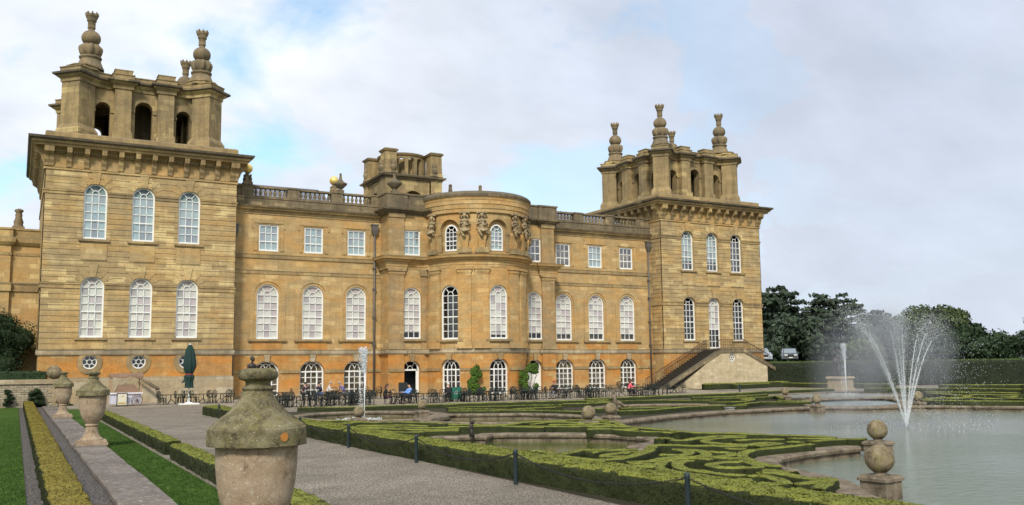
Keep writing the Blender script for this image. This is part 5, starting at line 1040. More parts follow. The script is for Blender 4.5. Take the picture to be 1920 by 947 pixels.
blades('grass',-37.14,-35.95,-66,-30,52000,'short mown grass strip between the coping wall and the low box hedge',5)
blades('grass',-40.9,-39.70,-66,-20,36000,'short mown grass at the far left beside the dark gravel strip',6)
# wall tops at left
# ------------------------------------------------------------ left wall, coping wall and urns
cw=empty('garden_wall',(-37.65,-40,0)); tag(cw,'low stone wall with wide weathered coping slabs carrying the three urns','wall')
m=MB(); m.box(-.42,.42,-40,33.6,-.05,.03); m.build('wall_base',RUBBLE,cw)
m=MB(); rr=random.Random(5)

yy=-40.
while yy<33.8:
    L_=rr.uniform(1.3,2.0); dz=rr.uniform(-.008,.008); dx=rr.uniform(-.02,.02); a_,b_=yy,min(yy+L_-.015,34); m.sweep([(-.50+dx,b_),(-.50+dx,a_),(.50+dx,a_),(.50+dx,b_)],[(-.03,.03),(0,.035),(.0,.12+dz),(-.035,.15+dz)],closed=True); m.quad((-.465+dx,a_+.035,.15+dz),(.465+dx,a_+.035,.15+dz),(.465+dx,b_-.035,.15+dz),(-.465+dx,b_-.035,.15+dz)); yy+=L_
m.build('coping',COPING,cw)
bw=empty('back_wall'); tag(bw,'coursed rubble stone wall with flat coping behind the left lawn','wall')
m=MB(); m.box(-75,-37.0,-3.3,-2.6,0,1.78); m.build('wall_base',RUBBLE,bw)
m=MB(); m.box(-75,-36.92,-3.42,-2.55,1.782,2.13); m.build('coping',ST['pale'],bw); m=MB()
for i in range(5): m.box(-37.0-(.75 if i%2 else .45),-36.98,-3.33,-3.302,.02+i*.35,.35+i*.35)
m.build('quoins',ST['pale'],bw)
URN=None
def urn(y):
    u=empty('garden_urn',(-37.6,y,.15)); KR=.935
    m=MB(); m.box(-.50,.50,-.50,.50,.0,.10); m.box(-.46,.46,-.46,.46,.10,.17); m.build('plinth',URN_BODY,u)
    prof=[(.40,.17),(.405,.20),(.37,.23),(.31,.28),(.25,.38),(.215,.52),(.205,.64),(.235,.66),(.24,.69),(.215,.71),(.21,.73),(.27,.80),(.335,.90),(.39,1.02),(.425,1.14),(.45,1.28),(.466,1.42),(.474,1.56),(.476,1.66),(.475,1.70)]
    prof=smoothline([Vector((r,z)) for r,z in prof],.025); m=MB(); m.lathe([(p[0]*KR,p[1]) for p in prof],(0,0,0),56); m.build('urn_body',URN_BODY,u)
    lid=[(.50,1.69),(.562,1.690),(.572,1.696),(.573,1.73),(.573,1.85),(.572,1.878),(.566,1.886),(.545,1.892),(.541,1.905),(.48,1.95),(.42,2.0),(.35,2.045),(.295,2.095),(.245,2.15),(.20,2.21),(.178,2.262),(.172,2.285),(.182,2.295),(.190,2.31),(.185,2.325),(.152,2.338),(.146,2.36),(.150,2.385),(.18,2.40),(.218,2.415),(.232,2.445),(.230,2.48),(.212,2.51),(.16,2.532),(.05,2.535)]
    m=MB(); seg=72; lp=smoothline([Vector((r,z)) for r,z in lid],.012)
    rg=random.Random(int(abs(y)*10)); ph=[rg.random()*6 for _ in range(8)]
    m.lathe([(p[0]*KR,p[1]) for p in lp],(0,0,0),seg,fl=lambda i,a:1+.008*math.sin(5*a+ph[0]+i*.13)+.007*math.sin(11*a+ph[1]-i*.21)+.004*math.sin(23*a+i*.37+ph[2])+.0035*math.sin(41*a+i*.9+ph[3])*math.sin(17*a-i*.6)); m.build('urn_lid',URN_LID,u)
    return u
U=urn(-72.2); tag(U,'largest nearest stone urn with lichened conical lid in the foreground','urn',group='lidded urns along the wall')
m=MB()
# orange lichen disc growing on the lid band facing the lens
an=math.atan2(-10.3,-2.4)+.55
for q in range(1): 
    pts=[]
    for ring,r_ in enumerate((.0,.015,.028,.038,.048)):
        for k in range(16):
            t=2*PI*k/16; du=r_*math.cos(t); dz=r_*math.sin(t); aa=an+du/.54; pts.append((.545*math.cos(aa),.545*math.sin(aa),1.795+dz))
    m.add(pts,[(r*16+k,r*16+(k+1)%16,(r+1)*16+(k+1)%16,(r+1)*16+k) for r in range(4) for k in range(16)])
m.build('lichen_disc',simple('orange_lichen',(.42,.17,.03),.9,0,.5,70.),U)
for y,l in ((-47.75,'middle one of the three lidded stone urns on the low wall'),(-25.6,'farthest and smallest of the three lidded stone urns on the low wall')): tag(urn(y),l,'urn',group='lidded urns along the wall')
tag(MB().ell((-37.35,-3.0,2.66),(.54,.54,.54),26,16).build('stone_ball',BALL_STONE),'large stone ball resting on the end of the rubble wall coping','stone ball')
a=hedge([(-60,-1.7),(-37.9,-1.7)],1.0,.75,YEW,60,.06,.4,base=2.0,seed=92); tag(a,'dark clipped hedge on top of the rubble wall at the left','hedge')
# ball finials on plinths round the pools
BLAB=['stone ball on a plinth between the chair terrace and the long green pool','stone ball on a plinth directly in front of the narrow near jet','right one of two adjacent stone balls left of the largest pool','left and larger looking of two adjacent stone balls behind the maze','biggest stone ball on a moulded plinth at the lower right corner','stone ball on a plinth just behind the biggest stone ball','stone ball on a plinth at the left end of the far jet pool','stone ball on a plinth at the far left corner of the largest pool','stone plinth and ball seen through the right jets of the fountain']
for (pos,r_),lab in zip(BALLS,BLAB):
    x,y=pos; b=empty('ball_pedestal',(x,y,0),.0 if r_!=.3 or x>-20 else .12); tag(b,lab,'stone ball','stone balls round the pools')
    s_=.30
    m=MB(); m.tbox(0,0,-.28,.18,s_,s_,s_,s_); m.tbox(0,0,.182,.24,s_+.04,s_+.04,s_+.04,s_+.04); m.tbox(0,0,.24,.30,s_+.04,s_+.04,s_-.02,s_-.02); m.lathe([(.16,.30),(.13,.33),(.14,.36)],(0,0,0),14); m.build('plinth',POOL_STONE,b)
    MB().ell((0,0,.33+r_),(r_,r_,r_),28,18).build('ball',BALL_STONE,b)
# ------------------------------------------------------------ trees and shrubs
def leafcloud(clumps,n,size,rg,flat=1.):
    c=np.array([k[0] for k in clumps]); r=np.array([k[1] for k in clumps]); vol=(r[:,0]*r[:,1]*r[:,2])**.75; pick=rg.choice(len(clumps),n,p=vol/vol.sum())
    d_=rg.normal(size=(n,3)); d_/=np.linalg.norm(d_,axis=1)[:,None]; rad=(.55+.5*rg.random(n))[:,None]; pts=c[pick]+d_*r[pick]*rad; nr=d_*np.array([1,1,flat]); nr[:,2]+=.25; nr/=np.linalg.norm(nr,axis=1)[:,None]
    return leafquads(pts,nr,size*np.ones(n),rg)
def tree(name,label,cat,x,y,z,h,rad,mat_,kind='broad',n=5000,leaf=.5,seed=0,bark=None,group=None):
    rg=np.random.default_rng(seed+100); rr=random.Random(seed); t=empty(name,(x,y,z)); tag(t,label,cat,group); cl=[]; limbs=MB()
    limbs.tube([(0,0,-.3),(.1,0,h*.35),(0,.1,h*.75)],[h*.03,h*.022,h*.008],8)
    if kind=='cedar':
        L=11
        for i in range(L):
            zz=h*(.06+.92*i/(L-1)); R_=rad*(1-.62*(i/(L-1))**1.6)*(.85+.3*rr.random())
            for k in range(9 if i<L-1 else 3):
                a=rr.random()*6.28; q=R_*(.35+.6*rr.random()); px,py=q*math.cos(a),q*math.sin(a); zt=zz+rr.uniform(-.03,.03)*h
                cl.append(((px,py,zt),(R_*.40,R_*.40,h*.018+.22))); 
                if k<4: limbs.tube([(0,0,zt-h*.06),(px,py,zt-.2)],[h*.008,h*.003],5)
        cl.append(((0,0,h*.5),(rad*.3,rad*.3,h*.4)))
    elif kind=='cone':
        for i in range(14):
            f=i/13; zz=h*(.05+.93*f); R_=rad*(1-f)**.8+.15
            for k in range(4): a=rr.random()*6.28; cl.append(((R_*.5*math.cos(a),R_*.5*math.sin(a),zz),(R_*.55,R_*.55,h*.06)))
    elif kind=='dome':
        cl=[((0,0,h*.45),(rad,rad,h*.55))]
        for k in range(30): a=rr.random()*6.28; e=math.asin(rr.random()); cl.append(((rad*.85*math.cos(a)*math.cos(e),rad*.85*math.sin(a)*math.cos(e),h*.45+h*.48*math.sin(e)),(rad*.22,rad*.22,h*.1)))
    else:
        for k in range(34):
            a=rr.random()*6.28; e=rr.random(); q=rad*.8*math.sqrt(rr.random())*(1-.35*e); zz=h*(.08+.84*e); s_=rad*(.22+.2*rr.random()); cl.append(((q*math.cos(a),q*math.sin(a),zz),(s_,s_,s_*.8)))
            if k<9: limbs.tube([(0,0,h*.3),(q*.5*math.cos(a),q*.5*math.sin(a),zz*.75),(q*math.cos(a),q*math.sin(a),zz)],[h*.012,h*.008,h*.003],5)
    limbs.build('trunk',bark or BARK,t)
    parts=[(leafcloud(cl,n,leaf,rg),'quads')]
    if kind!='bare':
        for c,r in cl:
            q=MB(); q.ell(c,tuple(v*.6 for v in r),7,5); parts.append((np.array([tuple(v) for v in q.v]),np.array(q.f)))
    fastmesh('crown',parts,mat_,t); return t
G='trees standing behind the tall hedge'
tree('cedar_tree','dark spreading cedar immediately right of the corner tower','tree',161,118,3,22.5,14,CEDAR,'cedar',9000,.75,1,group=G)
tree('cedar_tree','flat topped cedar with tiered crown, tallest between tower and fountain','tree',190,122,3,21.5,16,CEDAR,'cedar',10000,.75,2,group=G)
tree('cedar_tree','lower cedar filling the gap between the two tallest cedars','tree',173,112,3,15.5,12,CEDAR,'cedar',6000,.75,8,group=G)
tree('cedar_tree','broad dark cedar whose sloping crown stands behind the fountain mist','tree',207,120,3,16.5,14,CEDAR,'cedar',8000,.75,3,group=G)
tree('broadleaf_tree','dense green tree directly behind the right jets of the fountain','tree',233,119,3,18,10.5,BROAD,'broad',7000,.7,4,group=G)
tree('broadleaf_tree','taller uneven green tree right of the fountain jets','tree',248,121,3,18,10.5,BROAD,'broad',7000,.7,5,group=G)
tree('broadleaf_tree','dark rounded tree filling the row behind the fountain centre','tree',222,126,3,16,12,BROAD,'broad',7000,.7,13,group=G)
tree('broadleaf_tree','narrow dark tree at the right end of the tree row','tree',260,121,3,14,5.5,YEW,'broad',4000,.6,6,group=G)
tree('broadleaf_tree','low rounded green tree farthest right in the row','tree',271,118,3,8.5,7.5,BROAD,'broad',4000,.6,7,group=G)
tree('broadleaf_tree','dark low tree behind the parked car','tree',150,100,3,13.5,11,CEDAR,'broad',6000,.7,14,group=G)
tree('shrub','dark rounded shrubbery beneath the cedars','shrub',186,100,3,9.5,14,YEW,'broad',6000,.7,15)
tree('shrub','long dark shrubbery below the green trees right of the fountain','shrub',222,96,3,8.0,15,YEW,'broad',6000,.7,17)
tree('topiary_dome','pale green clipped dome shrub behind the far jet','shrub',76.6,15.4,2.95,3.4,3.0,foliage('pale_topiary_leaves',(.05,.07,.015),(.085,.115,.025),(.13,.16,.04),.6,4.),'dome',2600,.22,9)
tree('topiary_dome','large dark clipped dome shrub at the right edge of the picture','shrub',86.5,-6.5,2.9,4.2,4.4,YEW,'dome',4200,.2,10)
tree('copper_tree','sparse reddish tree cut by the right edge of the picture','tree',98.5,1.0,2.95,7.6,2.6,REDLEAF,'bare',1500,.16,11)
tree('yew_bush','large dark bushy yew against the side wing at the left edge','shrub',-42.6,.6,2,5.6,4.6,YEW,'broad',26000,.085,12)
for i,(x,y,h,l,cat_) in enumerate(((-40.4,-3.7,1.55,'thin dark shrub against the left part of the rubble wall','shrub'),(-38.55,-3.8,1.4,'bushy dark shrub against the rubble wall beside the golden hedge','shrub'))):
    tree('wall_shrub',l,cat_,x,y,0,h,.42+.35*i,YEW,'broad',2600,.05,30+i,group='shrubs along the rubble wall')
tree('wall_shrub','low trailing shrub at the right foot of the rubble wall end','shrub',-36.6,-5.2,0,1.3,.6,YEW,'broad',2200,.05,33)
def climber(x,y,h,w_,label,seed,clumps,stems):
    t=empty('wall_climber',(x,y,.1)); tag(t,label,'climbing shrub'); m=MB()
    for s_ in stems: m.tube(s_[:-1],s_[-1],6)
    m.build('trunk',PALEBARK,t); rg=np.random.default_rng(seed); clumps=[((c[0]+rg.normal()*.05,c[1],c[2]),r) for c,r in clumps]+[((c[0]+rg.uniform(-.35,.35),c[1]-.05,c[2]+rg.uniform(-.2,.25)),(.2,.18,.22)) for c,r in clumps for _ in range(3)]; parts=[(leafcloud(clumps,9000,.07,rg),'quads')]
    for c,r in clumps: q=MB(); q.ell(c,tuple(v*.3 for v in r),7,5); parts.append((np.array([tuple(v) for v in q.v]),np.array(q.f)))
    fastmesh('crown',parts,LIME,t)
climber(-2.75,-7.35,2.6,1.3,'leafy green climber trained on the bow wall left of the central ground window',41,[((.12,0,2.35),(.45,.3,.3)),((-.1,0,2.1),(.42,.3,.32)),((.3,0,1.9),(.42,.3,.3)),((-.05,0,1.55),(.4,.3,.35)),((-.3,0,1.2),(.42,.3,.35)),((-.45,0,.9),(.35,.3,.3)),((.0,0,.85),(.5,.3,.35)),((.2,0,.45),(.5,.3,.3)),((.65,-.1,.4),(.35,.3,.3)),((-.2,0,.4),(.4,.3,.35))],[[(0,0,0),(.1,0,1.2),(.05,0,2.2),[.07,.05,.03]],[(-.1,0,0),(-.3,0,1.),[.05,.03]]])
climber(3.15,-7.0,2.9,1.5,'leafy green climber with bare grey stems right of the central ground window',42,[((.35,0,2.6),(.5,.32,.32)),((.75,0,2.45),(.45,.3,.35)),((.15,0,2.3),(.4,.3,.3)),((.6,0,2.1),(.45,.3,.28)),((-.55,0,1.9),(.35,.3,.35)),((-.35,0,1.5),(.45,.3,.4)),((-.6,0,1.1),(.4,.3,.4)),((-.4,0,.75),(.4,.3,.4)),((-.3,0,.4),(.35,.3,.3)),((.85,0,.7),(.35,.3,.28)),((.75,0,.35),(.3,.25,.2))],[[(.2,-.1,0),(.15,-.1,.8),(.35,-.05,1.5),(.3,0,2.2),[.09,.08,.06,.04]],[(.35,-.15,0),(.55,-.12,.9),(.75,-.05,1.5),(1.0,0,1.8),[.07,.06,.05,.03]],[(.1,-.1,.9),(-.2,-.1,1.3),[.04,.03]]])
# ------------------------------------------------------------ posts and chains
posts=[(-29.98,-30.2),(-29.98,-34.8),(-29.98,-40.7),(-29.98,-46.6),(-29.98,-52.6),(-29.96,-58.5),(-29.90,-64.2),(-29.62,-69.9),(-29.35,-75.6)]
PL=['farthest of the dark chained posts, seen left of the big urn','dark post hidden low behind the big urn lid','dark post just behind the big urn','dark post between the big urn and the hedge','dark post immediately right of the big urn on the path','second dark post right of the big urn','third dark post right of the big urn at the hedge foot','nearest dark post cut by the bottom edge','dark post below the picture edge']
proto=None
for i,(x,y) in enumerate(posts[:8]):
    if proto is None:
        proto=empty('chain_post',(x,y,0)); MB().lathe([(.05,0),(.05,.70),(.054,.71),(.054,.75),(.042,.785),(.02,.795)],(0,0,0),14).build('post',POSTPAINT,proto); MB().tube([(0,.0,.7),(0,.09,.7)],.015,6).build('eye_bolt',BLACKIRON,proto); p=proto
    else:
        p=proto.copy(); COL.objects.link(p); p.location=(x,y,0)
        for ch in proto.children: c=ch.copy(); COL.objects.link(c); c.parent=p
    p['label']=PL[i]; p['category']='post'; p['group']='posts along the gravel path'
CLB=['chain sagging between the two farthest posts','chain stretch behind the big urn lid','chain stretch hidden by the big urn body','chain running out from behind the big urn','chain between the first and second posts right of the urn','chain between the second and third posts right of the urn','chain between the third post and the nearest post','chain leaving the nearest post towards the lower right']
for i in range(8):
    (x0,y0),(x1,y1)=posts[i],posts[i+1]; m=MB(); L=math.hypot(x1-x0,y1-y0); n=int(L/.055)
    pos=[Vector((x0+(x1-x0)*k/n,y0+(y1-y0)*k/n,.70-.34*(1-(2*k/n-1)**2))) for k in range(n+1)]
    for k in range(n):
        a,b=pos[k],pos[k+1]; c=(a+b)/2; t=(b-a).normalized(); s_=Vector((1,0,0)) if k%2 else Vector((0,0,1)); s_=(s_-t*s_.dot(t)).normalized()
        m.tube([c+t*.036*math.cos(w_)+s_*.018*math.sin(w_) for w_ in [2*PI*j/6 for j in range(7)]],.0085,4)
    tag(m.build('chain',BLACKIRON),CLB[i],'chain','chains between the path posts')
fp=empty('chain_post',(21.0,-16.6,0)); MB().lathe([(.08,0),(.08,.7),(.08,.75),(.03,.8)],(0,0,0),10).build('post',POSTPAINT,fp); tag(fp,'single short dark post on the terrace below the staircase','post')
m=MB(); 
for a,b in (((21,-16.6),(13,-17.6)),((21,-16.6),(28,-15.5))): m.tube([(a[0]+(b[0]-a[0])*k/12,a[1]+(b[1]-a[1])*k/12,.7-.4*(1-(2*k/12-1)**2)) for k in range(13)],.02,5)
tag(m.build('chain',BLACKIRON),'thin chain hanging either side of the terrace post below the staircase','chain')
# ------------------------------------------------------------ iron chairs and tables
def chair_proto(kind=0):
    c=empty('iron_chair'); m=MB(); m.lathe([(.23,.44),(.24,.445),(.24,.465),(.0,.47)],(0,0,0),12); m.build('seat',IRON,c)
    m=MB(); yb=.20
    hoop=[(.25*math.sin(t),yb+.06+.05*math.cos(t)*.5,.70-.25*math.cos(t)) for t in [2*PI*i/14 for i in range(15)]]; m.tube(hoop,.022,4)
    m.tube([(-.2,yb,.46),(-.2,yb+.02,.60)],.021,4); m.tube([(.2,yb,.46),(.2,yb+.02,.60)],.021,4)
    for r_ in (.1,): m.tube([(r_*math.sin(t),yb+.06,.70-r_*math.cos(t)) for t in [2*PI*i/8 for i in range(9)]],.016,4)
    for k in range(6): t=k*PI/3+.3; m.tube([(.1*math.sin(t),yb+.06,.70-.1*math.cos(t)),(.245*math.sin(t),yb+.06,.70-.245*math.cos(t))],.016,4)
    m.build('backrest',IRON,c)
    for s_ in (-1,1):
        m=MB(); m.tube([(s_*.24,yb+.03,.68),(s_*.29,.0,.68),(s_*.27,-.16,.64),(s_*.22,-.16,.46)],.019,4); m.build('armrest',IRON,c)
        for f in (-1,1): m=MB(); m.tube([(s_*.17,f*.16,.45),(s_*.2,f*.2,.3),(s_*.17,f*.19,.15),(s_*.23,f*.24,0)],.023,4); m.build('leg',IRON,c)
    return c
def table_proto(r_=.42):
    c=empty('garden_table'); m=MB(); m.lathe([(r_-.01,.68),(r_,.69),(r_,.71),(0,.715)],(0,0,0),20); m.build('table_top',IRON,c); m=MB(); m.tube([(0,0,.68),(0,0,.3)],.03,6); m.build('pedestal',IRON,c)
    for k in range(3): a=k*2*PI/3+.4; m=MB(); m.tube([(0,0,.36),(.16*math.cos(a),.16*math.sin(a),.26),(.3*math.cos(a),.3*math.sin(a),.12),(.38*math.cos(a),.38*math.sin(a),0)],.025,4); m.build('leg',IRON,c)
    return c
CP=chair_proto(); TP=table_proto(); used={'c':False,'t':False}
def inst(P,key,x,y,z,rz,label,cat,grp):
    if not used[key]: o=P; used[key]=True
    else:
        o=P.copy(); COL.objects.link(o)
        for ch in P.children: c=ch.copy(); COL.objects.link(c); c.parent=o
    o.scale=(1.08,)*3 if key=='c' else (1.05,)*3
    o.location=(x,y,z); o.rotation_euler.z=rz; o['label']=label; o['category']=cat; o['group']=grp
rc=random.Random(3)
def cluster(x,y,z,angs,where,table=True,dist=.72):
    if table: inst(TP,'t',x,y,z,rc.random()*6,'round iron garden table '+where,'table','round iron tables on the terrace')
    for a in angs:
        t=R(a+rc.uniform(-8,8)); d_=dist+rc.uniform(-.06,.12); inst(CP,'c',x+d_*math.cos(t),y+d_*math.sin(t),z,t-PI/2+rc.uniform(-.25,.25),'ornate dark iron chair '+where,'chair','ornate iron chairs on the terrace')
CL=[(-29.45,-8.6,.1,[20,160,200,330],'between the handcart and the closed parasol'),(-27.0,-8.4,.1,[15,170,190],'just behind the closed green parasol'),(-28.2,-8.7,.1,[180,250],'left of the closed green parasol'),(-25.75,-8.6,.1,[0,40,165,200,300],'right of the closed parasol by the tower corner'),
 (-24.2,-19.0,.012,[30,150,200,330,270],'just right of the big urn neck, front row'),(-22.5,-18.8,.012,[10,120,200,280],'front row below the first seated group'),(-21.0,-19.2,.012,[20,160,250],'front row below the man in white'),(-19.4,-18.9,.012,[0,140,200,300],'front row below the bending person in purple'),(-17.7,-19.2,.012,[30,120,190,290],'front row left of the narrow jet'),(-16.9,-15.6,.012,[20,100,160,220,300,340],'behind the narrow jet'),
 (-15.1,-19.3,.012,[0,180],'between the man in blue and the dark coated person'),(-12.9,-19.1,.012,[20,150,210,320],'just right of the man in blue'),(-11.6,-18.8,.012,[0,90,270],'left of the white haired person'),(-9.9,-19.0,.012,[20,160,300],'right of the white haired person by the green board'),(-8.6,-18.9,.012,[30,190,280],'in front of the left wall climber'),(-7.2,-19.1,.012,[0,60,150,250],'below the central ground window, left side'),(-5.6,-18.6,.012,[20,200],'below the central ground window, right side'),(-4.1,-19.0,.012,[0,60,140,220,300],'in front of the right wall climber'),(-2.9,-18.6,.012,[30,180,300],'between the right wall climber and the man in the red cap'),
 (-.9,-19.0,.012,[30,150,330],'around the man in the red cap'),(2.0,-18.9,.012,[0,50,130,180,240,310],'in the crowded group below the middle right window'),(3.4,-18.6,.012,[30,150,270],'at the right of the group below the middle right window'),(5.6,-18.7,.012,[170,200],'just left of the woman in pink'),(7.9,-19.0,.012,[20,110,200,300],'just right of the woman in pink'),(9.3,-18.7,.012,[40,200,320],'at the foot of the dark stairs'),
 (-18.45,-8.9,.1,[95,270],'of the first seated group under the second ground window'),(-16.4,-8.8,.1,[90],'between the man in white and the purple bending person'),(-21.3,-9.2,.1,[20,160],'by the wall right of the bronze figure'),(-13.6,-9.2,.1,[20,90,160,200,340],'stacked closely by the drainpipe'),(11.9,-10.5,.1,[90,200],'standing alone near the wall by the right windows'),(14.0,-15.5,.012,[10,170,200,350],'low group in front of the stair foot hedge')]
for c in CL: cluster(*c)
for x,w_ in ((-23.3,'second row right of the big urn'),(-20.2,'second row before the window group'),(-18.5,'second row before the bending person in purple'),(-13.9,'second row near the open door'),(-9.2,'second row near the green board'),(-6.4,'second row before the central ground window'),(-3.4,'second row before the right climber'),(.4,'second row right of the man in the red cap'),(2.8,'second row of the crowded right group'),(8.4,'second row behind the woman in pink')): cluster(x,-17.2,.012,[20,100,190,280,330],w_)
# ------------------------------------------------------------ people
SKIN=simple('skin',(.50,.29,.20),.6,0,.08,9.)
def skinmesh(vs,es,rs,sub=1):
    me=bpy.data.meshes.new('tmp'); me.from_pydata(vs,es,[]); o=bpy.data.objects.new('tmp',me); COL.objects.link(o)
    s=o.modifiers.new('s','SKIN'); s.use_smooth_shade=True; 
    for i,r_ in enumerate(rs): me.skin_vertices[0].data[i].radius=(r_,r_) if not isinstance(r_,tuple) else r_
    me.skin_vertices[0].data[0].use_root=True
    if sub: q=o.modifiers.new('b','SUBSURF'); q.levels=sub; q.render_levels=sub
    dg=bpy.context.evaluated_depsgraph_get(); ev=o.evaluated_get(dg); m2=bpy.data.meshes.new_from_object(ev); v=[tuple(x.co) for x in m2.vertices]; f=[tuple(p.vertices) for p in m2.polygons]
    bpy.data.objects.remove(o); bpy.data.meshes.remove(me); bpy.data.meshes.remove(m2); return v,f
def person(x,y,z,rz,label,top,legs,hair,lean=.1,arm=(.35,.72),hairlen=0,cap=None,armfwd=.42,headtilt=.05,seat=.50,scale=1.08):
    p=empty('person',(x,y,z),rz); p.scale=(scale,)*3; tag(p,label,'person')
    # faces -y in local space; pelvis at origin
    ln=lean; J={'pel':(0,.05,seat+.02),'wai':(0,.05-ln*.3,seat+.24),'che':(0,.03-ln*.75,seat+.44),'nek':(0,.02-ln,seat+.585),'hb':(0,0-ln-headtilt*.4,seat+.66),'ht':(0,-.01-ln-headtilt,seat+.80)}
    vs=[J['pel'],J['wai'],J['che'],J['nek'],J['hb'],J['ht']]; es=[(0,1),(1,2),(2,3),(3,4),(4,5)]; rs=[(.155,.12),(.135,.105),(.155,.115),(.058,.06),(.075,.085),(.085,.095)]
    tops_v=[];tp=[]
    hands=[]
    for s_ in (-1,1):
        b=len(vs); sh=(s_*.185,.02-ln*.9,seat+.50); el=(s_*.24,-.12-ln*.5,seat+arm[0]-.08); wr=(s_*.13,-armfwd,seat+arm[1]-.42); hd=(s_*.11,-armfwd-.08,seat+arm[1]-.41)
        vs+=[sh,el,wr,hd]; es+=[(2,b),(b,b+1),(b+1,b+2),(b+2,b+3)]; rs+=[.062,.046,.030,(.036,.020)]; hands.append((hd,s_,b))
        b=len(vs); hp=(s_*.10,.0,seat+.0); kn=(s_*.15,-.43,seat+.03); an_=(s_*.15,-.42,.09); to=(s_*.16,-.60,.04)
        vs+=[hp,kn,an_,to]; es+=[(0,b),(b,b+1),(b+1,b+2),(b+2,b+3)]; rs+=[.095,.065,.042,(.042,.03)]
    v,f=skinmesh(vs,es,rs,1); mb=MB(); mb.add(v,f,True)
    for hd,s_,b in hands:
        for k in range(4): mb.tube([(hd[0]+(k-1.5)*.018,hd[1]-.02,hd[2]),(hd[0]+(k-1.5)*.021,hd[1]-.075-.01*(k%3),hd[2]-.004),(hd[0]+(k-1.5)*.02,hd[1]-.10-.008*(k%3),hd[2]-.025)],[.009,.008,.007],5)
        mb.tube([(hd[0]-s_*.025,hd[1]+.01,hd[2]),(hd[0]-s_*.055,hd[1]-.03,hd[2]+.005),(hd[0]-s_*.05,hd[1]-.06,hd[2]-.005)],[.011,.009,.007],5)
    h=J['ht']; mb.ell((0,h[1]-.115,h[2]-.05),(.014,.022,.022),6,5); mb.ell((0,h[1]-.095,h[2]-.095),(.026,.012,.007),6,4)
    for s_ in (-1,1): mb.ell((s_*.095,h[1]+.01,h[2]-.045),(.015,.022,.032),6,5); mb.ell((s_*.035,h[1]-.098,h[2]-.02),(.014,.009,.009),6,4)
    mb.build('body',SKIN,p)
    # top: torso + upper arms + sleeves
    tv=[J['pel'],J['wai'],J['che'],(J['nek'][0],J['nek'][1],J['nek'][2]-.03)]; te=[(0,1),(1,2),(2,3)]; tr=[(.172,.14),(.155,.125),(.175,.135),.07]
    for hd,s_,b in hands: k=len(tv); tv+=[vs[b],vs[b+1],vs[b+2]]; te+=[(2,k),(k,k+1),(k+1,k+2)]; tr+=[.078,.062,.044]
    v,f=skinmesh(tv,te,tr,1); mb=MB(); mb.add(v,f,True); mb.build('shirt',top,p)
    tv=[J['pel']]; te=[]; tr=[(.165,.135)]
    for s_,b in ((-1,10),(1,18)): k=len(tv); tv+=[vs[b],vs[b+1],(vs[b+2][0],vs[b+2][1],.12)]; te+=[(0,k),(k,k+1),(k+1,k+2)]; tr+=[.11,.08,.062]
    v,f=skinmesh(tv,te,tr,1); mb=MB(); mb.add(v,f,True); mb.build('trousers',legs,p)
    mb=MB()
    for s_ in (-1,1): mb.tube([(s_*.15,-.38,.05),(s_*.155,-.5,.05),(s_*.16,-.64,.035)],[.055,.055,.035],8)
    mb.build('shoes',BLACKIRON,p)
    if hair is not None:
        mb=MB(); mb.ell((0,h[1]+.022,h[2]+.005),(.105,.108,.105),12,8)
        if hairlen: mb.tube([(0,h[1]+.07,h[2]),(0,h[1]+.11,h[2]-.18),(0,h[1]+.12,h[2]-hairlen)],[.10,.095,.05],8)
        mb.build('hair',hair,p)
    if cap is not None: mb=MB(); mb.ell((0,h[1]+.01,h[2]+.03),(.11,.115,.085),12,8); mb.tube([(0,h[1]-.08,h[2]+.02),(0,h[1]-.17,h[2]+.01)],[.07,.05],8); mb.build('cap',cap,p)
cloth=lambda n,c: simple(n,c,.9,0,.2,5.)
HB=cloth('dark_hair',(.02,.015,.012)); HW=cloth('white_hair',(.6,.58,.55)); HG=cloth('grey_hair',(.3,.28,.26)); HBR=cloth('brown_hair',(.07,.03,.018)); NAVY=cloth('navy_cloth',(.018,.022,.045)); JEAN=cloth('denim',(.06,.09,.19)); DK=cloth('black_cloth',(.016,.016,.02)); MAR=cloth('maroon_cloth',(.05,.02,.035)); WH=cloth('white_cloth',(.60,.57,.53)); PUR=cloth('purple_cloth',(.17,.15,.33)); BLU=cloth('light_blue_cloth',(.16,.32,.72)); PNK=cloth('pink_cloth',(.85,.12,.16)); GRY=cloth('grey_cloth',(.12,.12,.13)); RED=cloth('faded_red_cloth',(.42,.10,.07))
person(-19.15,-8.6,.1,R(75),'seated person in dark maroon top raising a hand, leftmost of the window group',MAR,DK,HB,.12,(.40,1.02),armfwd=.30)
person(-17.75,-8.9,.1,R(-80),'dark haired seated person in navy top and jeans facing left at the window table',NAVY,JEAN,HB,.14,(.38,.98),armfwd=.3)
person(-17.05,-8.5,.1,R(70),'grey haired seated man in a white shirt seen from behind at the window',WH,DK,HG,.16,(.32,.74))
person(-15.6,-8.5,.1,R(-75),'seated person in a purple top bending over the table',PUR,GRY,HG,.34,(.3,.72),headtilt=.12)
person(-15.9,-19.0,.012,R(70),'seated person in a dark coat with long dark hair opposite the man in blue',DK,MAR,HBR,.06,(.36,.78),hairlen=.42)
person(-14.15,-19.1,.012,R(-78),'bald seated man in a light blue shirt leaning back',BLU,DK,None,-.12,(.34,.72),armfwd=.5)
person(-10.7,-18.8,.012,R(160),'white haired seated person in a black jacket near the green board',DK,DK,HW,.05,(.34,.7),scale=1.08)
person(-1.15,-18.8,.012,R(-60),'seated man in a red cap and dark jacket below the right windows',DK,GRY,None,-.05,(.36,.74),cap=RED)
person(6.55,-18.6,.012,R(60),'seated woman with long brown hair in a bright pink top',PNK,DK,HBR,.12,(.36,.74),hairlen=.45,scale=1.05)
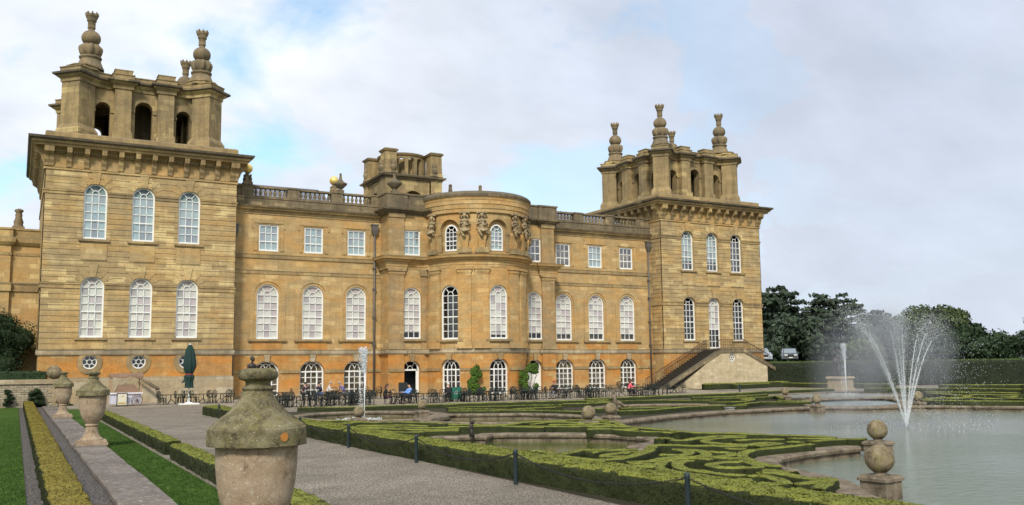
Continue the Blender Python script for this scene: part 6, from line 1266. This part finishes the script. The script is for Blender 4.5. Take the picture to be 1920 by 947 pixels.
person(7.1,-17.9,.012,R(-20),'seated dark haired man in a dark suit beside the woman in pink',DK,DK,HB,.02,(.36,.72),scale=1.05)
# ------------------------------------------------------------ closed parasol
pa=empty('closed_parasol',(-28.3,-9.6,.1)); tag(pa,'closed dark green parasol on a white pole and flat white base','parasol')
MB().tube([(0,0,.1),(0,0,4.55)],.045,10).build('pole',WHITEP,pa); m=MB(); m.box(-.72,.72,-.5,.5,0,.09); m.tbox(0,0,.09,.16,.3,.3,.2,.2); m.build('base_plate',WHITEP,pa); MB().lathe([(.10,0),(.06,.6),(.05,.6)],(0,0,.16),12).build('pole_sleeve',WHITEP,pa)
prof=[(.30,1.25),(.27,1.7),(.36,2.1),(.26,2.26),(.25,2.34),(.33,2.5),(.42,2.9),(.42,3.2),(.36,3.7),(.26,4.2),(.14,4.48),(.05,4.56)]
prof=[tuple(v) for v in smoothline([Vector(q) for q in prof],.12)]
m=MB(); m.lathe(prof,(0,0,0),48,fl=lambda i,a:1+.13*math.cos(8*a+.6*math.sin(prof[i][1]*2))+.04*math.cos(17*a+1)); 
m.add([(-.25,-.05,2.2),(-.5,-.1,1.75),(-.62,-.1,1.6),(-.35,-.15,1.68),(-.22,-.25,1.5)],[(0,1,3),(1,2,3),(0,3,4)]); m.build('canopy',GREENCANVAS,pa)
m=MB(); m.lathe([(.285,2.24),(.30,2.27),(.285,2.32)],(0,0,0),24); m.build('strap',simple('red_strap',(.35,.03,.03),.7),pa); MB().lathe([(.05,4.5),(.08,4.58),(.03,4.64)],(0,0,0),10).build('top_cap',WHITEP,pa)
# ------------------------------------------------------------ handcart
ct=empty('handcart',(-32.75,-9.2,.1),R(3)); tag(ct,'small vending handcart with brown fabric awning and one big spoked wheel','handcart')
WOOD=simple('cart_wood',(.36,.22,.12),.7,0,.2,5.); CANV=simple('brown_canvas',(.21,.13,.085),.9,0,.25,4.,.2); PAN=simple('pale_cart_panel',(.56,.55,.62),.6,0,.08,3.)
m=MB(); m.box(-1.05,1.05,-.5,.5,.18,.92); m.build('body',PAN,ct); m=MB(); m.box(-1.12,1.12,-.56,.56,.92,1.0)
for k in range(14): x=-1.05+2.1*k/13; m.lathe([(.07,0),(.07,.02)],(x,-.565,.9),8)
m.build('counter',simple('pale_trim',(.62,.60,.62),.6),ct)
for sx in (-1,1):
    for sy in (-1,1): MB().box(sx*1.03-.028,sx*1.03+.028,sy*.48-.028,sy*.48+.028,1.0,2.28 if sx<0 else 2.34).build('canopy_post',WOOD,ct)
m=MB(); n=18
for i in range(n):
    x0=-1.14+2.28*i/n; x1=-1.14+2.28*(i+1)/n; sg=lambda x:.05*math.sin(x*5)+.02*math.sin(x*13)
    m.add([(x0,-.6,2.22+sg(x0)+.03*x0),(x1,-.6,2.22+sg(x1)+.03*x1),(x1,.0,2.42+.03*x1),(x0,.0,2.42+.03*x0),(x0,.6,2.24+.03*x0),(x1,.6,2.24+.03*x1),(x0,-.62,2.08+sg(x0)+.06*abs(math.sin(i*1.57))),(x1,-.62,2.08+sg(x1)+.06*abs(math.sin((i+1)*1.57)))],[(0,1,2,3),(3,2,5,4),(6,7,1,0)])
m.add([(-1.14,-.6,2.17),(-1.14,0,2.37),(-1.14,.6,2.2)],[(0,1,2)]); m.build('awning',CANV,ct)
m=MB(); m.add([(-.72,-.45,1.0),(.95,-.45,1.0),(.95,.45,1.0),(-.72,.45,1.0),(-.5,-.15,1.58),(.62,-.15,1.58),(.62,.15,1.58),(-.5,.15,1.58)],[(0,1,5,4),(1,2,6,5),(2,3,7,6),(3,0,4,7),(4,5,6,7)]); m.tube([(-.1,0,1.58),(0,0,1.72),(.1,0,1.58)],.02,5); m.build('food_cover',CANV,ct)
w_=MB(); w_.tube([(.72+.40*math.cos(t),-.62,.43+.40*math.sin(t)) for t in [2*PI*i/24 for i in range(25)]],.03,6); w_.lathe([(.07,0)],(0,0,0),3) if False else None
for k in range(12): t=2*PI*k/12; w_.tube([(.72,-.62,.43),(.72+.39*math.cos(t),-.62,.43+.39*math.sin(t))],.016,4)
w_.ell((.72,-.63,.43),(.07,.05,.07),10,6); w_.build('wheel',simple('wheel_wood',(.17,.12,.10),.7),ct)
m=MB()
for k,(xx,hh) in enumerate([(0,.16),(.06,.1),(.11,.1),(.17,.13),(.22,.1)]): m.box(-.15+xx,-.115+xx,-.512,-.503,.62,.62+hh)
m.tube([(-.2,-.508,.58),(.0,-.508,.56),(.15,-.508,.59)],.008,4); m.build('panel_lettering',simple('grey_lettering',(.16,.16,.18),.7),ct)
sb=empty('menu_board',(-33.05,-10.05,.1),R(6)); tag(sb,'dark framed standing menu board with cream panel in front of the handcart','sign board')
m=MB(); fr=[(-.34,-.34+.0,.08,.95),]; m.box(-.37,-.32,-.03,.03,.05,.98); m.box(.32,.37,-.03,.03,.05,.98); m.box(-.37,.37,-.029,.029,.05,.10); m.box(-.37,.37,-.029,.029,.93,.98); m.box(-.4,.4,-.16,.16,0,.05); m.build('frame',BLACKIRON,sb)
MB().box(-.32,.32,-.012,.012,.10,.93).build('panel',simple('cream_panel',(.62,.58,.45),.6,0,.1,4.),sb); m=MB()
for k in range(4): m.box(-.06+k*.05,-.03+k*.05,-.018,-.0125,.68,.76+.02*(k%2))
m.box(-.25,.25,-.018,-.0125,.16,.30); m.build('panel_print',simple('ochre_print',(.42,.33,.10),.7),sb)
# leaning old timber beam against the tower plinth
m=MB(); m.tube([(-31.4,-2.6,2.3),(-29.9,-3.1,1.35),(-29.6,-3.2,1.15)],[.10,.14,.10],8); m.tube([(-29.9,-3.1,1.35),(-29.5,-3.2,.1)],.06,6); tag(m.build('stone_chute',ST['dark']),'weathered sloping stone spout by the tower plinth behind the iron chairs','stone spout')
# small statue, pedestal figure and pool bronzes
def figure(mb,sc=1.,pose='stand'):
    if pose=='stand':
        mb.tube([(0,0,0),(.02,0,.4*sc),(0,-.02,.85*sc)],[.09*sc,.10*sc,.14*sc],8); mb.tube([(.1*sc,.03,0),(.12*sc,0,.4*sc),(.04,0,.8*sc)],[.06*sc,.075*sc,.11*sc],8)
    mb.ell((0,0,1.05*sc),(.16*sc,.12*sc,.2*sc),10,7); mb.ell((0,-.01,1.3*sc),(.2*sc,.13*sc,.18*sc),10,7); mb.tube([(0,0,1.42*sc),(.02,-.02,1.56*sc)],[.06*sc,.055*sc],8); mb.ell((.04*sc,-.03,1.66*sc),(.10*sc,.115*sc,.13*sc),12,8); mb.ell((.02*sc,.02,1.70*sc),(.115*sc,.12*sc,.12*sc),10,7)
    for s_ in (-1,1): mb.tube([(s_*.18*sc,0,1.38*sc),(s_*.24*sc,-.03,1.12*sc),(s_*.08*sc+.1*sc,-.14*sc,1.2*sc)],[.06*sc,.05*sc,.035*sc],7)
bs=empty('bronze_statue',(-29.3,-35.0,0)); tag(bs,'dark bronze youth on a pedestal showing above the lid of the big urn','statue'); m=MB(); m.tbox(0,0,0,.3,.5,.5,.5,.5); m.tbox(0,0,.3,1.4,.4,.4,.36,.36); m.tbox(0,0,1.4,1.56,.46,.46,.44,.44); m.build('pedestal',POOL_STONE,bs); m=MB(); figure(m,1.0); o=m.build('figure',BRONZE,bs,(0,0,1.56))
fs=empty('pedestal_figure',(30.6,-20.3,0)); tag(fs,'pale stone pedestal with a dark bronze figure left of the far jet','statue'); m=MB(); m.tbox(0,0,0,.25,1.0,1.0,.95,.95); m.tbox(0,0,.25,1.15,.85,.85,.82,.82); m.tbox(0,0,1.15,1.35,.98,.98,.9,.9); m.build('pedestal',ST['pale'],fs); m=MB(); figure(m,1.45); m.ell((-.35,0,1.4),(.35,.3,.5),9,7); m.build('figure',BRONZE,fs,(-.2,0,1.35))
m=MB(); m.tube([(0,0,0),(.03,0,.15),(-.03,0,.3)],[.09,.07,.08],8); m.ell((0,0,.38),(.09,.08,.13),9,7); m.ell((.03,0,.56),(.075,.075,.085),9,7); m.tube([(.0,0,.45),(.12,-.02,.5),(.16,-.02,.6)],[.035,.03,.025],6); m.tube([(0,0,.45),(-.1,-.02,.35),(-.06,-.08,.25)],[.035,.03,.02],6); m.tube([(.03,0,.1),(.12,0,.05),(.1,-.03,-.1)],[.05,.04,.03],6)
tag(m.build('bronze_cherub',BRONZE,None,(-25.0,-51.9,.08)),'small dark bronze cherub on the kerb of the round green pool','statue')
m=MB(); m.tube([(-.2,0,.15),(-.1,0,.5),(-.2,0,.85)],[.16,.13,.1],8); m.ell((-.22,0,1.0),(.1,.1,.12),9,7); m.tube([(-.15,0,.2),(.25,0,.3),(.55,0,.1),(.9,0,.12)],[.14,.11,.09,.06],7); m.tube([(-.2,0,.8),(-.35,0,.5),(-.3,0,.2)],[.05,.045,.04],6); m.tube([(-.1,.1,.2),(.2,.15,.4),(.5,.1,.08)],[.1,.09,.06],6)
tag(m.build('stone_figure',POOL_STONE,None,(-6.9,-35.7,.02)),'small pale reclining stone figure on the kerb of the far pool','statue')
tag(MB().box(-.22,.22,-.15,.15,0,.14).tbox(0,0,.14,.17,.26,.2,.26,.2).build('flood_lamp',simple('pale_box_metal',(.30,.29,.26),.6),None,(-3.6,-42.3,.02)),'small pale topped box beside the far kerb of the largest pool','box')
# boards by the wall
m=MB(); m.box(-.42,.42,-.04,.04,.08,1.32); o=empty('notice_board',(-10.45,-8.9,.1)); m.build('panel',simple('black_board',(.012,.018,.018),.6),o); m=MB(); 
for x in (-.38,.38): m.box(x-.03,x+.03,-.25,.25,0,.08)
m.build('feet',BLACKIRON,o); tag(o,'plain black upright board standing left of the open garden door','board')
gb=empty('green_board',(-9.5,-17.6,.012)); tag(gb,'green standing board with small pale markings behind the white haired person','board'); MB().box(-.5,.5,-.02,.02,.15,1.12).build('panel',simple('green_board_paint',(.02,.13,.085),.6),gb); m=MB()
for x in (-.46,.46): m.box(x-.03,x+.03,-.2,.2,0,.15)
m.build('feet',BLACKIRON,gb); m=MB()
for k,(x,z) in enumerate([(-.15,.62),(-.05,.7),(.06,.62),(0,.55),(.1,.78),(.16,.6)]): m.box(x-.03,x+.03,-.026,-.0205,z,z+.05)
m.build('markings',WHITEP,gb)
co_=empty('traffic_cone',(-35.6,-9.7,0)); tag(co_,'red and white traffic cone standing between the two small urns','traffic cone'); m=MB(); m.box(-.2,.2,-.2,.2,0,.04); m.lathe([(.15,.04),(.03,.75)],(0,0,0),14); m.build('cone',simple('red_plastic',(.55,.05,.03),.5),co_); MB().lathe([(.118,.22),(.077,.45)],(0,0,0),14).build('white_band',WHITEP,co_)
# stair foot lamps / tubs omitted; parked cars on the raised forecourt
def suv(x,y,z,rz,label,paint):
    c=empty('parked_car',(x,y,z),rz); tag(c,label,'car','cars parked beyond the staircase'); L=2.35; W_=.98
    prof=[(-L,.35),(-L,.85),(-L+.15,1.02),(-L+1.15,1.12),(-L+1.75,1.72),(-L+2.2,1.82),(L-.55,1.80),(L-.12,1.25),(L,1.1),(L,.35)]
    m=MB(); n=len(prof); rows=[(-1,.0),(-.97,.0),(0,0),(.97,0),(1,0)]
    def yw(z_): return W_*(1 if z_<1.1 else 1-.17*(z_-1.1)/.7)
    vs=[(px,-yw(pz),pz) for px,pz in prof]+[(px,yw(pz),pz) for px,pz in prof]; m.add(vs,[tuple(range(n))[::-1],tuple(range(n,2*n))]+[(i,i+1,n+i+1,n+i) for i in range(n-1)]+[(n-1,0,n,2*n-1)]); m.build('body',paint,c)
    g=MB(); G_=lambda a,b,e: None
    g.add([(-L+1.2,-.84,1.15),(-L+1.2,.84,1.15),(-L+1.72,.72,1.70),(-L+1.72,-.72,1.70)],[(0,1,2,3)]); 
    g.v=[(v[0]-.012,v[1],v[2]+.012) for v in g.v]
    for s_ in (-1,1): g.add([(-L+1.5,s_*.975,1.17),(L-.5,s_*.965,1.17),(L-.75,s_*.865,1.66),(-L+1.95,s_*.865,1.66)],[(0,1,2,3) if s_<0 else (3,2,1,0)])
    g.build('windows',simple('car_glass',(.25,.29,.33),.08,.2),c)
    for sx in (-1,1):
        for s_ in (-1,1):
            w2=MB(); w2.tube([(sx*1.45,s_*.74,.38),(sx*1.45,s_*1.0,.38)],.38,18); wo_=w2.build('wheel',simple('tyre',(.02,.02,.02),.8) if 'tyre' not in bpy.data.materials else bpy.data.materials['tyre'],c); w2=MB(); w2.tube([(sx*1.45,s_*1.0,.38),(sx*1.45,s_*1.012,.38)],.23,14); w2.build('rim',LEAD,wo_)
    for s_ in (-1,1): MB().box(-L-.03,-L+.1,s_*.62-.2,s_*.62+.2,.80,.95).build('headlight',WHITEP,c); MB().box(-L+1.35,-L+1.5,s_*1.0,s_*1.18,1.12,1.28).build('mirror',paint,c)
    MB().box(-L-.025,-L+.05,-.4,.4,.62,.93).build('grille',BLACKIRON,c); MB().box(-L-.04,-L+.02,-.26,.26,.46,.58).build('number_plate',WHITEP,c)
    return c
SILV=simple('silver_paint',(.10,.11,.125),.3,.5); 
suv(54.5,9.4,2.95,R(48),'silver grey estate car parked facing the garden right of the staircase',SILV); suv(49.6,10.0,2.95,R(62),'second pale car mostly hidden behind the staircase rail',simple('pale_paint',(.35,.40,.46),.35,.3))
# ------------------------------------------------------------ fountains
def droplets(P,sz,name,parent,m_=None):
    n=len(P); P=np.asarray(P); s=(sz*(.5+rng.random(n)))[:,None,None]; tet=np.array([(1,1,1),(1,-1,-1),(-1,1,-1),(-1,-1,1)])*.6
    st=np.ones((n,1,3)); st[:,0,2]=1.5; v=(P[:,None,:]+tet[None]*s*st).reshape(-1,3); b=np.arange(n)[:,None]*4
    f=np.concatenate([b+np.array([0,1,2]),b+np.array([0,2,3]),b+np.array([0,3,1]),b+np.array([1,3,2])]); return tag(fastmesh(name,[(v,f)],m_ or DROP,parent),kind='stuff')
def jetpath(p0,v0,t): return np.stack([p0[0]+v0[0]*t,p0[1]+v0[1]*t,p0[2]+v0[2]*t-4.9*t*t],1)
fo=empty('fountain_jets',(0,0,0)); fo.location=(-5.45,-55.6,-.2); tag(fo,'large spreading fountain of several high water jets in the big pool','fountain')
jets=[(-3.8,.3,10.2,.9),(-4.1,-.5,9.8,.55),(-.9,.2,10.1,.8),(-.15,-.2,10.4,1.0),(.1,.4,10.0,.5),(2.1,.2,9.8,.5),(3.2,.3,9.9,.65),(2.75,-.5,9.3,.4)]
for i,(vx,vy,vz,dn) in enumerate(jets):
    n=int(3600*dn); t=rng.random(n)**.9*.86; P=jetpath((0,0,0),(vx,vy,vz),t); sp=(.025+.42*(t/1.0)**1.8)[:,None]; P+=rng.normal(size=P.shape)*sp*np.array([1,1,.9]); P=P[P[:,2]>0]; droplets(P,.0085,'water_jet',fo)
    tt=np.linspace(0,.60,22); m=MB(); m.tube([tuple(p) for p in jetpath((0,0,0),(vx,vy,vz),tt)],[.016+.022*math.sin(PI*(k/21)**.7)*(1-k/22) for k in range(22)],6); m.build('jet_core',THIN,fo)
n=2600; c=rng.random(n); P=np.stack([rng.normal(size=n)*2.0-1.0,rng.normal(size=n)*1.1,rng.random(n)**.8*5.2],1); P[:,0]*=(.35+P[:,2]/5.2); droplets(P,.010,'falling_spray',fo)
n=1600; P=np.stack([rng.normal(size=n)*1.2+3.0,rng.normal(size=n)*1.,rng.random(n)*3.6+.4],1); droplets(P,.0105,'falling_spray',fo)
n=700; a=rng.random(n)*6.28; r_=rng.random(n)**.5*4.0; P=np.stack([r_*np.cos(a)+.5,r_*np.sin(a)*.8,rng.random(n)**3*.5],1); droplets(P,.010,'surface_splash',fo)
for k,(c_,r_,dn) in enumerate((((-1.0,.3,3.7),(1.9,1.1,2.4),.65),((-3.2,.3,2.6),(2.3,1.2,2.8),.65*.45),((2.4,.3,3.2),(1.7,1.1,2.5),.65*.4))):
    m=MB(); m.ell((0,0,0),(1,1,1),20,14); o=m.build('mist',mist_mat('spray_mist_%s'%'abc'[k],dn),fo,c_); o.scale=r_
def single(x,y,h,label,z=-.2,wd=1.):
    f=empty('single_jet',(x,y,z)); tag(f,label,'fountain','single jet fountains'); m=MB(); m.tube([(0,0,0),(0,0,h*.5),(.0,0,h*.86),(-.05,0,h)],[.03*wd,.035*wd,.05*wd,.02],8); m.build('jet_core',THIN if wd>5 else DROP,f)
    n=1700; t=rng.random(n); P=np.stack([rng.normal(size=n)*(.03+.10*t)-.1*t,rng.normal(size=n)*.1*(.3+t),h*(1-.38*(1-t)**1.5*1.2)+rng.normal(size=n)*.06],1); P[:,2]=h*(.66+.36*t)+rng.normal(size=n)*.05; droplets(P,.02,'foam_head',f)
    n=800; P=np.stack([-.08-.25*rng.random(n)+rng.normal(size=n)*.05,rng.normal(size=n)*.12,h*rng.random(n)],1); droplets(P,.014,'falling_spray',f)
    n=500; a=rng.random(n)*6.28; r_=rng.random(n)**.5*1.3; P=np.stack([r_*np.cos(a)-.3,r_*np.sin(a),rng.random(n)**2*.12],1); droplets(P,.025,'surface_splash',f)
single(-22.8,-33.9,3.95,'narrow single jet rising in front of the ground floor windows'); single(21.85,-28.6,4.2,'far single jet in front of the tall hedge',.0,1.4)
